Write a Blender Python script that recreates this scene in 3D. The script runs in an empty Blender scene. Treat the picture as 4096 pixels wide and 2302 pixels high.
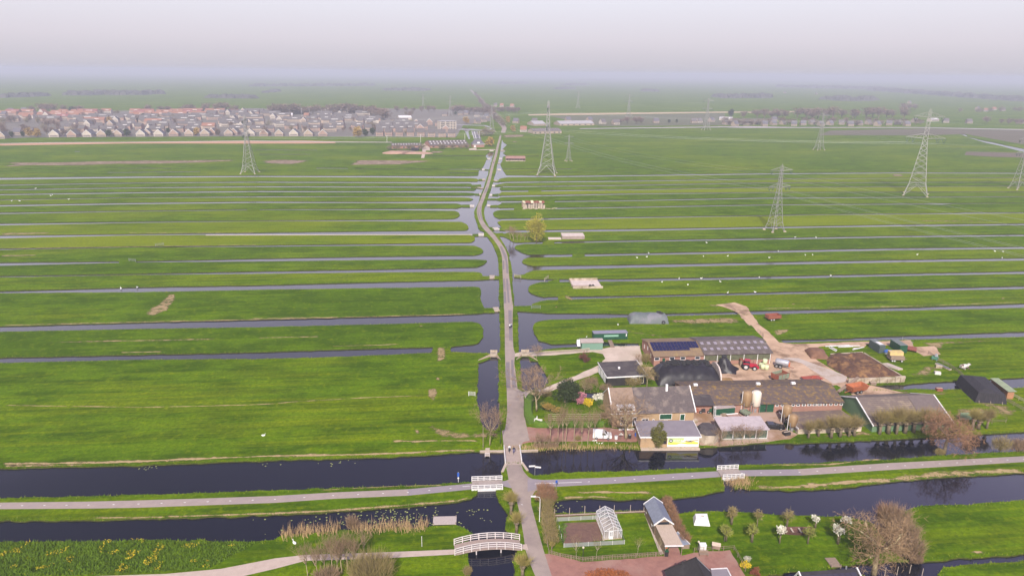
import bpy, math, random
from mathutils import Vector, Matrix, noise
from mathutils.geometry import delaunay_2d_cdt, tessellate_polygon
R = math.radians
SC = bpy.context.scene
COL = SC.collection
rnd = random.Random(7)
FPX, HC, CAMZ, ROLL = 2783.0, 291.0, 80.0, 0.0095
PITCH = math.atan((1151 - HC) / FPX)
_r0 = Vector((1, 0, 0)); _f = Vector((0, math.cos(PITCH), -math.sin(PITCH))); _u0 = Vector((0, math.sin(PITCH), math.cos(PITCH)))
CR = _r0 * math.cos(ROLL) + _u0 * math.sin(ROLL)
CU = _u0 * math.cos(ROLL) - _r0 * math.sin(ROLL)
CPOS = Vector((0, 0, CAMZ))
def G(x, y, z=0.0):
 """photo pixel -> world point on the level z"""
 d = _f * FPX + CR * (x - 2048) - CU * (y - 1151)
 return CPOS + d * ((z - CAMZ) / d.z)
def proj(p):
 v = Vector(p) - CPOS
 k = FPX / v.dot(_f)
 return 2048 + v.dot(CR) * k, 1151 - v.dot(CU) * k
def H(x, y, ty):
 """height of an upright whose foot shows at pixel (x, y) and whose top shows at row ty"""
 b = G(x, y)
 lo, hi = 0.0, 79.0
 for _ in range(40):
  m = (lo + hi) / 2
  if proj(b + Vector((0, 0, m)))[1] > ty:
   lo = m
  else:
   hi = m
 return lo
def T(ox, oy, s):
 return lambda u, v: (ox + u / s, oy + v / s)
t1 = T(0, 640, 1.8096); t2 = T(1000, 640, 1.8096); t3 = T(2000, 640, 1.8096); t4 = T(3040, 640, 1.8097); t6 = T(1800, 540, 3.62)
z1 = T(0, 1500, 1.8055); z2 = T(1000, 1500, 1.8058); z3 = T(2100, 1850, 2.8622); z4 = T(2900, 1700, 2.1538)
f1 = T(2050, 1200, 2.4138); f2 = T(2500, 1300, 2.6325); f3 = T(3200, 1250, 2.413); f4 = T(1800, 900, 2.4133)
v1 = T(0, 380, 2.576); v2 = T(1000, 350, 2.576); v3 = T(1900, 300, 2.3418); v4 = T(2900, 300, 2.1538)
g1 = T(0, 400, 4.954); g2 = T(500, 400, 4.954); g3 = T(1000, 400, 4.954); g4 = T(1480, 400, 4.954); g5 = T(1980, 380, 4.954)
y4 = T(3100, 1340, 4.2933); y5 = T(2350, 1320, 6.581); y2 = T(2080, 1600, 6.295)
D = lambda u, v: (u * 1.59, v * 1.59)
cam = bpy.data.cameras.new('camera'); cam_o = bpy.data.objects.new('camera', cam); COL.objects.link(cam_o)
cam.sensor_width = 36; cam.lens = FPX / 4096 * 36; cam.clip_start = 1; cam.clip_end = 60000
m = Matrix((CR, CU, -_f)).transposed().to_4x4(); m.translation = CPOS
cam_o.matrix_world = m
SC.camera = cam_o
SUN_AZ, SUN_EL = 0.13, 40.0          # the sun stands behind the camera, a little to its left
sd = Vector((-math.sin(SUN_AZ) * math.cos(R(SUN_EL)), -math.cos(SUN_AZ) * math.cos(R(SUN_EL)), math.sin(R(SUN_EL))))
sun = bpy.data.lights.new('sun', 'SUN'); sun.energy = 5.0; sun.angle = R(0.6); sun.color = (1.0, 0.94, 0.85)
sun_o = bpy.data.objects.new('sun', sun); COL.objects.link(sun_o)
sun_o.rotation_euler = sd.to_track_quat('Z', 'Y').to_euler(); sun_o.location = (0, -50, 200)
w = bpy.data.worlds.new('World'); SC.world = w; w.use_nodes = True
nt = w.node_tree; nt.nodes.clear()
def nd(nt, kind, **kw):
 n = nt.nodes.new(kind)
 for k, v in kw.items():
  if k.startswith('i_'):
   n.inputs[int(k[2:]) if k[2:].isdigit() else k[2:].replace('_', ' ')].default_value = v
  else:
   setattr(n, k, v)
 return n
sky = nd(nt, 'ShaderNodeTexSky', sky_type='NISHITA', sun_disc=False)
sky.sun_elevation = R(SUN_EL); sky.sun_rotation = math.pi + SUN_AZ
sky.altitude = 0; sky.air_density = 1.0; sky.dust_density = 5.0; sky.ozone_density = 1.5
bg1 = nd(nt, 'ShaderNodeBackground'); bg1.inputs[1].default_value = 0.085
nt.links.new(sky.outputs[0], bg1.inputs[0])
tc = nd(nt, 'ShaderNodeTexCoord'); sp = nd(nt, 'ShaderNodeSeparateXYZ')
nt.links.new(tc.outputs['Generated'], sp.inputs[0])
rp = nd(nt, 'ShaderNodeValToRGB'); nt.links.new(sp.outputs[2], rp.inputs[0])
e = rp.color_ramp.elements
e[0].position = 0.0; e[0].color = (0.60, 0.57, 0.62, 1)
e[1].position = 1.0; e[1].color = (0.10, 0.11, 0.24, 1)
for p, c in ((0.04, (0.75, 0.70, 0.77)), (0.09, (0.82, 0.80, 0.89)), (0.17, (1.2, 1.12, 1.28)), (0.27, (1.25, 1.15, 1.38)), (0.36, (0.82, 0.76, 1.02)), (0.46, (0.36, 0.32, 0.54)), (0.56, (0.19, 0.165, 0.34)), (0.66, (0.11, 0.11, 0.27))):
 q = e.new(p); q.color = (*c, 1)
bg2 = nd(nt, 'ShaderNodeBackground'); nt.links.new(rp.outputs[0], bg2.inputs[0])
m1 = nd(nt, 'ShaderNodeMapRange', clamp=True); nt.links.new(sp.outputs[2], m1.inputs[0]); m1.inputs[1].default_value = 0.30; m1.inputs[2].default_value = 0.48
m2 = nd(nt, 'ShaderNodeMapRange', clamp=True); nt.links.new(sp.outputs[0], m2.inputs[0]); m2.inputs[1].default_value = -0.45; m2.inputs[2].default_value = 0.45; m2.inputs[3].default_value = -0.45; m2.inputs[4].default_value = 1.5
m3 = nd(nt, 'ShaderNodeMath', operation='MULTIPLY_ADD'); nt.links.new(m1.outputs[0], m3.inputs[0]); nt.links.new(m2.outputs[0], m3.inputs[1]); m3.inputs[2].default_value = 1.0  # added gain: unseen upper sky brightens to the right for lighter canal reflections
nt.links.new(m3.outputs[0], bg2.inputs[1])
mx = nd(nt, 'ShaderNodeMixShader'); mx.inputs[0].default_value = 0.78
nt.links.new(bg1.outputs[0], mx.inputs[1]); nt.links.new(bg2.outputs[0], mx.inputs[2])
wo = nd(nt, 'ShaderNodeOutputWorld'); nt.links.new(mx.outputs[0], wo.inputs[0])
SC.view_settings.view_transform = 'Standard'; SC.view_settings.look = 'None'
SC.view_settings.exposure = 0.30; SC.view_settings.gamma = 1.0
SC.render.engine = 'CYCLES'
cy = SC.cycles
cy.max_bounces = 5; cy.diffuse_bounces = 2; cy.glossy_bounces = 2; cy.transmission_bounces = 3; cy.transparent_max_bounces = 8; cy.volume_bounces = 0
cy.caustics_reflective = False; cy.caustics_refractive = False; cy.use_denoising = True
cy.use_adaptive_sampling = True; cy.adaptive_threshold = 0.015
def mat(name, c1, c2=None, scale=2.0, rough=0.85, bump=0.0, contrast=0.5, metal=0.0, spec=0.3, stretch=None, c3=None, scale3=0.15, alpha=None, detail=5.0, trans=0.0):
 """a surface whose colour wanders between c1 and c2 (noise of that scale, in metres^-1), with large patches of c3"""
 m = bpy.data.materials.new(name); m.use_nodes = True
 nt = m.node_tree; b = nt.nodes['Principled BSDF']
 b.inputs['Roughness'].default_value = rough; b.inputs['Metallic'].default_value = metal
 b.inputs['Specular IOR Level'].default_value = spec
 b.inputs['Base Color'].default_value = (*c1, 1)
 if c2 is None:
  c2 = tuple(min(1, x * 0.75) for x in c1)
 tc = nd(nt, 'ShaderNodeTexCoord'); mp = nd(nt, 'ShaderNodeMapping')
 nt.links.new(tc.outputs['Object'], mp.inputs[0])
 if stretch:
  mp.inputs['Scale'].default_value = stretch
 nz = nd(nt, 'ShaderNodeTexNoise'); nz.inputs['Scale'].default_value = scale; nz.inputs['Detail'].default_value = detail
 nz.inputs['Roughness'].default_value = 0.65
 nt.links.new(mp.outputs[0], nz.inputs['Vector'])
 mr = nd(nt, 'ShaderNodeMapRange', clamp=True); nt.links.new(nz.outputs[0], mr.inputs[0])
 mr.inputs[1].default_value = 0.5 - 0.5 * contrast * 0.6; mr.inputs[2].default_value = 0.5 + 0.5 * contrast * 0.6
 mc = nd(nt, 'ShaderNodeMix', data_type='RGBA'); nt.links.new(mr.outputs[0], mc.inputs[0])
 mc.inputs[6].default_value = (*c1, 1); mc.inputs[7].default_value = (*c2, 1)
 out = mc.outputs[2]
 if c3 is not None:
  n3 = nd(nt, 'ShaderNodeTexNoise'); n3.inputs['Scale'].default_value = scale3; n3.inputs['Detail'].default_value = 6; n3.inputs['Roughness'].default_value = 0.7
  nt.links.new(tc.outputs['Object'], n3.inputs['Vector'])
  m3 = nd(nt, 'ShaderNodeMapRange', clamp=True); nt.links.new(n3.outputs[0], m3.inputs[0]); m3.inputs[1].default_value = 0.5; m3.inputs[2].default_value = 0.62
  mc3 = nd(nt, 'ShaderNodeMix', data_type='RGBA'); nt.links.new(m3.outputs[0], mc3.inputs[0])
  nt.links.new(out, mc3.inputs[6]); mc3.inputs[7].default_value = (*c3, 1); out = mc3.outputs[2]
 nt.links.new(out, b.inputs['Base Color'])
 if bump:
  bp = nd(nt, 'ShaderNodeBump'); bp.inputs['Strength'].default_value = bump; bp.inputs['Distance'].default_value = 0.1
  nt.links.new(nz.outputs[0], bp.inputs['Height']); nt.links.new(bp.outputs[0], b.inputs['Normal'])
 if alpha is not None:
  b.inputs['Alpha'].default_value = alpha
 if trans:
  b.inputs['Transmission Weight'].default_value = trans
 return m
def grass_mat(name, dark, mid, light, straw=(0.30, 0.22, 0.10), straw_amt=0.5, lines=0.5):
 m = bpy.data.materials.new(name); m.use_nodes = True
 nt = m.node_tree; b = nt.nodes['Principled BSDF']; b.inputs['Roughness'].default_value = 1.0; b.inputs['Specular IOR Level'].default_value = 0.0
 geo = nd(nt, 'ShaderNodeNewGeometry')
 mp = nd(nt, 'ShaderNodeMapping'); mp.inputs['Rotation'].default_value = (0, 0, R(-6)); nt.links.new(geo.outputs['Position'], mp.inputs[0])
 def noi(scale, st=None, det=4.0, ro=0.6):
  n = nd(nt, 'ShaderNodeTexNoise'); n.inputs['Scale'].default_value = scale; n.inputs['Detail'].default_value = det; n.inputs['Roughness'].default_value = ro
  if st:
   q = nd(nt, 'ShaderNodeMapping'); q.inputs['Scale'].default_value = st; nt.links.new(mp.outputs[0], q.inputs[0]); nt.links.new(q.outputs[0], n.inputs['Vector'])
  else:
   nt.links.new(mp.outputs[0], n.inputs['Vector'])
  return n.outputs[0]
 def rng(v, a, b_, lo=0.0, hi=1.0):
  r = nd(nt, 'ShaderNodeMapRange', clamp=True); nt.links.new(v, r.inputs[0])
  for i, x in enumerate((a, b_, lo, hi)):
   r.inputs[i + 1].default_value = x
  return r.outputs[0]
 def mix(f, a, c):
  k = nd(nt, 'ShaderNodeMix', data_type='RGBA')
  nt.links.new(f, k.inputs[0])
  for i, x in ((6, a), (7, c)):
   if isinstance(x, tuple):
    k.inputs[i].default_value = (*x, 1)
   else:
    nt.links.new(x, k.inputs[i])
  return k.outputs[2]
 def ma(op, a, c):
  k = nd(nt, 'ShaderNodeMath', operation=op)
  for i, x in enumerate((a, c)):
   if isinstance(x, (int, float)):
    k.inputs[i].default_value = x
   else:
    nt.links.new(x, k.inputs[i])
  return k.outputs[0]
 tone = nd(nt, 'ShaderNodeAttribute', attribute_name='tone').outputs['Fac']
 fine = noi(1.1, None, 6, 0.8)
 mid_n = noi(0.12, (0.55, 1.3, 1), 5, 0.7)
 big = noi(0.018, (0.5, 1.3, 1), 4)
 streak = noi(1.0, (0.018, 0.55, 1), 4, 0.65)
 tuft = noi(0.45, None, 3, 0.7)
 c = mix(rng(mid_n, 0.41, 0.59), tuple(x * 0.82 for x in dark), mid)
 v = ma('ADD', ma('MULTIPLY', big, 0.5), ma('ADD', ma('MULTIPLY', streak, 0.5), ma('MULTIPLY', tone, 0.24)))
 c = mix(ma('MULTIPLY', rng(v, 0.47, 0.66), 0.9), c, light)
 c = mix(ma('MULTIPLY', rng(v, 0.30, 0.47, 0.75, 0.0), 1.0), c, tuple(x * 0.8 for x in dark))
 c = mix(ma('MULTIPLY', rng(fine, 0.36, 0.60, 0.65, 0.0), 1.0), c, tuple(x * 0.5 for x in dark))
 c = mix(ma('MULTIPLY', rng(tuft, 0.55, 0.70), 0.4), c, light)
 wv = nd(nt, 'ShaderNodeTexWave', bands_direction='Y'); wv.inputs['Scale'].default_value = 0.085; wv.inputs['Distortion'].default_value = 1.2; wv.inputs['Detail Scale'].default_value = 0.3; nt.links.new(mp.outputs[0], wv.inputs['Vector'])
 c = mix(ma('MULTIPLY', rng(wv.outputs['Fac'], 0.78, 1.0), rng(noi(0.03, (0.6, 1, 1)), 0.46, 0.62, 0.0, 0.45)), c, tuple(x * 0.62 for x in dark))
 st2 = noi(1.0, (0.03, 0.9, 1), 5, 0.7)
 c = mix(ma('MULTIPLY', ma('MULTIPLY', rng(st2, 0.63, 0.74), rng(fine, 0.42, 0.62)), straw_amt), c, straw)
 nt.links.new(c, b.inputs['Base Color'])
 bp = nd(nt, 'ShaderNodeBump'); bp.inputs['Strength'].default_value = 0.7; bp.inputs['Distance'].default_value = 0.25
 nt.links.new(fine, bp.inputs['Height']); nt.links.new(bp.outputs[0], b.inputs['Normal'])
 return m
def patch_mat(name, c1, c2, scale=0.8, lo=0.35, hi=0.75, rough=0.95, stretch=(1, 1, 1), soft=0.12, c3=None, k=0.10):
 """ground cover that frays out at its rim: attribute cover is 1 inside and 0 at the rim"""
 m = mat(name, c1, c2, scale=scale * 1.7, rough=rough, contrast=0.9, spec=0.1, bump=0.3, c3=c3)
 nt = m.node_tree; b = nt.nodes['Principled BSDF']
 geo = nd(nt, 'ShaderNodeNewGeometry'); mp = nd(nt, 'ShaderNodeMapping'); mp.inputs['Rotation'].default_value = (0, 0, R(-6)); mp.inputs['Scale'].default_value = stretch
 nt.links.new(geo.outputs['Position'], mp.inputs[0])
 n = nd(nt, 'ShaderNodeTexNoise'); n.inputs['Scale'].default_value = scale; n.inputs['Detail'].default_value = 6; n.inputs['Roughness'].default_value = 0.7
 nt.links.new(mp.outputs[0], n.inputs['Vector'])
 at = nd(nt, 'ShaderNodeAttribute', attribute_name='cover')
 s = nd(nt, 'ShaderNodeMath', operation='MULTIPLY_ADD'); nt.links.new(at.outputs['Fac'], s.inputs[0]); s.inputs[1].default_value = hi - lo + k; nt.links.new(n.outputs[0], s.inputs[2])
 r = nd(nt, 'ShaderNodeMapRange', clamp=True); nt.links.new(s.outputs[0], r.inputs[0]); r.inputs[1].default_value = hi; r.inputs[2].default_value = hi + soft
 nt.links.new(r.outputs[0], b.inputs['Alpha'])
 return m
def water_mat():
 m = bpy.data.materials.new('canal_water'); m.use_nodes = True
 nt = m.node_tree; b = nt.nodes['Principled BSDF']
 b.inputs['Base Color'].default_value = (0.006, 0.007, 0.013, 1); b.inputs['Roughness'].default_value = 0.025; b.inputs['IOR'].default_value = 1.55
 b.inputs['Specular IOR Level'].default_value = 0.5
 geo = nd(nt, 'ShaderNodeNewGeometry'); n = nd(nt, 'ShaderNodeTexNoise'); n.inputs['Scale'].default_value = 2.2; n.inputs['Detail'].default_value = 4
 nt.links.new(geo.outputs['Position'], n.inputs['Vector'])
 bp = nd(nt, 'ShaderNodeBump'); bp.inputs['Strength'].default_value = 0.10; bp.inputs['Distance'].default_value = 0.05
 nt.links.new(n.outputs[0], bp.inputs['Height']); nt.links.new(bp.outputs[0], b.inputs['Normal'])
 return m
MT = {}
def mm(name, *a, **k):
 if name not in MT:
  MT[name] = mat(name, *a, **k)
 return MT[name]
class MB:
 def __init__(s):
  s.v = []; s.f = []; s.m = []; s.mi = 0
 def add(s, vs, fs):
  o = len(s.v); s.v.extend(Vector(x) for x in vs)
  for f in fs:
   s.f.append([o + i for i in f]); s.m.append(s.mi)
  return s
 def box(s, c, d, rz=0.0, top=1.0):
  """box with its base centre at c, size d; top scales the upper face"""
  x, y, z = d[0] / 2, d[1] / 2, d[2]
  vs = [(-x, -y, 0), (x, -y, 0), (x, y, 0), (-x, y, 0), (-x * top, -y * top, z), (x * top, -y * top, z), (x * top, y * top, z), (-x * top, y * top, z)]
  cs, sn = math.cos(rz), math.sin(rz)
  return s.add([(c[0] + a * cs - b * sn, c[1] + a * sn + b * cs, c[2] + h) for a, b, h in vs],
      [(3, 2, 1, 0), (4, 5, 6, 7), (0, 1, 5, 4), (1, 2, 6, 5), (2, 3, 7, 6), (3, 0, 4, 7)])
 def bx(s, x0, x1, y0, y1, z0, z1):
  return s.box(((x0 + x1) / 2, (y0 + y1) / 2, z0), (x1 - x0, y1 - y0, z1 - z0))
 def tube(s, p, q, r0, r1=None, n=6, cap=True):
  p, q = Vector(p), Vector(q); r1 = r0 if r1 is None else r1
  d = (q - p)
  if d.length < 1e-6:
   return s
  d.normalize(); a = d.orthogonal().normalized(); b = d.cross(a)
  vs = []
  for c, r in ((p, r0), (q, r1)):
   for i in range(n):
    t = 2 * math.pi * i / n
    vs.append(c + (a * math.cos(t) + b * math.sin(t)) * r)
  fs = [(i, (i + 1) % n, n + (i + 1) % n, n + i) for i in range(n)]
  if cap:
   fs += [tuple(range(n - 1, -1, -1)), tuple(range(n, 2 * n))]
  return s.add(vs, fs)
 def chain(s, pts, rad, n=6):
  """one smooth tube through pts"""
  pts = [Vector(p) for p in pts]; o = len(s.v); fs = []
  up = None
  for i, p in enumerate(pts):
   d = (pts[min(i + 1, len(pts) - 1)] - pts[max(i - 1, 0)]).normalized()
   a = d.orthogonal().normalized() if up is None else (up - d * up.dot(d)).normalized()
   up = a; b = d.cross(a); r = rad[i] if isinstance(rad, (list, tuple)) else rad
   for k in range(n):
    t = 2 * math.pi * k / n
    s.v.append(p + (a * math.cos(t) + b * math.sin(t)) * r)
   if i:
    for k in range(n):
     fs.append([o + (i - 1) * n + k, o + (i - 1) * n + (k + 1) % n, o + i * n + (k + 1) % n, o + i * n + k])
  fs.append([o + k for k in range(n - 1, -1, -1)]); fs.append([o + (len(pts) - 1) * n + k for k in range(n)])
  s.f.extend(fs); s.m.extend([s.mi] * len(fs))
  return s
 def lathe(s, prof, c=(0, 0, 0), n=16):
  """prof: (radius, z) from bottom to top, closed at both ends"""
  o = len(s.v)
  for r, z in prof:
   for k in range(n):
    t = 2 * math.pi * k / n
    s.v.append(Vector((c[0] + r * math.cos(t), c[1] + r * math.sin(t), c[2] + z)))
  for i in range(len(prof) - 1):
   for k in range(n):
    s.f.append([o + i * n + k, o + i * n + (k + 1) % n, o + (i + 1) * n + (k + 1) % n, o + (i + 1) * n + k]); s.m.append(s.mi)
  s.f.append([o + k for k in range(n - 1, -1, -1)]); s.m.append(s.mi)
  s.f.append([o + (len(prof) - 1) * n + k for k in range(n)]); s.m.append(s.mi)
  return s
 def prism(s, poly, y0, y1):
  """poly in (x, z), swept along y"""
  n = len(poly)
  vs = [(x, y0, z) for x, z in poly] + [(x, y1, z) for x, z in poly]
  return s.add(vs, [tuple(range(n)), tuple(range(2 * n - 1, n - 1, -1))] + [((i + 1) % n, i, n + i, n + (i + 1) % n) for i in range(n)])
 def prismx(s, poly, x0, x1):
  """poly in (y, z), swept along x"""
  n = len(poly)
  vs = [(x0, y, z) for y, z in poly] + [(x1, y, z) for y, z in poly]
  return s.add(vs, [tuple(range(n - 1, -1, -1)), tuple(range(n, 2 * n))] + [(i, (i + 1) % n, n + (i + 1) % n, n + i) for i in range(n)])
 def slab(s, poly, z0, z1):
  """plan polygon (x, y) between two levels"""
  n = len(poly)
  vs = [(p[0], p[1], z0) for p in poly] + [(p[0], p[1], z1) for p in poly]
  tri = tessellate_polygon([[Vector((p[0], p[1], 0)) for p in poly]])
  return s.add(vs, [tuple(t[::-1]) for t in tri] + [tuple(n + i for i in t) for t in tri] + [(i, (i + 1) % n, n + (i + 1) % n, n + i) for i in range(n)])
 def sheet(s, poly, z):
  vs = [(p[0], p[1], z) for p in poly]
  return s.add(vs, [tuple(t) for t in tessellate_polygon([[Vector((p[0], p[1], 0)) for p in poly]])])
 def quad(s, a, b, c, d):
  return s.add([a, b, c, d], [(0, 1, 2, 3)])
 def blob(s, c, r, seed=0, n=10, k=7, rough=0.18):
  """lumpy closed ball with radii r"""
  o = len(s.v); rows = []
  for i in range(k + 1):
   th = math.pi * i / k
   if i in (0, k):
    p = Vector((0, 0, -math.cos(th))); rows.append([len(s.v)])
    q = 1 + rough * noise.noise(p * 1.7 + Vector((seed * 3.1, 0, 0)))
    s.v.append(Vector((c[0], c[1], c[2] + p.z * r[2] * q)))
    continue
   row = []
   for j in range(n):
    ph = 2 * math.pi * j / n
    p = Vector((math.sin(th) * math.cos(ph), math.sin(th) * math.sin(ph), -math.cos(th)))
    q = 1 + rough * 2 * noise.noise(p * 1.7 + Vector((seed * 3.1, 0, 0)))
    row.append(len(s.v)); s.v.append(Vector((c[0] + p.x * r[0] * q, c[1] + p.y * r[1] * q, c[2] + p.z * r[2] * q)))
   rows.append(row)
  for i in range(k):
   a, b = rows[i], rows[i + 1]
   for j in range(n):
    if len(a) == 1:
     s.f.append([a[0], b[(j + 1) % n], b[j]])
    elif len(b) == 1:
     s.f.append([a[j], a[(j + 1) % n], b[0]])
    else:
     s.f.append([a[j], a[(j + 1) % n], b[(j + 1) % n], b[j]])
    s.m.append(s.mi)
  return s
 def leaf(s, c, d, wd):
  """thin pointed sliver at c along d"""
  c, d = Vector(c), Vector(d)
  a = Vector((rnd.gauss(0, 1), rnd.gauss(0, 1), rnd.gauss(0, 1))).cross(d)
  if a.length < 1e-5:
   return s
  a = a.normalized() * wd / 2
  o = len(s.v); s.v.extend((c - a, c + a, c + d)); s.f.append([o, o + 1, o + 2]); s.m.append(s.mi)
  return s
 def mesh(s, name, mats, smooth=False):
  me = bpy.data.meshes.new(name)
  me.from_pydata([tuple(v) for v in s.v], [], s.f)
  for m in (mats if isinstance(mats, (list, tuple)) else [mats]):
   me.materials.append(m)
  if s.mi or any(s.m):
   me.polygons.foreach_set('material_index', s.m)
  if smooth:
   me.polygons.foreach_set('use_smooth', [True] * len(s.f))
  me.update()
  return me
 def build(s, name, mats, parent=None, smooth=False):
  o = bpy.data.objects.new(name, s.mesh(name, mats, smooth)); COL.objects.link(o)
  if parent is not None:
   o.parent = parent
  return o
def tag(o, label=None, cat=None, group=None, kind=None):
 for k, v in (('label', label), ('category', cat), ('group', group), ('kind', kind)):
  if v:
   o[k] = v
 return o
def thing(name, label, cat, loc=(0, 0, 0), rz=0.0, group=None):
 o = bpy.data.objects.new(name, None); COL.objects.link(o)
 o.location = loc; o.rotation_euler = (0, 0, rz); o.empty_display_size = 0.2
 return tag(o, label, cat, group)
KIDS = {}
def kids(o):
 return [c for c in bpy.data.objects if c.parent == o]
def dup(root, loc, rz=0.0, label=None, group=None, scale=None):
 if root.name not in KIDS:
  KIDS[root.name] = [(c, kids(c)) for c in kids(root)]
 r = root.copy(); COL.objects.link(r); r.location = loc; r.rotation_euler = (0, 0, rz)
 if scale is not None:
  r.scale = (scale,) * 3 if not hasattr(scale, '__len__') else scale
 if label:
  r['label'] = label
 if group:
  r['group'] = group
 for c, gs in KIDS[root.name]:
  k = c.copy(); COL.objects.link(k); k.parent = r
  for g in gs:
   h = g.copy(); COL.objects.link(h); h.parent = k
 return r
def frame(a, b):
 """two photo pixels at a thing's front foot -> origin, turn, length"""
 A, B = G(*a), G(*b)
 d = B - A
 return A, math.atan2(d.y, d.x), d.length
def sample(poly, step, closed=True):
 out = []
 n = len(poly)
 for i in range(n if closed else n - 1):
  a, b = Vector(poly[i]).to_2d(), Vector(poly[(i + 1) % n]).to_2d()
  st = step((a + b) / 2) if callable(step) else step
  k = max(1, int((b - a).length / st))
  for j in range(k):
   out.append(a.lerp(b, j / k))
 if not closed:
  out.append(Vector(poly[-1]).to_2d())
 return out
def smooth_line(pts, k=4):
 """Catmull-Rom through pts (open)"""
 out = []
 P = [Vector(p).to_2d() for p in pts]; P = [P[0] * 2 - P[1]] + P + [P[-1] * 2 - P[-2]]
 for i in range(1, len(P) - 2):
  for j in range(k):
   t = j / k; a, b, c, d = P[i - 1], P[i], P[i + 1], P[i + 2]
   out.append(0.5 * ((2 * b) + (c - a) * t + (2 * a - 5 * b + 4 * c - d) * t * t + (3 * b - a - 3 * c + d) * t ** 3))
 out.append(P[-2])
 return out
DIR = Vector((math.cos(R(6)), math.sin(R(6))))       # the ditches all run this way
def P2(p):
 q = G(*p); return Vector((q.x, q.y))
def ext(p, k):
 return p + DIR * k
def band(*rows):
 return [(P2(t(u, a - 2.2 - a / 900)), P2(t(u, b + 0.7))) for t, u, a, b in rows]
LB = [
 band((t1, 0, 128, 142), (t1, 1000, 118, 128), (t1, 1880, 114, 122), (t2, 900, 115, 125), (t2, 1600, 117, 130)),
 band((t1, 0, 179, 184), (t1, 1000, 163, 167), (t1, 1880, 156, 162), (t2, 900, 159, 165), (t2, 1600, 158, 169)),
 band((t1, 0, 213, 218), (t1, 1000, 197, 202), (t1, 1880, 189, 196), (t2, 900, 191, 197), (t2, 1560, 193, 200)),
 band((t1, 0, 246, 253), (t1, 1000, 232, 239), (t1, 1880, 223, 231), (t2, 900, 226, 232), (t2, 1560, 223, 235)),
 band((t1, 0, 287, 291), (t1, 1000, 269, 272), (t1, 1880, 262, 269), (t2, 900, 263, 266), (t2, 1540, 259, 270)),
 band((t1, 0, 325, 335), (t1, 1000, 309, 318), (t1, 1880, 300, 309), (t2, 900, 303, 310), (t2, 1460, 299, 313)),
 band((t1, 0, 381, 389), (t1, 1000, 367, 371), (t1, 1880, 357, 361), (t2, 900, 354, 360), (t2, 1430, 352, 366)),
 band((t1, 0, 460, 472), (t1, 1000, 447, 453), (t1, 1880, 438, 442), (t2, 900, 433, 441), (t2, 1430, 428, 445)),
 band((t1, 0, 546, 566), (t1, 1000, 536, 543), (t1, 1880, 527, 539), (t2, 900, 516, 536), (t2, 1480, 511, 536)),
 band((t1, 0, 641, 649), (t1, 1000, 626, 630), (t1, 1880, 618, 626), (t2, 900, 608, 618), (t2, 1560, 599, 617)),
 band((t1, 0, 742, 764), (t1, 1000, 733, 739), (t1, 1880, 714, 732), (t2, 900, 699, 722), (t2, 1560, 691, 718)),
 band((t1, 0, 840, 848), (t1, 1000, 824, 830), (t1, 1880, 806, 822), (t2, 900, 792, 812), (t2, 1560, 779, 807)),
 band((t1, 0, 950, 962), (t1, 1000, 922, 955), (t1, 1880, 907, 937), (t2, 900, 886, 925), (t2, 1540, 872, 917)),
 band((t1, 0, 1205, 1240), (t1, 1000, 1177, 1220), (t1, 1880, 1155, 1207), (t2, 900, 1135, 1187), (t2, 1560, 1118, 1169)),
 band((t1, 0, 1432, 1466), (t1, 1000, 1410, 1442), (t1, 1880, 1392, 1436), (t2, 600, 1374, 1424), (t2, 1315, 1355, 1392)),
]
LT = [  # the round heads of the strips, between band i and i + 1 (tile 2)
 [(1640, 134), (1656, 146), (1640, 156)], [(1600, 172), (1612, 182), (1600, 191)], [(1620, 203), (1638, 211), (1618, 221)],
 [(1610, 238), (1640, 247), (1600, 256)], [(1590, 273), (1615, 284), (1590, 295)], [(1500, 314), (1545, 332), (1500, 350)],
 [(1480, 367), (1508, 378), (1517, 397), (1500, 415), (1470, 424)], [(1530, 447), (1562, 462), (1582, 485), (1572, 503), (1540, 508)],
 [(1590, 541), (1622, 556), (1625, 580), (1600, 595)], [(1620, 619), (1660, 632), (1686, 652), (1686, 668), (1650, 684), (1610, 689)],
 [(1640, 719), (1700, 723), (1714, 733), (1690, 755), (1640, 773)], [(1620, 809), (1668, 815), (1684, 840), (1680, 864), (1620, 869)],
 [(1610, 916), (1655, 920), (1670, 945), (1668, 1010), (1694, 1062), (1694, 1100), (1640, 1112)],
 [(1610, 1169), (1660, 1182), (1684, 1212), (1687, 1255), (1670, 1300), (1640, 1325), (1560, 1338), (1455, 1349), (1440, 1352), (1380, 1354), (1325, 1355)],
]
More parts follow.
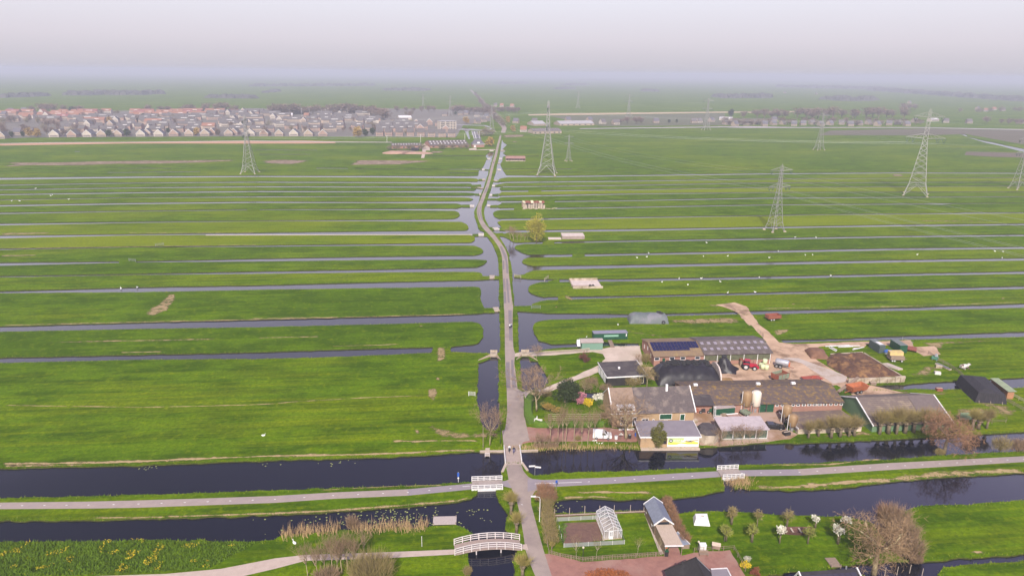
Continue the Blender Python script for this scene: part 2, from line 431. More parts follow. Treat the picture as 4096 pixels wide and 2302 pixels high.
RB = [
 band((t3, 60, 110, 124), (t3, 400, 115, 123), (t3, 900, 110, 116), (t3, 1880, 97, 103), (t4, 1000, 90, 95), (t4, 1900, 93, 98)),
 band((t3, 40, 157, 165), (t3, 900, 150, 155), (t3, 1880, 136, 139), (t4, 1000, 131, 133), (t4, 1900, 128, 130)),
 band((t3, 10, 190, 196), (t3, 900, 181, 185), (t3, 1880, 164, 167), (t4, 1900, 158, 160)),
 band((t3, 10, 223, 231), (t3, 900, 213, 217), (t3, 1880, 197, 200), (t4, 1900, 187, 189)),
 band((t3, 5, 258, 268), (t3, 900, 243, 248), (t3, 1880, 233, 236), (t4, 1900, 229, 231)),
 band((t3, 10, 297, 308), (t3, 390, 297, 303), (t3, 900, 291, 296), (t3, 1880, 272, 278), (t4, 1000, 267, 271), (t4, 1900, 263, 266)),
 band((t3, 10, 349, 361), (t3, 390, 346, 353), (t3, 900, 339, 345), (t3, 1880, 322, 327), (t4, 1200, 314, 319), (t4, 1310, 313, 321), (t4, 1400, 313, 316), (t4, 1900, 312, 314)),
 band((t3, 10, 425, 437), (t3, 900, 413, 420), (t3, 1880, 401, 405), (t4, 450, 392, 396), (t4, 1400, 384, 390), (t4, 1480, 380, 388), (t4, 1900, 380, 385)),
 band((t3, 60, 508, 524), (t3, 900, 500, 513), (t3, 1880, 484, 494), (t4, 1000, 468, 479), (t4, 1900, 460, 470)),
 band((t3, 180, 596, 606), (t3, 900, 582, 591), (t3, 1880, 566, 576), (t4, 1000, 548, 558), (t4, 1900, 539, 550)),
 band((t3, 250, 685, 704), (t3, 900, 676, 689), (t3, 1880, 656, 671), (t4, 1000, 637, 651), (t4, 1900, 627, 641)),
 band((t3, 300, 767, 795), (t3, 900, 758, 779), (t3, 1880, 740, 758), (t4, 1000, 722, 739), (t4, 1900, 709, 725)),
 band((t3, 300, 864, 882), (t3, 900, 860, 877), (t3, 1880, 842, 860), (t4, 1000, 822, 838), (t4, 1900, 805, 822)),
 band((t3, 350, 989, 1012), (t3, 900, 983, 994), (t3, 1880, 958, 973), (t4, 1000, 935, 951), (t4, 1900, 912, 931)),
]
RT = [  # heads of the right strips, top to bottom
 [(t6, 760, 622), (t6, 705, 645), (t6, 740, 680)], [(t6, 740, 705), (t6, 655, 728), (t6, 740, 745)], [(t6, 740, 760), (t6, 718, 778), (t6, 745, 803)],
 [(t6, 740, 838), (t6, 690, 860), (t6, 740, 882)], [(t6, 730, 903), (t6, 650, 930), (t6, 720, 955)], [(t6, 740, 995), (t6, 665, 1030), (t6, 730, 1058)],
 [(t6, 680, 1092), (t6, 640, 1110), (t6, 625, 1140), (t6, 650, 1185), (t6, 720, 1213)], [(t6, 740, 1240), (t6, 690, 1262), (t6, 735, 1315), (t6, 760, 1370)],
 [(t3, 40, 530), (t3, -40, 538), (t3, -60, 548), (t3, 20, 552), (t3, 70, 575), (t3, 100, 592), (t3, 150, 596)],
 [(t3, 170, 608), (t3, 120, 618), (t3, 108, 635), (t3, 150, 665), (t3, 200, 682)],
 [(t3, 210, 706), (t3, 175, 716), (t3, 160, 735), (t3, 190, 755), (t3, 240, 766)],
 [(t3, 240, 800), (t3, 195, 815), (t3, 170, 828), (t3, 108, 832), (t3, 108, 848), (t3, 200, 858)],
 [(t3, 290, 886), (t3, 230, 900), (t3, 205, 925), (t3, 215, 955), (t3, 260, 978), (t3, 320, 990)],
]
SPREAD = 260
def strips(bands, tips, side):
 """land between the bands; side -1: heads on the right, 1: heads on the left"""
 out = []
 for i in range(len(tips)):
  a = [r[1] for r in bands[i]]; b = [r[0] for r in bands[i + 1]]
  if side < 0:
   tp = [P2(t2(*p)) for p in tips[i]]
   n = len(tp)
   line = [ext(a[0], -SPREAD)] + a + smooth_line(tp, 3) + b[::-1] + [ext(b[0], -SPREAD)]
  else:
   tp = [P2(t(u, v)) for t, u, v in tips[i]]
   line = [ext(a[-1], SPREAD)] + a[::-1] + smooth_line(tp, 3) + b + [ext(b[-1], SPREAD)]
  out.append(line)
 return out
land = strips(LB, LT, -1) + strips(RB, RT, 1)
n_strip = len(land)
def L(t, *pts):
 return [P2(t(*p)) for p in pts]
LV = L(t6, (640, 250), (615, 330), (590, 420), (565, 500), (548, 580), (520, 650), (500, 720), (478, 790), (440, 870), (418, 960), (390, 1020), (350, 1100), (352, 1170), (388, 1280), (420, 1370), (490, 1400)) + \
 L(t2, (1700, 532), (1718, 556), (1745, 590), (1770, 640), (1795, 710), (1805, 830), (1802, 1000), (1808, 1100), (1812, 1250), (1808, 1392))
RV = L(t6, (735, 190), (720, 280), (700, 370), (680, 440), (665, 540), (640, 610), (625, 680), (600, 760), (575, 830), (545, 920), (530, 990), (495, 1060), (490, 1130), (510, 1220), (560, 1320), (620, 1395), (660, 1420)) + \
 L(t2, (1805, 548), (1815, 570), (1850, 625), (1880, 690)) + L(t3, (60, 690), (84, 760), (92, 900), (101, 1056))
wl = LV[4:] + L(t2, (1760, 1396), (1600, 1392), (1455, 1388), (1448, 1352), (1325, 1352), (1318, 1392)) + [r[1] for r in LB[-1]][::-1] + [ext(LB[-1][0][1], -SPREAD), ext(LB[0][0][0], -SPREAD)] + [r[0] for r in LB[0]] + L(t6, (395, 585))
wr = RV[5:] + L(t3, (225, 1054), (232, 1040), (290, 1020), (350, 1012)) + [r[1] for r in RB[-1]][1:] + [ext(RB[-1][-1][1], SPREAD), ext(RB[0][-1][0], SPREAD)] + [r[0] for r in RB[0]][::-1] + L(t6, (800, 575), (700, 590))
water = [wl, wr,
   LV[:6] + L(t6, (395, 592), (412, 570), (415, 520), (470, 470), (490, 440), (510, 400), (522, 370), (520, 290), (560, 250)),
   RV[:7] + L(t6, (640, 640), (830, 600), (800, 560), (780, 530), (750, 480), (730, 420), (760, 370), (765, 315), (820, 297), (765, 260), (810, 232), (765, 200), (825, 140), (770, 100), (752, 60)),
   ]
r15t = [(t3, 127, 1093), (t3, 350, 1106), (t3, 930, 1111), (t3, 1300, 1106), (t3, 1680, 1095), (t3, 1880, 1087), (t4, 1000, 1065), (t4, 1900, 1036)]
r15b = [(t3, 350, 1155), (t3, 930, 1138), (t3, 1300, 1125), (t3, 1680, 1117), (t3, 1880, 1117), (t4, 1000, 1090), (t4, 1900, 1068)]
A = [P2(t(u, v)) for t, u, v in r15t]; B = [P2(t(u, v)) for t, u, v in r15b]
water.append(A + [ext(A[-1], SPREAD), ext(B[-1], SPREAD)] + B[::-1] + L(t3, (275, 1166), (238, 1195), (245, 1250), (280, 1305), (380, 1330), (560, 1325), (740, 1310), (850, 1322), (1005, 1322), (1005, 1342), (740, 1347), (560, 1352), (420, 1358), (290, 1378), (210, 1398), (205, 1410), (150, 1410), (140, 1392), (133, 1385), (130, 1250)))
A = [P2(t4(*p)) for p in ((165, 1298), (600, 1288), (1000, 1270), (1900, 1240))]; B = [P2(t4(*p)) for p in ((175, 1320), (600, 1308), (1000, 1299), (1900, 1279))]
water.append(L(t4, (140, 1304)) + A + [ext(A[-1], SPREAD), ext(B[-1], SPREAD)] + B[::-1])
A = [P2(f3(*p)) for p in ((640, 700), (1010, 690), (1250, 665), (1560, 655), (2162, 622))]; B = [P2(f3(*p)) for p in ((640, 735), (900, 742), (1150, 735), (1400, 740), (1600, 735), (2000, 730), (2162, 722))]
water.append(A + [ext(A[-1], SPREAD), ext(B[-1], SPREAD)] + B[::-1])
water.append(L(t2, (1735, 1380), (1795, 1380), (1795, 1450)) + L(z2, (1797, 0), (1803, 250), (1800, 360), (1770, 398), (1700, 385), (1680, 350), (1660, 290), (1640, 180), (1645, 0)) + L(f4, (270, 1330), (390, 1290)))
water.append(L(f1, (95, 545), (155, 545), (165, 580), (240, 590), (270, 640), (340, 740), (350, 790), (290, 840), (200, 862), (130, 872), (95, 862), (85, 720), (75, 590)))
water.append(L(f1, (560, 890), (640, 884), (890, 884), (885, 925), (800, 950), (700, 945), (620, 950), (540, 930)))
A = [P2(z1(*p)) for p in ((0, 672), (640, 655), (1000, 648), (1400, 632), (1986, 612))]; B = [P2(z1(*p)) for p in ((0, 888), (640, 872), (1000, 862), (1500, 848), (1986, 832))]
c1l = [ext(A[0], -SPREAD)] + A + L(z2, (400, 606), (1000, 588), (1400, 567), (1650, 548), (1760, 545), (1815, 545), (1950, 545), (2100, 540)) + L(y2, (900, 1225), (1300, 1225), (1800, 1225), (2400, 1190)) + \
 [P2(D(*p)) for p in ((1600, 1130), (1760, 1127), (1850, 1119), (1930, 1113), (2000, 1114), (2200, 1106), (2330, 1099), (2576, 1085))]
c1l += [ext(c1l[-1], SPREAD)]
lo = L(z4, (2576, 224), (1900, 252), (1400, 292), (700, 327), (120, 340), (60, 345))
lo = [ext(lo[0], SPREAD)] + lo + [P2(D(*p)) for p in ((1800, 1174), (1600, 1183), (1400, 1188))] + L(z2, (2160, 712), (2060, 722), (2000, 695), (1970, 650), (1955, 625), (1845, 630), (1838, 660), (1822, 690), (1812, 740), (1790, 775)) + L(z2, (1600, 770), (1300, 788), (1000, 802), (600, 814)) + B[::-1][1:] + [ext(B[0], -SPREAD)]
water.append(c1l + lo)
water.append(L(z2, (1640, 740), (1785, 740), (1785, 900), (1640, 900)))
water.append(L(z3, (2275, 60), (2420, 50), (2400, 300), (2275, 325)))
A = L(z1, (0, 1050), (640, 1045), (1000, 1035), (1500, 1022), (1986, 1005))
water.append([ext(A[0], -SPREAD)] + A + L(z2, (450, 996), (900, 962), (1300, 930), (1500, 915), (1600, 890), (1640, 862), (1785, 862), (1800, 915), (1840, 955), (1872, 1000), (1850, 1070), (1840, 1110), (1890, 1160), (1915, 1200), (1925, 1270), (1900, 1320), (1915, 1400), (1925, 1500), (1600, 1500), (1590, 1400), (1580, 1330), (1590, 1270), (1586, 1190), (1590, 1140), (1560, 1095), (1490, 1076), (1330, 1080), (1290, 1092), (900, 1102), (480, 1132), (230, 1152), (170, 1186)) + L(z1, (1850, 1196), (1700, 1200), (1200, 1186), (600, 1197), (0, 1202)) + [ext(P2(z1(0, 1202)), -SPREAD)])
B = L(z4, (200, 552), (600, 556), (1000, 536), (1400, 491), (1800, 452), (2576, 406))
water.append(L(z3, (330, 432), (500, 406), (900, 402), (1100, 416), (1450, 411), (1700, 401), (1850, 392), (2050, 370), (2200, 328), (2275, 312), (2400, 300)) + L(z4, (140, 530)) + B + [ext(B[-1], SPREAD)] +
    [ext(P2(z4(2576, 642)), SPREAD)] + L(z4, (2576, 642), (2100, 680), (1700, 692), (1520, 745), (1500, 790), (1480, 850), (1560, 1000), (1640, 1120), (1690, 1172), (1750, 1170), (2100, 1140), (2576, 1106)) +
    [ext(P2(z4(2576, 1106)), SPREAD), ext(P2(z4(2576, 1166)), SPREAD)] + L(z4, (2576, 1166), (2200, 1196), (1880, 1214), (1830, 1270), (1850, 1340), (1300, 1340), (1190, 1290), (700, 1330), (330, 1340), (330, 1305), (560, 1262), (850, 1250), (1000, 1205), (1150, 1192), (1300, 1186), (1450, 1172), (1560, 1170), (1480, 1080), (1400, 1000), (1330, 930), (1290, 850), (1200, 822), (1100, 797), (1000, 786), (700, 776), (300, 761), (0, 746)) +
    L(z3, (2050, 546), (1900, 560), (1790, 575), (1700, 560), (1390, 541), (900, 556), (360, 583), (325, 590)))
thin = [((t1, 780, 87), (t1, 1450, 80), 3), ((t1, 860, 57), (t1, 1240, 57), 2.5), ((t2, 480, 55), (t2, 710, 57), 3), ((t2, 760, 61), (t2, 1660, 66), 2.2), ((t6, 0, 489), (t6, 455, 489), 2.6), ((t6, 0, 540), (t6, 408, 540), 2.4),
  ((t3, 12, 64), (t3, 520, 62), 2.4), ((t3, 12, 86), (t3, 420, 85), 2.4), ((t3, 420, 62), (t3, 1880, 50), 1.0), ((t3, 420, 85), (t3, 1880, 74), 1.0), ((t4, 0, 73), (t4, 1900, 66), 1.0), ((v3, 300, 755), (v3, 600, 757), 2), ((v2, 1830, 700), (v2, 2430, 702), 2),
  ((v2, 60, 637), (v2, 690, 640), 2.2), ((v2, 100, 684), (v2, 620, 686), 2.2), ((v1, 770, 577), (v1, 820, 577), 3), ((t1, 0, 62), (t1, 860, 56), 0.9), ((t1, 0, 98), (t1, 780, 87), 0.9)]
for (ta, ua, va), (tb, ub, vb), h in thin:
 a, b = ta(ua, va), tb(ub, vb)
 water.append([P2(a), P2(b), P2((b[0], b[1] + h)), P2((a[0], a[1] + h))])
water.append(L(t4, (1365, 343), (1440, 372), (1520, 388), (1480, 388), (1430, 380), (1400, 360)))
water.append(L(v4, (1965, 490), (2080, 515), (2090, 530), (2200, 560), (2300, 578), (2420, 605), (2500, 620), (2600, 640), (2800, 690), (2800, 715), (2600, 670), (2480, 640), (2380, 612), (2250, 585), (2150, 555), (2060, 522)))
water.append(L(g4, (1800, 560), (1900, 548), (2010, 585), (1950, 620), (1960, 680), (1990, 770), (1950, 775), (1920, 700), (1880, 620)))
for t, pts in ((t1, [(862, 728), (985, 724), (985, 744), (860, 748)]), (t2, [(0, 354), (50, 352), (50, 366), (0, 366)]), (t1, [(1790, 352), (1882, 350), (1882, 366), (1790, 366)]),
    (t3, [(205, 216), (298, 214), (298, 234), (205, 236)]), (t3, [(180, 290), (395, 290), (395, 312), (180, 314)]), (t3, [(102, 344), (400, 340), (400, 358), (102, 366)]), (t3, [(310, 588), (392, 586), (392, 612), (305, 614)]),
    (t3, [(522, 680), (612, 676), (612, 700), (525, 710)]), (t3, [(350, 876), (430, 858), (432, 888), (345, 890)]), (t3, [(420, 985), (492, 982), (492, 1004), (418, 1008)]),
    (t2, [(1610, 534), (1655, 534), (1655, 550), (1610, 552)]), (t2, [(1690, 530), (1725, 530), (1725, 552), (1690, 552)]), (t2, [(1675, 838), (1735, 840), (1735, 862), (1675, 866)]), (t2, [(1768, 838), (1830, 838), (1830, 862), (1768, 862)]),
    (t2, [(1690, 1070), (1772, 1068), (1772, 1104), (1690, 1104)]), (t2, [(1800, 1068), (1840, 1068), (1840, 1096), (1800, 1096)]),
    (t2, [(1655, 136), (1682, 138), (1682, 150), (1655, 150)]), (t2, [(1600, 180), (1672, 176), (1672, 208), (1600, 200)]), (t2, [(1630, 242), (1662, 244), (1662, 256), (1630, 254)]), (t2, [(1538, 322), (1592, 322), (1592, 342), (1538, 342)]),
    (t6, [(440, 490), (462, 490), (462, 508), (440, 508)]), (t6, [(500, 495), (585, 500), (585, 512), (500, 512)]), (t6, [(510, 330), (545, 330), (545, 352), (510, 352)]), (t6, [(590, 395), (600, 395), (600, 410), (590, 410)]),
    (t6, [(590, 655), (690, 652), (800, 655), (700, 684), (600, 676)]), (t6, [(650, 722), (760, 715), (760, 748), (650, 748)]), (t6, [(600, 858), (700, 848), (700, 886), (610, 882)]), (t6, [(530, 920), (660, 915), (660, 942), (540, 940)]), (t6, [(580, 1018), (680, 1010), (680, 1050), (580, 1046)]),
    (t6, [(560, 1330), (650, 1335), (650, 1375), (600, 1390)]), (t6, [(715, 1335), (800, 1340), (800, 1385), (715, 1380)]), (t2, [(1770, 530), (1830, 526), (1830, 550), (1790, 552)])):
 land.append(L(t, *pts))
def dist(p):
 return (Vector((p.x, p.y, 0)) - CPOS).length
def step_at(p):
 d = dist(p)
 return max(1.3, d / 110) if d < 420 else max(5.0, d / 70)
def jit(p, k=1.0):
 d = dist(p); a = min(0.32, 0.10 + 22 / d) * k
 return p + Vector((noise.noise(Vector((p.x * 0.9, p.y * 0.9, 1.7))), noise.noise(Vector((p.x * 0.9, p.y * 0.9, 9.3))))) * a * 2.2
BOUND = [(-9000, -400), (9000, -400), (9000, 26000), (-9000, 26000)]
cv, ce, cf = [], [], []
def put(poly, st):
 pts = sample(poly, st) if st else [Vector(p) for p in poly]
 if st:
  pts = [jit(p) for p in pts]
 if sum(pts[i - 1].x * pts[i].y - pts[i].x * pts[i - 1].y for i in range(len(pts))) < 0:
  pts.reverse()
 o = len(cv); cv.extend(pts)
 cf.append(list(range(o, o + len(pts))))
put([(-9000.0, -400.0), (9000.0, -400.0), (9000.0, 26000.0), (-9000.0, 26000.0)], None)
for p in land:
 put(p, step_at)
for p in water:
 put(p, step_at)
nl = len(land)
ov, oe, of, _a, _b, orf = delaunay_2d_cdt(cv, [], cf, 0, 1e-4)
tones = [(noise.noise(Vector((i * 7.31, 2.2, 0))) * 1.1 + (0.35 if i in (8, 11, 22) else 0.0)) for i in range(nl + 1)]
gf, gt = [], []
for f, o in zip(of, orf):
 if not o:
  continue
 wet = any(i > nl for i in o); dry = [i for i in o if 1 <= i <= nl]
 if wet and not dry:
  continue
 gf.append(list(f)); gt.append(tones[dry[0]] if dry and dry[0] <= n_strip else 0.0)
ec = {}
for f in gf:
 for i in range(len(f)):
  a, b = f[i], f[(i + 1) % len(f)]
  if (b, a) in ec:
   del ec[(b, a)]
  else:
   ec[(a, b)] = 1
gv = [Vector((p.x, p.y, 0)) for p in ov]
nrm = {}
for a, b in ec:
 d = gv[b] - gv[a]
 if d.length > 1e-6:
  n = Vector((d.y, -d.x, 0)).normalized()
  nrm[a] = nrm.get(a, Vector()) + n; nrm[b] = nrm.get(b, Vector()) + n
WZ = -0.24
low = {}
nb = len(gf)
for k, n in nrm.items():
 if abs(gv[k].x) > 8999 or gv[k].y > 25999 or gv[k].y < -399:
  continue
 low[k] = len(gv)
 gv.append(gv[k] + n.normalized() * 0.10 + Vector((0, 0, WZ - 0.2)))
for a, b in ec:
 if a in low and b in low:
  gf.append([b, a, low[a], low[b]]); gt.append(0.0)
n_bank = len(gf) - nb
GRASS = grass_mat('meadow_grass', (0.062, 0.122, 0.0015), (0.112, 0.198, 0.0015), (0.22, 0.265, 0.003), lines=0.6)
me = bpy.data.meshes.new('ground'); me.from_pydata([tuple(v) for v in gv], [], gf); me.materials.append(GRASS); me.materials.append(mat('shaded_peat_bank', (0.075, 0.085, 0.016), (0.035, 0.036, 0.012), scale=1.5, rough=1, spec=0.0))  # peat banks, coloured darker to stand in for their shade and reflection
me.polygons.foreach_set('material_index', [0] * nb + [1] * n_bank)
at = me.attributes.new('tone', 'FLOAT', 'FACE'); at.data.foreach_set('value', gt); me.update()
ground = bpy.data.objects.new('ground', me); COL.objects.link(ground); tag(ground, kind='structure')
wm = MB().quad((-9000, -400, WZ), (9000, -400, WZ), (9000, 4000, WZ), (-9000, 4000, WZ))
tag(wm.build('canal_water', water_mat()), kind='structure')
RIM = [(gv[a], gv[b]) for a, b in ec if a in low and b in low]      # kept for the bank plants
def cover_sheet(mbs, poly, z, inset=0.6):
 """lays a grid over the polygon; cover rises from 0 at its rim to 1 at the given distance inside"""
 P = [Vector(p).to_2d() for p in poly]; n = len(P)
 N_ = Vector((-DIR.y, DIR.x)); us = [p.dot(DIR) for p in P]; vs = [p.dot(N_) for p in P]
 u0, u1, v0, v1 = min(us), max(us), min(vs), max(vs)
 inset = min(inset, (v1 - v0) * 0.3); nu = min(90, max(6, int((u1 - u0) / max(inset * 0.5, 0.3)))); nv = min(60, max(6, int((v1 - v0) / max(inset * 0.4, 0.25))))
 o = len(mbs[0]); cov = []
 for j in range(nv + 1):
  for i in range(nu + 1):
   p = DIR * (u0 + (u1 - u0) * i / nu) + N_ * (v0 + (v1 - v0) * j / nv)
   ins, dm = False, 1e9
   for k in range(n):
    a, c = P[k - 1], P[k]; ac = c - a
    t = max(0, min(1, (p - a).dot(ac) / max(ac.length_squared, 1e-9))); dm = min(dm, (p - a - ac * t).length)
    if (a.y > p.y) != (c.y > p.y) and p.x < (c.x - a.x) * (p.y - a.y) / (c.y - a.y) + a.x:
     ins = not ins
   cv_ = min(1, dm / inset) if ins else 0.0
   mbs[0].append((p.x, p.y, z)); mbs[2].append(cv_); cov.append(cv_)
 for j in range(nv):
  for i in range(nu):
   q = (j * (nu + 1) + i, j * (nu + 1) + i + 1, (j + 1) * (nu + 1) + i + 1, (j + 1) * (nu + 1) + i)
   if any(cov[k] for k in q):
    mbs[1].append(tuple(o + k for k in q))
def ribbon(mbs, line, wd, z, st=None):
 pts = sample(line, st or step_at, closed=False)
 o = len(mbs[0])
 for i, p in enumerate(pts):
  d = (pts[min(i + 1, len(pts) - 1)] - pts[max(i - 1, 0)]); d = d.normalized() if d.length > 1e-6 else Vector((1, 0))
  k = wd * (0.75 + 0.6 * noise.noise(Vector((p.x * 0.11, p.y * 0.11, 4)))) / 2; q = Vector((-d.y, d.x)) * k
  e_ = 0.15 if i in (0, len(pts) - 1) else 1.0
  for c_, v_ in ((p + q, 0.0), (p, e_), (p - q, 0.0)):
   mbs[0].append((c_.x, c_.y, z)); mbs[2].append(v_)
  if i:
   a = o + 3 * i
   mbs[1].extend([(a - 3, a - 2, a + 1, a), (a - 2, a - 1, a + 2, a + 1)])
def cover_build(name, mbs, material, kind='structure'):
 me = bpy.data.meshes.new(name); me.from_pydata(mbs[0], [], mbs[1]); me.materials.append(material)
 a = me.attributes.new('cover', 'FLOAT', 'POINT'); a.data.foreach_set('value', mbs[2]); me.update()
 o = bpy.data.objects.new(name, me); COL.objects.link(o); tag(o, kind=kind)
 return o
def new():
 return ([], [], [])
def flat(name, polys, z, material, jitter=0.0):
 b = MB()
 for p in polys:
  p = [Vector(q).to_2d() for q in p]
  if jitter:
   p = [jit(q, jitter) for q in sample(p, step_at)]
  b.sheet(p, z)
 o = b.build(name, material); tag(o, kind='structure'); return o
ASPH = mat('asphalt', (0.37, 0.295, 0.25), (0.275, 0.22, 0.195), scale=0.5, rough=0.9, contrast=0.9, c3=(0.26, 0.205, 0.185), scale3=0.06, spec=0.2)
ASPH2 = mat('asphalt_patch', (0.175, 0.148, 0.155), (0.22, 0.185, 0.185), scale=0.9, rough=0.9, contrast=0.8)
CYC = mat('cycle_path_asphalt', (0.36, 0.285, 0.255), (0.285, 0.23, 0.21), scale=0.7, rough=0.9, contrast=0.8, c3=(0.29, 0.24, 0.235), scale3=0.05)
CYC2 = mat('newer_asphalt', (0.24, 0.205, 0.225), (0.285, 0.24, 0.25), scale=0.7, rough=0.9, contrast=0.8)
PAINT = mat('road_paint', (0.80, 0.78, 0.76), (0.62, 0.60, 0.58), scale=3, rough=0.7)
SAND = mat('yard_sand', (0.57, 0.39, 0.265), (0.37, 0.24, 0.155), scale=0.22, rough=0.95, contrast=0.6, c3=(0.23, 0.145, 0.09), scale3=0.13, detail=8)
GRAV = mat('pale_gravel', (0.58, 0.47, 0.39), (0.42, 0.33, 0.26), scale=0.25, rough=0.95, contrast=0.6, c3=(0.45, 0.37, 0.29), scale3=0.12, detail=8)
PAVE = mat('red_pavers', (0.34, 0.17, 0.13), (0.24, 0.115, 0.095), scale=0.6, rough=0.9, contrast=0.6, c3=(0.32, 0.19, 0.15), scale3=0.14, detail=7)
CONC = mat('concrete_floor', (0.50, 0.42, 0.37), (0.40, 0.325, 0.27), scale=0.4, rough=0.9, contrast=0.9, c3=(0.36, 0.27, 0.2), scale3=0.15)
rl = L(f4, (368, 55), (385, 100), (420, 140), (455, 190), (480, 235), (500, 300), (504, 350), (508, 470), (514, 600), (518, 700), (520, 780), (525, 850), (528, 1000), (530, 1200), (531, 1240), (533, 1448))
rr = L(f4, (392, 50), (430, 90), (468, 140), (505, 190), (535, 240), (556, 300), (562, 350), (568, 470), (585, 600), (596, 700), (609, 780), (605, 850), (604, 1000), (610, 1150), (616, 1200), (628, 1240), (620, 1330), (621, 1448))
ctr = L(t6, (735, 0), (715, 80), (692, 160), (675, 240), (655, 320), (630, 400), (608, 480), (590, 560), (570, 640), (547, 720), (522, 790), (497, 850), (470, 930), (438, 1000), (424, 1060), (422, 1120), (434, 1180), (452, 1240), (484, 1300), (530, 1360))
wdt = [26, 30, 32, 36, 37, 39, 40, 40, 43, 46, 50, 52, 56, 62, 66, 68, 66, 66, 76, 86]
up_l, up_r = [], []
for (u, v), wd in zip(((735, 0), (715, 80), (692, 160), (675, 240), (655, 320), (630, 400), (608, 480), (590, 560), (570, 640), (547, 720), (522, 790), (497, 850), (470, 930), (438, 1000), (424, 1060), (422, 1120), (434, 1180), (452, 1240), (484, 1300), (530, 1360)), wdt):
 up_l.append(P2(t6(u - wd / 2, v))); up_r.append(P2(t6(u + wd / 2, v)))
nl_ = L(z2, (1846, 0), (1853, 60), (1858, 250), (1850, 345), (1840, 392), (1820, 400), (1828, 470), (1836, 530), (1846, 640), (1868, 752), (1836, 764), (1832, 800), (1890, 815), (1925, 900), (1950, 1000), (1975, 1150), (1990, 1260), (2020, 1350), (2060, 1448), (2130, 1600))
nr_ = L(z2, (1921, 0), (1932, 95), (1975, 122), (1982, 250), (1990, 330), (2000, 380), (2020, 470), (1972, 482), (1950, 530), (1958, 630), (1975, 690), (2010, 732), (2060, 756), (2110, 760), (2110, 812), (2060, 836), (2030, 880), (2030, 930), (2060, 1040), (2090, 1150), (2120, 1260), (2142, 1330), (2180, 1448), (2230, 1600))
road_poly = up_l + rl + nl_ + nr_[::-1] + rr[::-1] + up_r[::-1]
b = MB()
for lft, rgt in ((up_l + rl[1:-1], up_r + rr[1:-1]),):
 sl, sr = smooth_line(lft, 3), smooth_line(rgt, 3)
 def at(line, f_):
  x = f_ * (len(line) - 1); i = min(int(x), len(line) - 2)
  return line[i].lerp(line[i + 1], x - i)
 N = 140
 o = len(b.v)
 for i in range(N + 1):
  f_ = i / N
  p, q = at(sl, f_), at(sr, f_)
  b.v += [Vector((p.x, p.y, 0.02)), Vector((q.x, q.y, 0.02))]
  if i:
   a = o + 2 * i
   b.f.append([a - 2, a, a + 1, a - 1]); b.m.append(0)
b.sheet([rl[-2], *nl_, *nr_[::-1], rr[-2]], 0.02)
far_road = L(v3, (262, 540), (276, 500), (258, 470), (230, 440), (215, 400), (150, 350), (95, 280), (45, 215), (0, 180), (-40, 140))
fw = [3, 3.4, 4, 4, 4.4, 4.8, 5, 5, 5, 5]
for i in range(len(far_road) - 1):
 a, c = far_road[i], far_road[i + 1]; d = (c - a).normalized(); n = Vector((-d.y, d.x))
 b.add([(*(a + n * fw[i]), 0.02), (*(a - n * fw[i]), 0.02), (*(c - n * fw[i + 1]), 0.02), (*(c + n * fw[i + 1]), 0.02)], [(0, 1, 2, 3)])
tag(b.build('road', ASPH), kind='structure')
flat('road_patches', [L(f4, *q) for q in (
 [(508, 1130), (0, 0)],) if len(q) > 2] + [
 L(f4, (562, 822), (596, 822), (603, 1110), (571, 1110)), L(f4, (540, 1320), (575, 1320), (578, 1448), (537, 1448)), L(f4, (590, 1300), (612, 1300), (618, 1448), (592, 1448)),
 L(f4, (513, 516), (528, 516), (530, 606), (514, 606)), L(f4, (542, 516), (558, 516), (577, 750), (558, 750)), L(f4, (518, 640), (540, 640), (545, 754), (520, 754)),
 L(f4, (480, 205), (500, 205), (545, 300), (560, 400), (563, 465), (545, 465), (536, 350), (515, 290)), L(f4, (508, 340), (524, 340), (524, 430), (509, 430)),
 L(t6, (398, 1040), (412, 1040), (415, 1120), (445, 1235), (432, 1235), (400, 1150)), L(t6, (430, 1050), (448, 1030), (440, 1100), (480, 1235), (460, 1235), (425, 1110)), L(t6, (520, 770), (545, 740), (535, 800), (500, 850), (495, 830)),
 L(z2, (1850, 0), (1876, 0), (1882, 90), (1852, 92)), L(z2, (1892, 0), (1915, 0), (1922, 92), (1892, 92))], 0.034, ASPH2)
cl = L(z1, (0, 918), (640, 911), (1000, 902), (1500, 887), (1986, 870)) + L(z2, (600, 845), (1140, 822), (1600, 780), (1640, 777))
cb = L(z1, (0, 965), (640, 961), (1000, 955), (1500, 937), (1986, 920)) + L(z2, (600, 891), (1140, 868), (1600, 823), (1640, 820))
i0 = 6
cycle = MB()
def lane(bld, t, q, z):
 for i in range(len(t) - 1):
  bld.add([(*q[i], z), (*q[i + 1], z), (*t[i + 1], z), (*t[i], z)], [(0, 1, 2, 3)])
tl, ql = [ext(cl[0], -SPREAD)] + cl, [ext(cb[0], -SPREAD)] + cb
crt = L(z3, (30, 176), (100, 184), (200, 195), (360, 190), (1000, 165), (1800, 115), (2200, 95), (2280, 90)); crb = L(z3, (30, 330), (100, 312), (180, 286), (360, 272), (1000, 238), (1800, 190), (2250, 160), (2300, 156))
crt2 = L(z4, (60, 388), (130, 385), (620, 377), (1400, 325), (2000, 295), (2576, 265)); crb2 = L(z4, (90, 442), (160, 438), (665, 431), (1400, 385), (2000, 350), (2576, 315))
crt2.append(ext(crt2[-1], SPREAD)); crb2.append(ext(crb2[-1], SPREAD))
lane(cycle, tl[:8], ql[:8], 0.024); lane(cycle, crt2[2:], crb2[2:], 0.024)
tag(cycle.build('cycle_path', CYC), kind='structure')
cyc2 = MB(); lane(cyc2, tl[7:], ql[7:], 0.024); lane(cyc2, crt, crb, 0.024); lane(cyc2, crt2[:3], crb2[:3], 0.024)
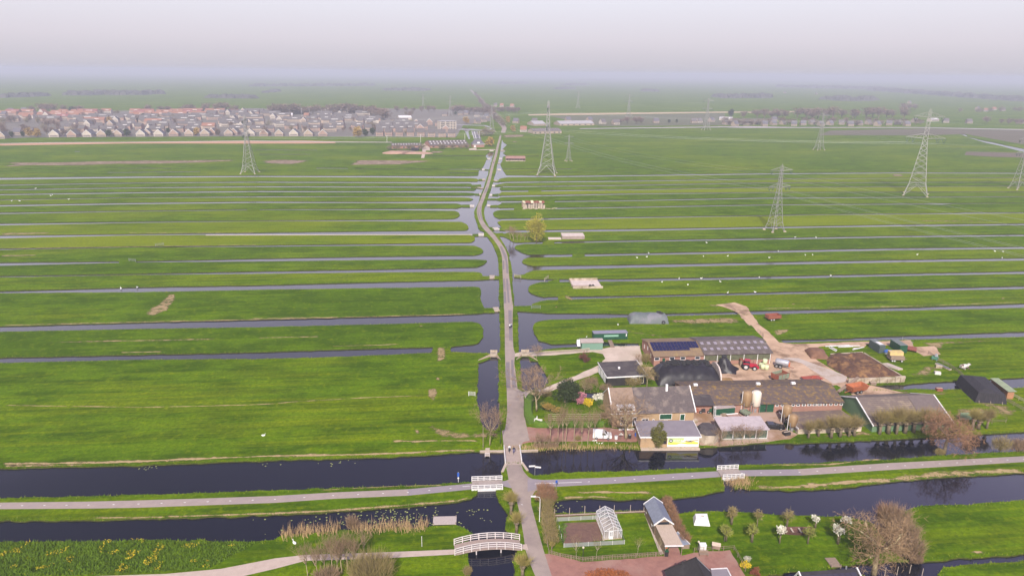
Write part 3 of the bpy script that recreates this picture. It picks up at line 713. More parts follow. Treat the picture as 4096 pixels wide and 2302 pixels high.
cyc2.add([(*p, 0.028) for p in L(z2, (1820, 764), (1860, 760), (1890, 812), (1826, 800))], [(0, 3, 2, 1)])
tag(cyc2.build('cycle_path_newer', CYC2), kind='structure')
dash = MB()
def dashes(line, gap, ln, wd, z=0.036):
 pts = sample(line, gap, closed=False)
 for i in range(len(pts) - 1):
  d = (pts[i + 1] - pts[i]).normalized()
  dash.box((pts[i].x, pts[i].y, z), (ln, wd, 0.003), math.atan2(d.y, d.x))
def midline(a, c):
 return [p.lerp(q, 0.5) for p, q in zip(a, c)]
ml = midline(tl, ql)
for seg in range(len(ml) - 2):
 dashes([ml[seg], ml[seg + 1]], 3.75, 0.36, 0.15)
dashes(L(z3, (730, 216), (1030, 199), (1475, 176), (1915, 152), (2100, 138)), 3.75, 0.36, 0.15)
mr = midline(crt2, crb2)
for seg in range(1, len(mr) - 1):
 dashes([mr[seg], mr[seg + 1]], 3.75, 0.36, 0.15)
for a, c in ((z3(112, 239), z3(650, 220)), (z2(1535, 803), z2(1588, 799)), (f4(506, 340), f4(534, 340)), (z2(1958, 930), z2(1970, 935))):
 p, q = P2(a), P2(c); d = q - p
 dash.box(((p.x + q.x) / 2, (p.y + q.y) / 2, 0.036), (d.length, 0.12, 0.003), math.atan2(d.y, d.x))
tag(dash.build('road_markings', PAINT), kind='structure')
gp = L(z1, (300, 1500), (700, 1448), (1200, 1432), (1600, 1395), (1986, 1320)) + L(z2, (400, 1295), (700, 1285), (1000, 1275), (1480, 1256))
gq = L(z1, (300, 1590), (900, 1530), (1300, 1510), (1700, 1462), (1986, 1395)) + L(z2, (400, 1338), (700, 1328), (1000, 1318), (1480, 1292))
fp = MB(); lane(fp, gp, gq, 0.02); fp.sheet(L(z2, (1955, 1222), (2000, 1218), (2010, 1262), (1960, 1252)), 0.024)
tag(fp.build('gravel_path', mat('shell_path', (0.50, 0.40, 0.34), (0.40, 0.31, 0.26), scale=0.8, rough=0.95, contrast=0.9)), kind='structure')
flat('paved_drive', [L(y2, (0, 1080), (110, 660), (250, 680), (600, 700), (2180, 690), (2480, 720)) + L(f1, (1200, 1240), (1215, 1330), (1190, 1368)) + L(y2, (1800, 1030), (500, 1035), (200, 1060), (40, 1110)),
      L(z3, (215, 1048), (285, 1040), (655, 1132), (1590, 1066), (1660, 940), (1740, 940), (1790, 1060), (1930, 1026), (2345, 1000), (2420, 1120), (2600, 1420), (270, 1420))], 0.012, PAVE, 0.5)
flat('farm_yard', [L(f1, (100, 878), (200, 866), (290, 852), (420, 800), (600, 730), (740, 665), (850, 612), (895, 560), (870, 520), (770, 500), (640, 508), (420, 528), (160, 540), (22, 545), (18, 515), (90, 500), (160, 508), (640, 480), (760, 466), (880, 468), (980, 443), (1232, 438), (1260, 625), (860, 628), (840, 690), (560, 795), (300, 905), (125, 960))], 0.016, GRAV, 0.8)
flat('dirt_yard', [L(f2, (0, 430), (330, 440), (1535, 400), (1535, 300), (1490, 170), (1470, 150), (1395, 75), (1330, 0)) + L(t3, (1800, 1196), (1720, 1105), (1640, 1068), (1560, 1045), (1700, 1030), (1785, 1060), (1882, 1195)) +
     L(t4, (60, 1240), (140, 1318), (240, 1330), (640, 1318), (1020, 1306), (1090, 1300)) + L(f3, (1100, 330), (1300, 320), (1360, 400), (1200, 420), (1030, 330), (640, 300), (620, 330), (260, 320), (60, 350), (60, 400), (130, 430), (230, 500), (470, 640), (480, 690), (640, 690), (1000, 770), (640, 800), (560, 820), (360, 700)) + L(f2, (2060, 640), (700, 660), (340, 600))], 0.012, SAND, 1.0)
flat('front_yard', [L(f2, (690, 1010), (720, 890), (900, 860), (1540, 890), (1640, 930), (1700, 1090), (1830, 1150), (1740, 1195), (1520, 1225), (1400, 1240), (1000, 1275), (790, 1265), (760, 1060), (60, 1040), (0, 1060), (0, 950))], 0.012, mat('front_yard_dirt', (0.44, 0.31, 0.24), (0.34, 0.225, 0.17), scale=0.3, rough=0.95, contrast=0.9, c3=(0.27, 0.16, 0.085), scale3=0.12, detail=8), 0.8)
flat('silo_plates', [L(y4, (100, 380), (400, 390), (1240, 700), (1210, 800), (1000, 830), (460, 480))], 0.022, CONC)
flat('garden_soil', [L(z3, (440, 690), (830, 672), (890, 890), (450, 925)), L(z3, (330, 590), (1390, 540), (1395, 566), (330, 622))], 0.02, mat('dug_soil', (0.19, 0.105, 0.08), (0.105, 0.06, 0.048), scale=1.6, rough=1, contrast=1.0, c3=(0.18, 0.10, 0.07), scale3=0.5, bump=0.8), 0.5)
flat('terrace', [L(z3, (1365, 580), (1400, 575), (1590, 1040), (1545, 1050)), L(z3, (860, 690), (905, 690), (925, 880), (890, 890))], 0.016, CONC)
soil = new(); soil_far = new()
for pts, ins in ((L(z2, (1255, 372), (1330, 350), (1400, 368), (1500, 390), (1600, 405), (1790, 395), (1838, 400), (1838, 460), (1680, 470), (1500, 478), (1380, 460), (1290, 420)), 2.2), (L(z2, (1170, 392), (1230, 390), (1240, 425), (1190, 425)), 0.6),
     (L(z2, (1270, 100), (1350, 80), (1370, 130), (1340, 190), (1280, 170)), 0.8), (L(z2, (1320, 5), (1380, 10), (1390, 40), (1340, 40)), 0.8), (L(t2, (1340, 1350), (1430, 1350), (1440, 1440), (1330, 1470)), 1.3),
     (L(t4, (70, 1225), (240, 1215), (200, 1260), (120, 1275)), 1.2), (L(t4, (1140, 1310), (1900, 1285), (1900, 1300), (1350, 1340), (1330, 1400), (1240, 1380)), 2.0), (L(f2, (860, 1110), (0, 0)), 0) if False else (L(f1, (1000, 268), (1250, 300), (1500, 330), (1480, 365), (1260, 350), (1100, 320)), 2.5),
     (L(t3, (1220, 1150), (1620, 1130), (1780, 1150), (1740, 1185), (1420, 1190), (1240, 1185)), 2.0), (L(t3, (1330, 1040), (1640, 1040), (1700, 1070), (1560, 1062)), 2.5), (L(t3, (450, 975), (490, 968), (560, 1010), (580, 1020), (500, 1018), (455, 1000)), 1.6), (L(t3, (388, 1055), (430, 1055), (425, 1068), (395, 1068)), 0.8),
     (L(f3, (1000, 600), (1100, 520), (1300, 480), (1430, 540), (1360, 600), (1100, 650)), 3), (L(f3, (1460, 900), (1700, 880), (1950, 940), (1980, 1040), (1700, 1090), (1500, 1040), (1420, 980)), 3), (L(f3, (600, 1130), (700, 1160), (1300, 1150), (1450, 1100), (1900, 1090), (2100, 1050), (2000, 1100), (1500, 1160), (900, 1185), (100, 1215), (20, 1190)), 1.5), (L(f2, (340, 640), (300, 480), (420, 430), (700, 430), (1000, 470), (1250, 520), (1100, 640)), 1.5), (L(f3, (1420, 780), (1700, 800), (2160, 900), (2160, 1040), (1980, 1060), (1700, 900), (1500, 860)), 4), (L(f3, (660, 740), (1300, 750), (1500, 760), (1420, 820), (1300, 800), (900, 790)), 3), (L(f3, (1240, 320), (1350, 340), (1400, 380), (1320, 390)), 2),
     (L(t1, (1010, 1125), (1060, 1085), (1160, 1020), (1200, 965), (1300, 960), (1280, 1010), (1230, 1085), (1120, 1130)), 1.6), (L(t1, (0, 525), (380, 520), (380, 532), (0, 545)), 1.4), (L(t1, (0, 685), (280, 682), (280, 692), (0, 700)), 1.4), (L(t1, (640, 1300), (1050, 1295), (1560, 1285), (1580, 1302), (1040, 1314), (400, 1326), (180, 1330), (180, 1322)), 1.0), (L(t2, (60, 1280), (500, 1270), (500, 1282), (60, 1290)), 0.7), (L(t2, (1220, 1195), (1260, 1195), (1260, 1206), (1220, 1206)), 0.7),
     (L(t4, (1040, 440), (1200, 432), (1700, 440), (1700, 450), (1100, 446)), 2.5), (L(t4, (220, 1035), (260, 1035), (260, 1046), (220, 1046)), 1), (L(t4, (1740, 994), (1780, 994), (1780, 1006), (1740, 1006)), 1), (L(t4, (930, 100), (1040, 100), (1060, 120), (960, 118)), 3),
     (L(v2, (1420, 680), (1480, 640), (1640, 640), (1780, 660), (1780, 695), (1500, 694)), 3), (L(v2, (1830, 650), (2050, 655), (2000, 675), (1830, 680)), 3), (L(v2, (1040, 745), (1300, 740), (1900, 750), (1900, 775), (1500, 800), (960, 805)), 4), (L(v2, (60, 745), (280, 735), (720, 745), (600, 780), (400, 800), (60, 785)), 5), (L(v1, (0, 690), (600, 680), (1300, 665), (2500, 660), (2500, 690), (1700, 715), (1200, 725), (560, 735), (0, 745)), 6),
     (L(v3, (320, 620), (415, 618), (415, 632), (325, 630)), 2), (L(v3, (512, 650), (545, 655), (580, 700), (560, 702)), 2), (L(v3, (230, 565), (300, 555), (500, 555), (500, 580), (250, 590)), 4), (L(f4, (270, 1270), (390, 1240), (0, 0)), 0) if False else (L(f3, (430, 640), (480, 640), (470, 690), (350, 690)), 1)):
 cover_sheet(soil_far if pts[0].y > 430 else soil, pts, 0.02 if pts[0].y > 430 else 0.008, ins * (3 if pts[0].y > 430 else 1))
cover_build('bare_soil', soil, patch_mat('bare_soil', (0.37, 0.265, 0.145), (0.20, 0.155, 0.06), scale=0.38, soft=0.2, k=0.03))
cover_build('far_bare_soil', soil_far, patch_mat('far_bare_soil', (0.26, 0.18, 0.12), (0.15, 0.11, 0.07), scale=0.05, stretch=(0.25, 1.6, 1), c3=(0.34, 0.25, 0.18), k=0.16))
straw = new()
for line, wd in ((L(z1, (0, 640), (500, 634), (900, 626), (1300, 606), (1700, 592), (1986, 580)) + L(z2, (600, 575), (1000, 565), (1400, 545), (1640, 540)), 1.9), (L(z1, (0, 655), (640, 644)), 1.2), (L(z1, (600, 1030), (780, 1026), (1000, 1026), (1300, 1016), (1986, 996)) + L(z2, (600, 975), (1100, 938), (1500, 905), (1620, 870)), 1.3),
     (L(z4, (250, 535), (400, 540), (800, 515), (1100, 488), (1400, 468), (1800, 425), (2200, 400), (2576, 385)), 3.4), (L(z4, (330, 345), (560, 340), (900, 335), (1240, 296), (1400, 292)), 1.1), (L(z3, (560, 345), (900, 335), (1200, 340), (1480, 330)), 1.4), (L(z3, (400, 400), (800, 385), (1100, 408)), 1.2), (L(z2, (480, 830), (1050, 800), (1400, 792)), 0.8),
     (L(z1, (0, 215), (1000, 230), (1350, 224), (1780, 213)) + L(z2, (180, 204), (320, 190), (520, 179), (850, 160), (1270, 145)), 0.7), (L(t1, (0, 1196), (600, 1180), (1880, 1152)) + L(t2, (900, 1132), (1600, 1112)), 1.5), (L(t1, (0, 640), (1880, 612)), 1.2), (L(t1, (900, 526), (1880, 524)), 1.8), (L(t2, (0, 1145), (900, 1130)), 1.0), (L(t4, (0, 1074), (1000, 1058), (1900, 1028)), 1.2),
     (L(t2, (570, 1346), (900, 1338), (1100, 1330)), 0.9), (L(t1, (850, 1392), (1200, 1384)), 1.0), (L(z2, (1000, 478), (1300, 474), (1650, 470)), 2.0), (L(t6, (650, 735), (760, 728), (1000, 722)), 2.2), (L(t6, (610, 668), (780, 660)), 2.5), (L(z4, (2080, 1100), (2240, 1078)), 1.0), (L(t6, (280, 760), (360, 765), (420, 740)), 2.5)):
 ribbon(straw, line, wd * 1.35, 0.012)
cover_build('dead_reed_litter', straw, patch_mat('dead_reed', (0.46, 0.34, 0.19), (0.28, 0.20, 0.085), scale=0.55, lo=0.3, hi=0.7, stretch=(0.5, 1.2, 1), k=-0.03), 'stuff')
bush = MB()
def belt(name, pts, c1, c2, z=0.05, sc=0.02):
 return flat(name, [pts], z, mat(name, c1, c2, scale=sc, rough=1, contrast=1, stretch=(0.3, 1, 1)))
belt('reed_belt', L(v1, (0, 505), (400, 495), (1300, 488), (2000, 480), (2576, 474)) + L(v2, (200, 550), (560, 547), (880, 556), (880, 574), (560, 578), (0, 578)) + L(v1, (2300, 500), (1300, 500), (0, 522)), (0.55, 0.30, 0.18), (0.40, 0.22, 0.13), 0.06)
belt('dike_path', L(v1, (0, 498), (600, 488), (1300, 484), (2576, 470)) + L(v2, (860, 558), (1460, 562), (1460, 568), (860, 566)) + L(v1, (2576, 476), (1300, 489), (600, 493), (0, 503)), (0.5, 0.42, 0.38), (0.4, 0.33, 0.3), 0.09)
belt('ring_road', L(v3, (980, 500), (1500, 493), (2576, 480)) + L(v4, (600, 450), (1640, 450), (2576, 468), (2900, 478), (2900, 486), (2576, 475), (1640, 456), (600, 456), (0, 456)) + L(v3, (2576, 488), (1500, 500), (980, 506)), (0.42, 0.36, 0.38), (0.36, 0.31, 0.33), 0.09)
belt('reed_dike', L(v3, (500, 368), (800, 360), (1500, 352), (2576, 340)) + L(v4, (0, 318), (600, 312), (600, 322), (200, 328)) + L(v3, (2576, 352), (1500, 368), (900, 378), (500, 380)), (0.50, 0.38, 0.24), (0.36, 0.27, 0.16), 0.07)
belt('brown_field', L(v4, (900, 480), (1700, 462), (2576, 476), (2900, 486), (2900, 640), (2576, 600), (2080, 510), (1700, 520), (1100, 520), (800, 520)), (0.14, 0.105, 0.07), (0.09, 0.09, 0.04), 0.05)
belt('brown_meadow', L(v4, (2080, 660), (2576, 670), (2900, 690), (2900, 720), (2300, 705), (2060, 690)), (0.15, 0.10, 0.075), (0.10, 0.09, 0.045), 0.05)
belt('grey_meadow', L(v3, (700, 385), (2576, 356)) + L(v4, (0, 330), (0, 372), (500, 372), (500, 380)) + L(v3, (2576, 470), (1200, 480), (900, 430)), (0.125, 0.11, 0.055), (0.085, 0.105, 0.04), 0.04)
belt('village_gardens', L(g1, (0, 765), (600, 745), (2576, 732)) + L(g2, (2576, 722)) + L(g3, (2400, 725)) + L(g4, (1700, 745), (1850, 500), (2400, 420), (2350, 200)) + L(g3, (2400, 160), (1000, 170)) + L(g2, (1000, 180), (0, 210)) + L(g1, (600, 230), (0, 300), (-600, 330), (-600, 790)), (0.12, 0.115, 0.095), (0.20, 0.165, 0.14), 0.04, 0.05)
belt('slip_road', L(g4, (2010, 615), (2130, 620), (2215, 770), (2060, 770)), (0.17, 0.16, 0.18), (0.14, 0.13, 0.15), 0.06)
belt('junction_road', L(g4, (1740, 578), (2010, 570), (2200, 590), (2400, 560), (2440, 580), (2200, 612), (2000, 600), (1740, 590)), (0.32, 0.3, 0.32), (0.27, 0.26, 0.28), 0.06)
belt('side_road', L(g4, (1710, 485), (2300, 500), (2400, 540), (2350, 548), (2250, 512), (1710, 497)), (0.32, 0.3, 0.32), (0.27, 0.26, 0.28), 0.06)
flat('slip_road_lines', [L(g4, (2060, 625), (2070, 622), (2110, 765), (2098, 768)), L(g4, (2012, 614), (2018, 614), (2068, 768), (2058, 768)), L(g4, (2118, 620), (2124, 620), (2180, 768), (2172, 768))], 0.1, PAINT)
flat('far_farm_track', [L(g4, (1110, 850), (1240, 842), (1180, 900), (1190, 1000), (1110, 1000), (1075, 1150), (1010, 1150), (1040, 1030), (1020, 900)), L(g4, (1960, 965), (2110, 945), (2110, 985), (2480, 975), (2480, 990), (2100, 996), (1960, 990))], 0.05, GRAV)
BARK = mm('bark', (0.22, 0.17, 0.11), (0.12, 0.09, 0.06), scale=3)
BARKP = mm('pale_bark', (0.42, 0.34, 0.20), (0.28, 0.22, 0.13), scale=3)
TWIG = mm('bare_twigs', (0.31, 0.205, 0.125), (0.21, 0.14, 0.085), scale=0.7)
TWIGR = mm('reddish_twigs', (0.33, 0.18, 0.10), (0.23, 0.125, 0.07), scale=0.7)
TWIGY = mm('willow_shoots', (0.36, 0.29, 0.085), (0.26, 0.21, 0.06), scale=0.6)
TWIGO = mm('budding_twigs', (0.30, 0.24, 0.09), (0.22, 0.16, 0.07), scale=0.6)
LEAFY = mm('young_leaves', (0.40, 0.34, 0.035), (0.27, 0.25, 0.03), scale=0.7)
LEAFO = mm('ochre_leaves', (0.36, 0.24, 0.05), (0.26, 0.17, 0.04), scale=0.7)
LEAFG = mm('green_leaves', (0.10, 0.17, 0.02), (0.05, 0.10, 0.012), scale=0.9)
LEAFD = mm('dark_needles', (0.05, 0.07, 0.02), (0.022, 0.035, 0.012), scale=0.9)
HEDGE = mm('clipped_hedge', (0.11, 0.19, 0.012), (0.055, 0.11, 0.008), scale=2.5, bump=0.6, contrast=0.8)
WHITE_BL = mm('white_blossom', (0.80, 0.76, 0.66), (0.62, 0.60, 0.45), scale=2)
PINK_BL = mm('pink_blossom', (0.56, 0.24, 0.28), (0.40, 0.14, 0.19), scale=1.5)
YEL_BL = mm('yellow_blossom', (0.72, 0.52, 0.02), (0.55, 0.40, 0.02), scale=1.5)
REDB = mm('dark_red_leaves', (0.16, 0.045, 0.035), (0.10, 0.03, 0.025), scale=1.5)
def rv(k=1.0):
 return Vector((rnd.gauss(0, 1), rnd.gauss(0, 1), rnd.gauss(0, 1))) * k
def grow(tb, cb, p, d, ln, r, lev, mx, up, tw, twl, spread):
 """one limb with its side limbs; the first two levels go to the trunk mesh, the rest to the crown mesh"""
 n = 4 if lev < 2 else 3
 pts = [p]; q = p; dd = d.normalized()
 for i in range(n):
  dd = (dd + rv(0.16 if lev else 0.05) + Vector((0, 0, up * (1 if lev else 0.3)))).normalized()
  q = q + dd * ln / n; pts.append(q)
 (tb if lev < 2 else cb).chain(pts, [r * (1 - 0.6 * i / n) for i in range(n + 1)], 6 if lev == 0 else (4 if lev == 1 else 3))
 if lev >= mx:
  for i in range(tw):
   k = rnd.random(); a = pts[1 + int(k * (n - 1))].lerp(pts[n], rnd.random())
   cb.leaf(a, (dd + rv(0.75) + Vector((0, 0, up))).normalized() * twl * rnd.uniform(0.6, 1.3), 0.036)
  return
 kids_ = {0: rnd.randint(6, 8), 1: rnd.randint(5, 6), 2: 5}.get(lev, 4)
 for i in range(kids_):
  k = rnd.uniform((0.72 if ln > 7 else 0.55) if lev == 0 else 0.25, 1.0); idx = min(n - 1, int(k * n)); a = pts[idx].lerp(pts[idx + 1], k * n - idx)
  side = dd.orthogonal().normalized(); ang = 2 * math.pi * (i + rnd.random() * 0.6) / kids_
  side.rotate(Matrix.Rotation(ang, 3, dd))
  nd_ = (dd * (1 - spread * rnd.uniform(0.6, 1.1)) + side * spread * rnd.uniform(0.8, 1.3)).normalized()
  grow(tb, cb, a, nd_, ln * rnd.uniform(0.55, 0.75) if lev else ln * rnd.uniform(0.7, 1.0) * (.55 if ln > 7 else 1), r * (0.5 if lev == 0 else 0.36), lev + 1, mx, up, tw, twl, spread)
def bare_tree(name, label, cat, h, tr=0.2, trunk=0.4, spread=0.6, mx=3, tw=7, twl=0.9, up=0.1, bark=None, twig=None, seed=1, group=None, widen=1.0):
 global rnd
 keep = rnd; rnd = random.Random(seed)
 tb, cb = MB(), MB()
 grow(tb, cb, Vector((0, 0, -0.1)), Vector((0, 0, 1)), h * trunk, tr, 0, mx, up, tw, twl, spread)
 top = max((v.z for v in cb.v), default=h); s = h / top
 for v in tb.v + cb.v:
  v.z *= s; v.x *= widen * s; v.y *= widen * s
 rnd = keep
 t = thing(name, label, cat, group=group)
 tb.build('trunk', bark or BARK, t, True); cb.build('crown', twig or TWIG, t)
 return t
def pollard(name, label, cat, h, head=0.45, tr=0.28, shoots=90, fan=0.55, twig=None, seed=1, bark=None, wd=0.034):
 global rnd
 keep = rnd; rnd = random.Random(seed)
 tb, cb = MB(), MB(); z = h * head
 tb.chain([(0, 0, -0.1), (0.05, 0, z * 0.5), (0, 0.04, z * 0.85)], [tr * 1.15, tr * 0.9, tr], 8)
 tb.blob((0, 0, z), (tr * 1.7, tr * 1.7, tr * 1.4), seed)
 for i in range(shoots):
  d = (Vector((rnd.gauss(0, fan), rnd.gauss(0, fan), 1.0))).normalized()
  p = Vector((0, 0, z)) + d * tr; ln = (h - z) * rnd.uniform(0.7, 1.1)
  q = p + d * ln * 0.5 + rv(0.08); cb.chain([p, q], [0.02, 0.012], 3)
  for k in range(8):
   a = p.lerp(q, rnd.uniform(0.3, 1)); cb.leaf(a, (d + rv(0.42)).normalized() * ln * rnd.uniform(0.25, 0.5), wd)
 rnd = keep
 t = thing(name, label, cat)
 tb.build('trunk', bark or BARK, t, True); cb.build('crown', twig or TWIGY, t)
 return t
def cloud(b, c, r, n, ln, wd, seed, lumps=9, flat_=0.0):
 """leaf cards gathered in clumps through an ellipsoid"""
 g = random.Random(seed); cs = []
 for i in range(lumps):
  while True:
   p = Vector((g.uniform(-1, 1), g.uniform(-1, 1), g.uniform(-1, 1)))
   if p.length < 1:
    break
  cs.append((Vector((c[0] + p.x * r[0] * 0.72, c[1] + p.y * r[1] * 0.72, c[2] + p.z * r[2] * 0.72)), g.uniform(0.28, 0.5)))
 for i in range(n):
  p, k = cs[g.randrange(lumps)]
  d = Vector((g.gauss(0, 1), g.gauss(0, 1), g.gauss(0, 1))).normalized()
  q = p + Vector((d.x * r[0], d.y * r[1], d.z * r[2])) * k * g.random() ** 0.33
  u = (d + Vector((g.gauss(0, .7), g.gauss(0, .7), g.gauss(0, .7) + 0.3))).normalized(); v = u.cross(Vector((g.gauss(0, 1), g.gauss(0, 1), g.gauss(0, 1)))).normalized()
  o = len(b.v); L_, W_ = ln * g.uniform(0.6, 1.4), wd * g.uniform(0.6, 1.4) / 2
  b.v.extend((q - v * W_, q + v * W_, q + u * L_ + v * W_ * 0.4, q + u * L_ - v * W_ * 0.4)); b.f.append([o, o + 1, o + 2, o + 3]); b.m.append(b.mi)
def leafy(name, label, cat, h, r, leaf, n=900, ln=0.35, wd=0.22, base=0.25, tr=0.15, bark=None, seed=1, lumps=12, group=None, stems=0):
 t = thing(name, label, cat, group=group)
 tb = MB(); tb.chain([(0, 0, -0.1), (0.03, 0.02, h * base), (0, 0, h * 0.75)], [tr, tr * 0.8, tr * 0.25], 6)
 g = random.Random(seed)
 for i in range(5 + stems):
  a = g.uniform(0, 6.28); z0 = h * g.uniform(base * 0.8, base + 0.2)
  tb.chain([(0, 0, z0), (math.cos(a) * r * 0.35, math.sin(a) * r * 0.35, z0 + h * 0.14), (math.cos(a) * r * 0.6, math.sin(a) * r * 0.6, z0 + h * 0.26)], [tr * 0.5, tr * 0.35, tr * 0.12], 5)
 tb.build('trunk', bark or BARK, t, True)
 cb = MB(); cloud(cb, (0, 0, h * (1 + base) / 2), (r, r, h * (1 - base) / 2), n, ln, wd, seed, lumps); cb.build('crown', leaf, t)
 return t
def shrub(name, label, cat, r, h, leaf, n=500, ln=0.3, wd=0.18, seed=1, stems=9, bark=None, group=None, twiggy=0, twig=None):
 t = thing(name, label, cat, group=group)
 g = random.Random(seed); tb, cb = MB(), MB()
 for i in range(stems):
  a = g.uniform(0, 6.28); k = g.uniform(0.2, 0.8)
  tb.chain([(math.cos(a) * r[0] * 0.12, math.sin(a) * r[1] * 0.12, -0.05), (math.cos(a) * r[0] * k * 0.6, math.sin(a) * r[1] * k * 0.6, h * 0.5), (math.cos(a) * r[0] * k, math.sin(a) * r[1] * k, h * 0.85)], [0.035, 0.025, 0.01], 4)
 global rnd
 keep = rnd; rnd = g
 for i in range(twiggy):
  a = g.uniform(0, 6.28); k = g.random() ** 0.5
  p = Vector((math.cos(a) * r[0] * k * 0.8, math.sin(a) * r[1] * k * 0.8, h * g.uniform(0.05, 0.6)))
  cb.leaf(p, (Vector((p.x / r[0] * 0.5, p.y / r[1] * 0.5, 1)) + rv(0.3)).normalized() * h * g.uniform(0.25, 0.5), 0.06)
 rnd = keep
 if n:
  cloud(cb, (0, 0, h * 0.55), (r[0], r[1], h * 0.48), n, ln, wd, seed + 5)
 tb.build('stem', bark or BARK, t, True); cb.build('foliage', leaf, t)
 return t
def at(o, p, rz=0.0, s=None):
 q = G(*p) if not isinstance(p, Vector) else p
 o.location = q; o.rotation_euler = (0, 0, rz)
 if s:
  o.scale = (s,) * 3 if not hasattr(s, '__len__') else s
 return o
def HT(t, u, v, vt):
 b_ = t(u, v); return H(b_[0], b_[1], t(u, vt)[1])
al = [bare_tree('bare_alder', '', 'tree', 9.5, 0.30, 0.62, 0.42, 3, 8, 0.9, 0.16, BARKP, TWIG, 11 + i) for i in range(3)]
spots = ((418, 1446, 1190, 'leftmost of the bare alders beside the shell path'), (490, 1440, 1200, 'bare alder with a forked stem, second from the west end of the clump'), (545, 1425, 1165, 'bare alder between the second and fourth trunks of the path clump'), (592, 1415, 1130, 'bare alder third trunk behind the yellow willow scrub'),
   (632, 1446, 1170, 'bare alder standing in front of the shell path amid the clump'), (664, 1425, 1120, 'bare alder with the tallest crown of the path clump'), (706, 1402, 1100, 'bare alder at the north edge of the shell path, reed fringe behind it'), (752, 1398, 1120, 'bare alder next to the yellow willow scrub by the path'), (822, 1290, 1090, 'lone bare alder beyond the shell path, east end of the clump'))
for i, (u, v, vt, lb) in enumerate(spots):
 h = HT(z2, u, v, vt); src = al[i % 3]
 loc = G(*z2(u, v))
 o = src if i < 3 else dup(src, loc)
 o.location = loc; o.rotation_euler = (0, 0, i * 1.3); o.scale = (h / 9.5 * 0.8, h / 9.5 * 0.8, h / 9.5); o['label'] = lb; o['group'] = 'bare alders by the shell path'
at(shrub('willow_scrub', 'large yellowish bare willow scrub below the shell path', 'shrub', (4.4, 3.2), 5.2, TWIGO, 260, 0.4, 0.06, 3, 22, BARK, None, 2200), z2(880, 1470))
at(shrub('bramble_shrub', 'low brown scrub under the alders beside the path', 'shrub', (2.6, 2.0), 2.4, TWIG, 120, 0.4, 0.07, 4, 12, BARK, None, 900), z2(560, 1475))
at(shrub('reed_willow', 'small bare purplish shrub standing in the reed fringe', 'shrub', (1.2, 1.0), 3.0, TWIG, 60, 0.4, 0.05, 9, 10, BARK, None, 500), z2(742, 1105))
at(shrub('shore_bush', 'round straw brown bush at the creek edge under the footbridge', 'shrub', (0.9, 0.9), 1.4, TWIGO, 300, 0.3, 0.06, 6, 8, BARK, None, 400), z2(1573, 1432))
pw = pollard('pollard_willow', 'pollard willow on the road verge beside the white cycle bridge', 'tree', 5.0, 0.42, 0.26, 110, 0.42, TWIGY, 21)
at(pw, z2(1884, 1000)); hh = HT(z2, 1884, 1000, 815) / 5.0; pw.scale = (hh,) * 3
for i, (u, v, vt, lb) in enumerate(((1924, 1136, 968, 'pollard willow on the road verge midway between cycle bridge and footbridge'), (1968, 1462, 1268, 'bushy pollard willow beside the road at the near end of the footbridge'))):
 o = dup(pw, G(*z2(u, v)), 1 + i, lb, 'pollard willows along the road verge'); hh = HT(z2, u, v, vt) / 5.0; o.scale = (hh * 1.1, hh * 1.1, hh)
pw['group'] = 'pollard willows along the road verge'
slim = bare_tree('bare_ash_tree', 'slim bare tree on the canal corner left of the road bridge', 'tree', 9.0, 0.16, 0.45, 0.5, 3, 8, 0.8, 0.16, BARKP, TWIG, 31)
at(slim, z2(1732, 505)); hh = HT(z2, 1732, 505, 172) / 9.0; slim.scale = (hh * 0.95, hh * 0.95, hh)
o = dup(slim, G(*f1(232, 1068)), 2.0, 'tall bare tree with yellowish trunk inside the clipped hedge corner'); hh = HT(f1, 232, 1068, 575) / 9.0; o.scale = (hh * 1.5, hh * 1.5, hh)
yard = bare_tree('bare_walnut_tree', 'spreading bare tree in front of the yellow brick farmhouse', 'tree', 9.0, 0.26, 0.42, 0.6, 3, 7, 0.7, 0.10, BARKP, TWIG, 33)
at(yard, f1(1096, 1335)); hh = HT(f1, 1096, 1335, 880) / 9.0; yard.scale = (hh * 1.1, hh * 1.1, hh)
o = dup(slim, G(*f1(232, 560)), 0.5, 'small bare tree beside the culvert of the farm lane'); hh = HT(f1, 232, 560, 415) / 9; o.scale = (hh * 1.3,) * 2 + (hh,)
o = dup(slim, G(*f1(1216, 622)), 1.5, 'small bare tree on the pale yard behind the black roofed shed'); hh = HT(f1, 1216, 622, 500) / 9; o.scale = (hh * 1.2,) * 2 + (hh,)
o = dup(yard, G(*f1(690, 905)), 1.5, 'bare umbrella crowned tree between the moat and the black roofed shed'); hh = HT(f1, 690, 905, 740) / 9; o.scale = (hh * 1.1,) * 2 + (hh,)
for i, (u, v, vt, lb) in enumerate(((752, 890, 800, 'thin bare sapling at the moat edge, nearest the umbrella crowned tree'), (812, 870, 770, 'thin bare sapling at the moat edge, nearest the black roofed shed'))):
 o = dup(slim, G(*f1(u, v)), i, lb); hh = HT(f1, u, v, vt) / 9; o.scale = (hh * 0.8,) * 2 + (hh,)
lime = bare_tree('lime_tree', '', 'tree', 8.0, 0.20, 0.95, 0.42, 3, 6, 0.5, 0.25, BARKP, TWIG, 41)
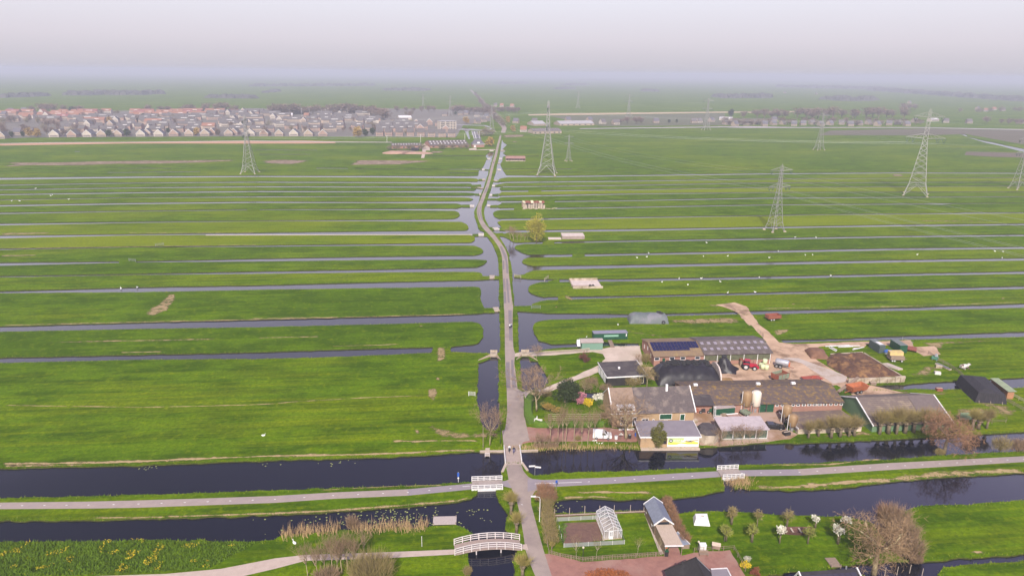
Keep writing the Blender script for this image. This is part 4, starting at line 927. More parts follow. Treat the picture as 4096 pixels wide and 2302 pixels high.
for i, (u, v, vt, k, lb) in enumerate(((752, 1112, 180, 1.2, 'first lime of the drive row, nearest the road'), (950, 1118, 190, 0.8, 'second lime of the drive row counted from the road'), (1076, 1128, 30, 0.8, 'third lime of the drive row, pink brown crown'), (1150, 1118, 30, 0.8, 'fourth lime of the drive row, close beside the third'), (1357, 1118, 120, 1.0, 'fifth lime of the drive row, midway along the drive'),
          (1552, 1166, 330, 0.8, 'sixth lime of the drive row, thin crown'), (1706, 1144, 120, 1.5, 'seventh lime of the drive row with the wide forked crown'), (1862, 1120, 120, 1.0, 'eighth lime of the drive row, behind the white van'), (2102, 1196, 560, 0.7, 'low bare sapling on the bank in front of the white van bonnet'), (2226, 1196, 640, 0.6, 'low bare sapling on the bank just past the white van'))):
 loc = G(*y2(u, v)); o = lime if i == 0 else dup(lime, loc)
 h = HT(y2, u, v, vt); o.location = loc; o.rotation_euler = (0, 0, i * 2.1); o.scale = (h / 8 * k * (.8 if i < 6 else .55), h / 8 * k * (.8 if i < 6 else .55), h / 8); o['label'] = lb; o['group'] = 'lime trees along the drive'
for i, (u, v, vt, lb) in enumerate(((1000, 1275, 1050, 'bare canal bank tree beside the octagonal hut'), (1152, 1245, 1030, 'bare canal bank tree before the first bay of the glass front'), (1236, 1240, 1000, 'bare canal bank tree before the second bay of the glass front'), (1314, 1228, 1040, 'bare canal bank tree before the third bay of the glass front'), (1398, 1228, 1030, 'bare canal bank tree before the last bay of the glass front'))):
 o = dup(slim, G(*f2(u, v)), i * 1.1, lb, 'bare trees on the canal bank'); h = HT(f2, u, v, vt); o.scale = (h / 9 * 0.9,) * 2 + (h / 9,)
for i, (u, v, vt) in enumerate(((420, 1200, 830), (520, 1200, 760), (620, 1205, 790), (700, 1195, 850), (880, 1190, 880), (960, 1180, 900))):
 o = dup(al[i % 3], G(*y2(u, v)), i, 'thin bare sapling among the scrub on the bank near the road bridge', 'saplings on the drive bank'); h = HT(y2, u, v, vt); o.scale = (h / 9.5 * 1.1,) * 2 + (h / 9.5,)
for i, (u, v, w_, lb) in enumerate(((480, 1190, 1.6, 'brown thicket on the canal bank nearest the road bridge'), (700, 1190, 2.0, 'brown thicket on the canal bank below the first limes'), (860, 1180, 1.2, 'leafless bramble on the bank below the second lime'), (1460, 1010, 0.7, 'small green budding shrub at the edge of the red drive'), (1330, 1180, 1.3, 'low reed tussock on the bank below the fifth lime'))):
 at(shrub('bank_thicket', lb, 'shrub', (w_, w_ * 0.6), 1.5, TWIGO if i > 2 else TWIG, 80, 0.3, 0.05, 50 + i, 8, BARK, 'thickets on the drive bank', 350), y2(u, v))
at(leafy('conifer', 'dark broad yew conifer at the farm garden gate', 'tree', HT(f1, 500, 1000, 778), 3.6, LEAFD, 3200, 0.45, 0.22, 0.04, 0.22, None, 5, 24), f1(505, 985))
at(shrub('magnolia', 'pink blossoming magnolia beside the moat', 'shrub', (2.0, 1.7), 3.2, PINK_BL, 900, 0.25, 0.2, 6), f1(655, 1000))
at(shrub('white_magnolia', 'white blossoming magnolia close to the farmhouse gable', 'shrub', (1.9, 1.6), 2.8, WHITE_BL, 800, 0.24, 0.18, 7), f1(838, 985))
at(shrub('forsythia', 'bright yellow forsythia between pink and white magnolias', 'shrub', (1.8, 1.4), 2.2, YEL_BL, 700, 0.24, 0.15, 8), f1(742, 1020))
at(shrub('ochre_bush', 'broad ochre brown rounded bush on the farm lawn', 'shrub', (3.0, 2.1), 2.8, LEAFO, 1500, 0.22, 0.12, 9), f1(382, 1085))
at(shrub('box_bush', 'round green box bush inside the hedge corner', 'shrub', (1.9, 1.6), 2.2, LEAFG, 1200, 0.2, 0.15, 10), f1(290, 1050))
at(shrub('laurel_bush', 'dark green laurel under the white magnolia', 'shrub', (1.6, 1.2), 1.7, LEAFG, 700, 0.22, 0.16, 12), f1(855, 1020))
at(shrub('red_maple', 'dark red leaved shrub at the edge of the pale yard', 'shrub', (2.2, 1.8), 3.1, REDB, 700, 0.25, 0.15, 13), f1(695, 596))
at(leafy('budding_tree', 'yellow green budding tree by the end of the black roofed shed', 'tree', HT(f1, 1290, 845, 585), 3.3, TWIGO, 1500, 0.5, 0.06, 0.2, 0.16, BARKP, 14, 16), f1(1296, 842))
at(shrub('budding_shrub', 'yellow green budding shrub in front of the shed door', 'shrub', (2.4, 1.4), 3.0, TWIGO, 500, 0.4, 0.06, 15, 14, BARKP, None, 500), f1(1165, 830))
at(shrub('gable_shrub', 'brown leafless shrub against the brick gable of the solar barn', 'shrub', (1.6, 1.2), 3.2, TWIGO, 350, 0.35, 0.07, 16, 12, BARK, None, 350), f1(1285, 600))
at(shrub('ivy_shrub', 'tall olive green shrub beside the banner building', 'shrub', (2.1, 1.6), HT(f1, 1390, 1440, 1175), mm('olive_leaves', (0.16, 0.155, 0.03), (0.085, 0.085, 0.018), scale=1), 2200, 0.3, 0.16, 17, 12), f1(1388, 1425))
for i, (u, v, r_, lb) in enumerate(((560, 860, 2.4, 'leafless garden shrubbery on the moat bank under the umbrella tree'), (900, 870, 2.2, 'leafless shrubbery against the black roofed shed wall'), (890, 1060, 1.4, 'leafless climber at the farmhouse gable'), (885, 1140, 1.3, 'bare shrub at the farmhouse corner by the lawn'), (330, 930, 1.6, 'leafless shrub between conifer and yellowish trunk'), (760, 800, 2.2, 'brown scrub bordering the sandy path to the yard'))):
 at(shrub('garden_shrub', lb, 'shrub', (r_, r_ * 0.8), 2.0, TWIG if i % 2 else TWIGO, 120, 0.3, 0.06, 60 + i, 9, BARK, None, 420), f1(u, v))
def hedge(label, line, wd, h, seed=1, mt=None, group=None, nm='hedge'):
 pts = sample([P2(p) for p in line], 0.7, closed=False); b = MB(); o = 0
 for i, p in enumerate(pts):
  d = (pts[min(i + 1, len(pts) - 1)] - pts[max(i - 1, 0)]).normalized(); n = Vector((-d.y, d.x))
  k = noise.noise(Vector((p.x * 0.8, p.y * 0.8, seed))) * 0.16
  for s_, z in ((-1.0, -0.05), (-1.06, h * 0.55 + k), (-0.8, h + k * 1.2), (0.8, h - k), (1.06, h * 0.55 - k), (1.0, -0.05)):
   q = p + n * wd / 2 * s_ * (1 + k); b.v.append(Vector((q.x, q.y, z)))
  if i:
   a = len(b.v) - 12
   for j in range(5):
    b.f.append([a + j, a + j + 1, a + 7 + j, a + 6 + j]); b.m.append(0)
 b.f.append([0, 1, 2, 3, 4, 5]); b.m.append(0); b.f.append([len(b.v) - 1 - j for j in range(6)]); b.m.append(0)
 g = random.Random(seed)
 for i in range(len(pts) * 24):
  p = pts[g.randrange(len(pts))]; a = g.uniform(0, 6.28)
  c = Vector((p.x + g.uniform(-.5, .5) * wd, p.y + g.uniform(-.5, .5) * wd, h * g.uniform(0.6, 1.0)))
  u = Vector((g.gauss(0, .6), g.gauss(0, .6), 0.8)).normalized() * 0.22; v = u.cross(rv()).normalized() * 0.07
  o = len(b.v); b.v.extend((c - v, c + v, c + u)); b.f.append([o, o + 1, o + 2]); b.m.append(0)
 return tag(b.build(nm, mt or HEDGE), label, 'hedge', group)
hedge('tall clipped green hedge curving along the road at the farm corner', [f1(*p) for p in ((232, 925), (180, 960), (155, 1000), (148, 1060), (150, 1120), (165, 1165), (195, 1195))], 2.0, 1.6, 1)
hedge('clipped green hedge between the farm lawn and the red drive', [f1(*p) for p in ((215, 1205), (260, 1218), (400, 1224), (640, 1222), (880, 1218))], 0.9, 1.3, 2)
pk = pollard('pollard_willow', '', 'tree', 5.0, 0.36, 0.26, 120, 0.5, TWIGO, 23)
first = True
for i, (u, v, vt, lb) in enumerate(((80, 1205, 1020, 'small'), (178, 1192, 1000, 'slender'), (300, 1205, 955, 'bushy'), (385, 1195, 965, 'upright'), (470, 1190, 975, 'half hidden'), (524, 1185, 960, 'thick headed'))):
 loc = G(*f3(u, v)); o = pk if first else dup(pk, loc); first = False; h = HT(f3, u, v, vt)
 o.location = loc; o.rotation_euler = (0, 0, i * 1.7); o.scale = (h / 5 * 1.1,) * 2 + (h / 5,)
 o['label'] = lb + ' pollard willow on the canal bank in front of the long low shed, ' + ('first', 'second', 'third', 'fourth', 'fifth', 'sixth')[i] + ' from the silos'; o['group'] = 'pollard willows by the low sheds'
 o['label'] = ' '.join(o['label'].split()[:16])
for i, (u, v, vt, lb) in enumerate(((765, 1168, 905), (850, 1163, 895), (930, 1166, 885), (1010, 1158, 885), (1095, 1152, 880), (1190, 1150, 890), (1290, 1148, 880), (1640, 1130, 900), (1710, 1120, 890), (1790, 1115, 900), (1850, 1105, 930))) if False else enumerate([(a_, b_, c_, '') for a_, b_, c_ in ((765, 1168, 905), (850, 1163, 895), (930, 1166, 885), (1010, 1158, 885), (1095, 1152, 880), (1190, 1150, 890), (1290, 1148, 880), (1660, 1130, 900), (1720, 1120, 890), (1800, 1115, 900))]):
 h = HT(f3, u, v, vt)
 nth = ('first', 'second', 'third', 'fourth', 'fifth', 'sixth', 'seventh')
 lb = nth[i] + ' pollard willow before the green boarded barn, counted from its white verge' if i < 7 else nth[i - 7] + ' yellow pollard willow past the big bare tree, toward the field gate'
 o = dup(pw if i % 3 == 1 else pk, G(*f3(u, v)), i * 1.9, lb, 'pollard willows by the low sheds'); k_ = (1.0, 1.3, .9, 1.2, 1.05, .85, 1.25)[i % 7]; o.scale = (h / 5 * k_,) * 2 + (h / 5 * (1.0, .88, 1.08, .95, .85, 1.05, .9)[i % 7],)
big = bare_tree('large_bare_tree', 'large bare spreading tree on the cycle path dike, mirrored in the canal', 'tree', 12.0, 0.32, 0.30, 0.78, 4, 7, 0.6, 0.03, BARK, TWIGR, 51, widen=1.05)
at(big, f3(1392, 1352)); h = HT(f3, 1392, 1352, 890); big.scale = (h / 12 * 0.9, h / 12 * 0.9, h / 12)
b2 = bare_tree('large_bare_tree', 'large gnarled bare tree at the orchard end, above the little ditch', 'tree', 12.0, 0.36, 0.30, 0.75, 4, 4, 0.6, 0.05, BARKP, mm('tan_twigs', (0.33, 0.215, 0.115), (0.22, 0.14, 0.08), scale=.5), 52)
at(b2, z4(1282, 1275)); h = HT(z4, 1282, 1275, 655); b2.scale = (h / 12 * 0.88, h / 12 * 0.88, h / 12)
for i, (u, v, r_, h, lb) in enumerate(((1455, 900, 3.0, 5.5, 'brown leafless willow scrub behind the gnarled tree, nearest the wide canal'), (1530, 1010, 2.8, 5.0, 'brown leafless willow scrub midway along the creek by the gnarled tree'), (1580, 1120, 2.8, 4.2, 'brown leafless willow scrub where the creek meets the last ditch'), (1390, 850, 2.2, 4.6, 'reddish bare scrub directly behind the gnarled tree crown'), (1640, 1175, 1.3, 1.4, 'low tangled bush on the point between creek and ditch'))):
 at(shrub('creek_scrub', lb, 'shrub', (r_, r_ * 0.8), h, TWIGR if i == 3 else TWIG, 200, 0.4, 0.06, 80 + i, 20, BARK, 'scrub along the creek', 1500), z4(u, v))
for i, (u, v, r_, h, m_, lb) in enumerate(((2370, 215, 2.3, 3.6, TWIGO, 'round pale green budding bush on the dike beside the canal'), (2520, 222, 2.0, 3.3, TWIG, 'round pinkish brown bush on the dike near the frame edge'), (2590, 215, 1.6, 2.6, TWIG, 'small straw coloured bush beyond the pinkish brown one'), (1850, 246, 1.2, 1.2, TWIGO, 'low yellowish shrub at the foot of the large dike tree'))):
 at(shrub('dike_bush', lb, 'shrub', (r_, r_ * 0.8), h, m_, 500, 0.3, 0.06, 90 + i, 14, BARK, None, 700), z4(u, v))
om = {'bare': TWIGO, 'green': mm('opening_leaves', (0.26, 0.27, 0.05), (0.18, 0.19, 0.04), scale=2), 'white': WHITE_BL}
proto = {}
for i, (t, u, v, vt, kind, lb) in enumerate(((z4, 55, 853, 705, 'bare', 'bare young fruit tree on the canal side, westmost of the orchard back row'), (z4, 275, 868, 725, 'bare', 'bare young fruit tree second in the orchard back row'), (z4, 530, 884, 725, 'bare', 'bare young fruit tree third in the orchard back row, behind the white blossom'),
            (z4, 776, 888, 765, 'white', 'white blossoming fruit tree in the back row behind the old boat'), (z4, 1028, 906, 765, 'white', 'thin white blossoming fruit tree at the canal corner'), (z4, 10, 996, 865, 'green', 'greening fruit tree first in the front row beside the white tarp'),
            (z4, 230, 1006, 850, 'green', 'greening fruit tree second in the orchard front row'), (z4, 470, 1014, 865, 'white', 'white blossoming fruit tree at the west tip of the old boat'), (z4, 712, 1018, 870, 'green', 'greening fruit tree in front of the old boat'), (z4, 972, 1022, 850, 'white', 'fullest white blossoming fruit tree, next to the gnarled tree'),
            (z3, 2366, 706, 512, 'bare', 'bare young fruit tree behind the white tarp by the canal'), (z3, 2282, 898, 720, 'green', 'greening fruit tree nearest the globe lamp of the terrace'))):
 h = HT(t, u, v, vt)
 if kind not in proto:
  r = thing('fruit_tree', '', 'tree'); tb, cb = MB(), MB()
  tb.chain([(0, 0, -.05), (0.02, 0, 0.8), (0, 0.02, 1.5)], [0.10, 0.075, 0.06], 6)
  for k in range(7):
   a = k * 0.9; tb.chain([(0, 0, 1.2 + 0.05 * k), (math.cos(a) * 0.45, math.sin(a) * 0.45, 1.9), (math.cos(a) * 0.7, math.sin(a) * 0.7, 2.6)], [0.045, 0.03, 0.012], 4)
  for k in range(2):
   tb.tube((0.14 * (1 - 2 * k), 0, 0), (0.13 * (1 - 2 * k), 0, 1.3), 0.035)
  if kind == 'white':
   cloud(cb, (0, 0, 2.25), (0.85, 0.85, 0.7), 260, 0.22, 0.14, 3, 9)
  else:
   cloud(cb, (0, 0, 2.2), (0.85, 0.85, 0.8), 260, 0.4, 0.05 if kind == 'bare' else 0.11, 4, 9)
  tb.build('trunk', BARK, r, True); cb.build('crown', om[kind], r); proto[kind] = r; o = r
 else:
  o = dup(proto[kind], (0, 0, 0))
 o.location = G(*t(u, v)); o.rotation_euler = (0, 0, i); o.scale = (h / 3,) * 3; o['label'] = lb; o['group'] = 'young orchard trees'
at(shrub('yellow_shrub', 'bright yellow forsythia at the corner of the red terrace', 'shrub', (1.0, 0.8), 1.7, YEL_BL, 500, 0.2, 0.1, 101), z4(168, 1240))
at(shrub('red_shrub', 'dark red brown shrub beside the yellow forsythia', 'shrub', (1.1, 0.9), 1.3, mm('red_brown_leaves', (0.25, 0.08, 0.035), (0.16, 0.05, 0.03), scale=2), 500, 0.2, 0.1, 102), z4(255, 1290))
at(shrub('pale_shrub', 'sparse whitish flowering shrub on the terrace edge', 'shrub', (0.8, 0.6), 1.0, WHITE_BL, 60, 0.12, 0.1, 103, 9, BARK, None, 120), z4(190, 1165))
at(shrub('rust_hedge', 'low rust red beech hedge at the edge of the paved yard', 'hedge', (5.6, 1.6), 1.3, mm('rust_leaves', (0.33, 0.10, 0.03), (0.22, 0.075, 0.03), scale=1.2), 2600, 0.2, 0.12, 104, 20), z3(920, 1330))
hp = [(u, v) for u, v in ((190, 430), (215, 340), (255, 360), (285, 430), (250, 500), (240, 580), (262, 660), (270, 740), (285, 830), (300, 910))]
for i, (u, v) in enumerate(hp):
 o = shrub('hedge_shrub', ('bare reddish brown hedge shrub at the pond corner, ' if i < 4 else 'bare yellowish hedge shrub along the roadside garden fence, ') + ('first', 'second', 'third', 'fourth', 'fifth', 'sixth', 'seventh', 'eighth', 'ninth', 'tenth')[i] + ' from the north', 'shrub', (1.7, 1.4), 2.4 if i < 4 else 1.9, TWIGR if i < 4 else TWIGO, 160, 0.3, 0.06, 110 + i, 12, BARK, 'loose hedge by the garden', 520)
 at(o, z3(u, v))
for i, (u, v) in enumerate(((1625, 480), (1660, 560), (1695, 640), (1730, 720), (1765, 800), (1830, 900))):
 at(shrub('hedge_shrub', 'bare brown hedge shrub along the boathouse wall, ' + ('first', 'second', 'third', 'fourth', 'fifth', 'sixth')[i] + ' from the canal', 'shrub', (1.1, 1.3), 2.0, TWIGR, 160, 0.3, 0.06, 130 + i, 12, BARK, 'loose hedge by the boathouse', 480), z3(u, v))
yt = bare_tree('young_birch', '', 'tree', 4.5, 0.055, 0.75, 0.45, 2, 6, 0.4, 0.2, mm('white_bark', (0.62, 0.55, 0.42), (0.45, 0.36, 0.25), scale=4), TWIGO, 61)
for i, (u, v, vt, lb) in enumerate(((588, 1094, 820, 'white stemmed sapling nearest the low globe lamp'), (816, 1090, 810, 'white stemmed sapling in front of the vegetable bed corner'), (1286, 1052, 820, 'white stemmed sapling on the open lawn with brown twigs'), (1538, 1032, 840, 'white stemmed sapling close to the carport'))):
 loc = G(*z3(u, v)); o = yt if i == 0 else dup(yt, loc); h = HT(z3, u, v, vt)
 o.location = loc; o.rotation_euler = (0, 0, i * 1.7); o.scale = (h / 4.5 * 0.8,) * 2 + (h / 4.5,); o['label'] = lb; o['group'] = 'saplings on the garden lawn'
o = dup(pw, G(*z3(306, 1020)), 2.0, 'small pollarded stump in the front corner of the garden fence'); h = HT(z3, 306, 1020, 880); o.scale = (h / 5 * 0.8,) * 2 + (h / 5,)
at(leafy('yellow_willow', 'tall yellow green willow on the strip beside the lane bend', 'tree', HT(t3, 258, 604, 395), 5.6, LEAFY, 2600, 0.7, 0.30, 0.12, 0.3, None, 71, 22), t3(262, 602))
for i, (u, v, vt) in enumerate(((75, 575, 470), (98, 585, 462), (125, 583, 500), (150, 582, 520), (178, 582, 520), (200, 580, 525))):
 o = dup(al[i % 3], G(*t3(u, v)), i, ('first', 'second', 'third', 'fourth', 'fifth', 'sixth')[i] + ' bare tree in the row west of the yellow willow', 'bare trees near the yellow willow'); h = HT(t3, u, v, vt); o.scale = (h / 9.5 * 1.1,) * 2 + (h / 9.5,)
def tufts(name, spots_, mt, hmin, hmax, wd, lean=0.25, seed=3):
 global rnd
 keep = rnd; rnd = random.Random(seed); b = MB()
 for p in spots_:
  d = Vector((rnd.gauss(0, lean), rnd.gauss(0, lean), 1)).normalized()
  b.leaf((p[0], p[1], -0.05 if len(p) < 3 else p[2]), d * rnd.uniform(hmin, hmax), wd)
 rnd = keep
 return tag(b.build(name, mt), kind='stuff')
REED = mm('dry_reed', (0.52, 0.36, 0.19), (0.38, 0.25, 0.12), scale=0.8)
g = random.Random(5)
rl_ = L(z2, (228, 1150), (300, 1135), (430, 1120), (470, 1132), (520, 1112), (640, 1100), (760, 1098), (900, 1096), (1060, 1090), (1180, 1082), (1285, 1085))
sp_ = []
for a, c in zip(rl_, rl_[1:]):
 for k in range(int((c - a).length * 46)):
  p = a.lerp(c, g.random()); n = Vector((-(c - a).y, (c - a).x)).normalized() * g.gauss(-0.6, 0.8); sp_.append((p.x + n.x, p.y + n.y))
sp_ = [p for p in sp_ if noise.noise(Vector((p[0] * 0.35, p[1] * 0.35, 2))) > -0.28]
tufts('reed_fringe', sp_, REED, 0.9, 2.0, 0.10, 0.16)
sp_ = []
for c, rx, ry, n in ((z3(2440, 225), 1.6, 1.2, 330), (z4(120, 490), 1.4, 1.0, 200), (y2(420, 1205), 3, 0.7, 260), (y2(1000, 1205), 6, 0.5, 420), (y2(1900, 1190), 5, 0.5, 200), (f2(120, 1290), 4, 0.5, 120)):
 q = P2(c)
 sp_ += [(q.x + g.gauss(0, rx), q.y + g.gauss(0, ry)) for i in range(n)]
tufts('bank_reed', sp_, REED, 0.5, 1.3, 0.09, 0.25, 7)
GT = mm('rank_grass', (0.12, 0.20, 0.004), (0.065, 0.125, 0.003), scale=0.5, contrast=0.9)
GT2 = mm('pale_rank_grass', (0.23, 0.265, 0.015), (0.15, 0.19, 0.01), scale=0.5, contrast=0.9)
sp_, sp2 = [], []
for a, c in RIM:
 m_ = (a + c) / 2
 if m_.y > 290 or abs(m_.x) > 230:
  continue
 d = (c - a); n = Vector((-d.y, d.x, 0)).normalized()
 for k in range(int(d.length * (9 if m_.y < 175 else 5))):
  p = a.lerp(c, g.random()) + n * g.uniform(-0.15, 0.9); (sp_ if g.random() < 0.65 else sp2).append((p.x, p.y))
tufts('rank_bank_grass', sp_, GT, 0.15, 0.5, 0.16, 0.5, 8); tufts('pale_bank_grass', sp2, GT2, 0.15, 0.55, 0.15, 0.5, 9)
A_ = [P2(z1(*p)) for p in ((-40, 1205), (600, 1200), (1200, 1192), (1700, 1205), (1860, 1210), (1500, 1400), (700, 1440), (-40, 1460))]
xs = [p.x for p in A_]; ys = [p.y for p in A_]
weeds, flw = [], []
from mathutils.geometry import intersect_point_tri_2d
tri_ = tessellate_polygon([[Vector((p.x, p.y, 0)) for p in A_]])
for i in range(16000):
 p = Vector((g.uniform(min(xs), max(xs)), g.uniform(min(ys), max(ys))))
 if any(intersect_point_tri_2d(p, A_[t[0]], A_[t[1]], A_[t[2]]) for t in tri_):
  k = noise.noise(Vector((p.x * 0.5, p.y * 0.5, 5))); weeds.append((p.x, p.y))
  if k + 0.25 * noise.noise(Vector((p.x * 0.12, p.y * 0.12, 8))) > 0.30 and g.random() < 0.5:
   flw.append((p.x, p.y, g.uniform(0.35, 0.6)))
tufts('tall_weeds', weeds, GT, 0.25, 0.75, 0.22, 0.5, 10)
tufts('yellow_flowers', flw, YEL_BL, 0.12, 0.22, 0.13, 0.7, 11)
b = MB()
for c, rx, ry, n in ((z2(900, 1040), 8.5, 2.0, 260), (z2(1100, 1020), 4.0, 2.2, 150), (z2(600, 632), 2.0, 0.5, 16), (z1(1070, 660), 1.8, 0.7, 26), (z2(1640, 980), 2.2, 0.8, 20), (z2(120, 632), 1.2, 0.3, 8), (z2(1700, 1030), 0.9, 0.5, 8), (z3(430, 500), 3, 1.2, 40)):
 q = P2(c)
 for i in range(int(n * .6)):
  x, y, r_ = q.x + g.gauss(0, rx), q.y + g.gauss(0, ry), g.uniform(0.08, 0.2)
  b.add([(x + r_ * math.cos(k * 1.047), y + r_ * math.sin(k * 1.047), WZ + 0.012) for k in range(6)], [(0, 1, 2, 3, 4, 5)])
tag(b.build('lily_pads', mm('lily_leaf', (0.30, 0.33, 0.10), (0.22, 0.25, 0.08), scale=1)), kind='stuff')
WHITE = mm('white_paint', (0.80, 0.78, 0.77), (0.68, 0.66, 0.64), scale=1.5, rough=0.5)
CREAM = mm('cream_paint', (0.70, 0.62, 0.42), (0.58, 0.50, 0.33), scale=2, rough=0.6)
GLASS = mm('window_glass', (0.035, 0.04, 0.05), (0.02, 0.022, 0.03), scale=1, rough=0.12, spec=0.6)
DKGREEN = mm('dark_green_paint', (0.018, 0.085, 0.042), (0.012, 0.055, 0.03), scale=1.2, rough=0.55)
BLACKP = mm('black_paint', (0.025, 0.022, 0.024), (0.04, 0.035, 0.035), scale=1, rough=0.6)
GREYM = mm('galvanised_steel', (0.42, 0.42, 0.44), (0.33, 0.33, 0.35), scale=2, rough=0.45, metal=0.6)
RUBBER = mm('rubber', (0.02, 0.02, 0.021), (0.035, 0.033, 0.033), scale=4, rough=0.8)
WOOD = mm('weathered_wood', (0.30, 0.22, 0.165), (0.20, 0.145, 0.11), scale=2, rough=0.9, stretch=(1, 6, 6))
WOODP = mm('pale_wood', (0.50, 0.41, 0.33), (0.38, 0.30, 0.24), scale=2, rough=0.9, stretch=(1, 6, 6))
CONCR = mm('weathered_concrete', (0.50, 0.42, 0.33), (0.34, 0.27, 0.20), scale=0.7, rough=0.9, c3=(0.24, 0.19, 0.12), scale3=0.5)
RUST = mm('rusty_red_paint', (0.30, 0.085, 0.05), (0.20, 0.07, 0.045), scale=1.6, rough=0.75)
YBRICK = mm('yellow_brick', (0.44, 0.30, 0.17), (0.34, 0.225, 0.13), scale=5, rough=0.9, c3=(0.40, 0.29, 0.18), scale3=0.4)
RBRICK = mm('red_brick', (0.37, 0.20, 0.15), (0.28, 0.145, 0.11), scale=5, rough=0.9, c3=(0.29, 0.15, 0.12), scale3=0.3)
def tile_mat(name, c1, c2, c3, row=0.33, scale3=0.5, thr=0.5):
 """roof covering with courses along the slope and patches of moss"""
 m = mat(name, c1, c2, scale=2.2, rough=0.85, contrast=0.9, c3=c3, scale3=scale3, spec=0.2)
 nt = m.node_tree; b = nt.nodes['Principled BSDF']
 tc = nd(nt, 'ShaderNodeTexCoord'); wv = nd(nt, 'ShaderNodeTexWave', bands_direction='Y'); wv.inputs['Scale'].default_value = 0.5 / row; wv.inputs['Distortion'].default_value = 0.6
 nt.links.new(tc.outputs['Object'], wv.inputs['Vector'])
 old = b.inputs['Base Color'].links[0].from_socket
 mx_ = nd(nt, 'ShaderNodeMix', data_type='RGBA', blend_type='MULTIPLY'); mx_.inputs[0].default_value = 0.28
 nt.links.new(old, mx_.inputs[6]); nt.links.new(wv.outputs['Color'], mx_.inputs[7])
 g_ = nd(nt, 'ShaderNodeGamma'); g_.inputs[1].default_value = 0.35; nt.links.new(wv.outputs['Color'], g_.inputs[0]); nt.links.new(g_.outputs[0], mx_.inputs[7])
 nt.links.new(mx_.outputs[2], b.inputs['Base Color'])
 bp = nd(nt, 'ShaderNodeBump'); bp.inputs['Strength'].default_value = 0.25; bp.inputs['Distance'].default_value = 0.04
 nt.links.new(wv.outputs['Fac'], bp.inputs['Height']); nt.links.new(bp.outputs[0], b.inputs['Normal'])
 MT[name] = m
 return m
SLATE = tile_mat('grey_blue_tiles', (0.14, 0.112, 0.108), (0.085, 0.07, 0.072), (0.20, 0.16, 0.14))
MOSSY = tile_mat('mossy_asbestos', (0.145, 0.105, 0.092), (0.088, 0.066, 0.062), (0.26, 0.165, 0.055), 0.9, 1.1)
FIBRE = tile_mat('fibre_cement_sheets', (0.14, 0.113, 0.105), (0.105, 0.085, 0.082), (0.20, 0.165, 0.15), 0.9)
BROWNT = tile_mat('brown_pantiles', (0.27, 0.185, 0.115), (0.20, 0.135, 0.085), (0.30, 0.21, 0.10))
FELT = mm('roofing_felt', (0.055, 0.045, 0.048), (0.085, 0.07, 0.07), scale=0.6, rough=0.9, c3=(0.10, 0.085, 0.08), scale3=0.3)
GFELT = mm('grey_felt', (0.235, 0.205, 0.225), (0.20, 0.175, 0.195), scale=0.6, rough=0.9)
def HR(a, rz, dep, ty):
 """level of a point that lies dep metres behind pixel a (square to the front) and shows on row ty"""
 q = G(*a) + Vector((-math.sin(rz), math.cos(rz), 0)) * dep
 lo_, hi_ = 0.0, 60.0
 for _ in range(40):
  m_ = (lo_ + hi_) / 2
  if proj(q + Vector((0, 0, m_)))[1] > ty:
   lo_ = m_
  else:
   hi_ = m_
 return lo_
def gable_x(t, Ln, Dp, E, Rg, wall, roof, over=0.3, th=0.12, roof_name='roof', wall_name='wall', verge=None, roof2=None):
 """walls with gables at both ends, ridge along x; the roof is one thick folded sheet"""
 MB().prismx([(0, 0), (Dp, 0), (Dp, E), (Dp / 2, Rg), (0, E)], 0, Ln).build(wall_name, wall, t)
 k = (Rg - E) / (Dp / 2); y0, z0 = -over, E - over * k
 rf = MB().prismx([(y0, z0 + 0.03), (y0, z0 + th), (Dp / 2, Rg + th), (Dp + over, z0 + th), (Dp + over, z0 + 0.03), (Dp / 2, Rg + 0.03)], -over * 0.5, Ln + over * 0.5).build(roof_name, roof, t)
 if verge:
  for x in (-over * 0.5 - 0.06, Ln + over * 0.5):
   MB().prismx([(y0 - 0.05, z0 - 0.02), (y0 - 0.05, z0 + th + 0.1), (Dp / 2, Rg + th + 0.12), (Dp + over + 0.05, z0 + th + 0.1), (Dp + over + 0.05, z0 - 0.02), (Dp / 2, Rg - 0.02)], x, x + 0.22).build('verge_board', verge, rf)
 return rf
def window(t, x, z, w_, h, y=0.0, frame=None, pane=None, name='window', bars=1):
 """a window on the front wall: proud frame with the pane behind it"""
 b = MB(); f = 0.11
 b.bx(x, x + w_, y - 0.07, y - 0.005, z, z + f); b.bx(x, x + w_, y - 0.07, y - 0.005, z + h - f, z + h); b.bx(x, x + f, y - 0.07, y - 0.005, z + f, z + h - f); b.bx(x + w_ - f, x + w_, y - 0.07, y - 0.005, z + f, z + h - f)
 for i in range(1, bars):
  b.bx(x + w_ * i / bars - 0.04, x + w_ * i / bars + 0.04, y - 0.065, y - 0.006, z + f, z + h - f)
 o = b.build(name, frame or WHITE, t)
 MB().bx(x + f, x + w_ - f, y - 0.03, y - 0.004, z + f, z + h - f).build('pane', pane or GLASS, o)
 return o
def door(t, x, w_, h, m_, y=0.0, z=0.05, name='door', handle=True):
 d = MB().bx(x, x + w_, y - 0.06, y - 0.004, z, z + h).build(name, m_, t)
 if handle:
  MB().bx(x + w_ - 0.2, x + w_ - 0.1, y - 0.11, y - 0.062, z + h * 0.48, z + h * 0.52).build('handle', GREYM, d)
 return d
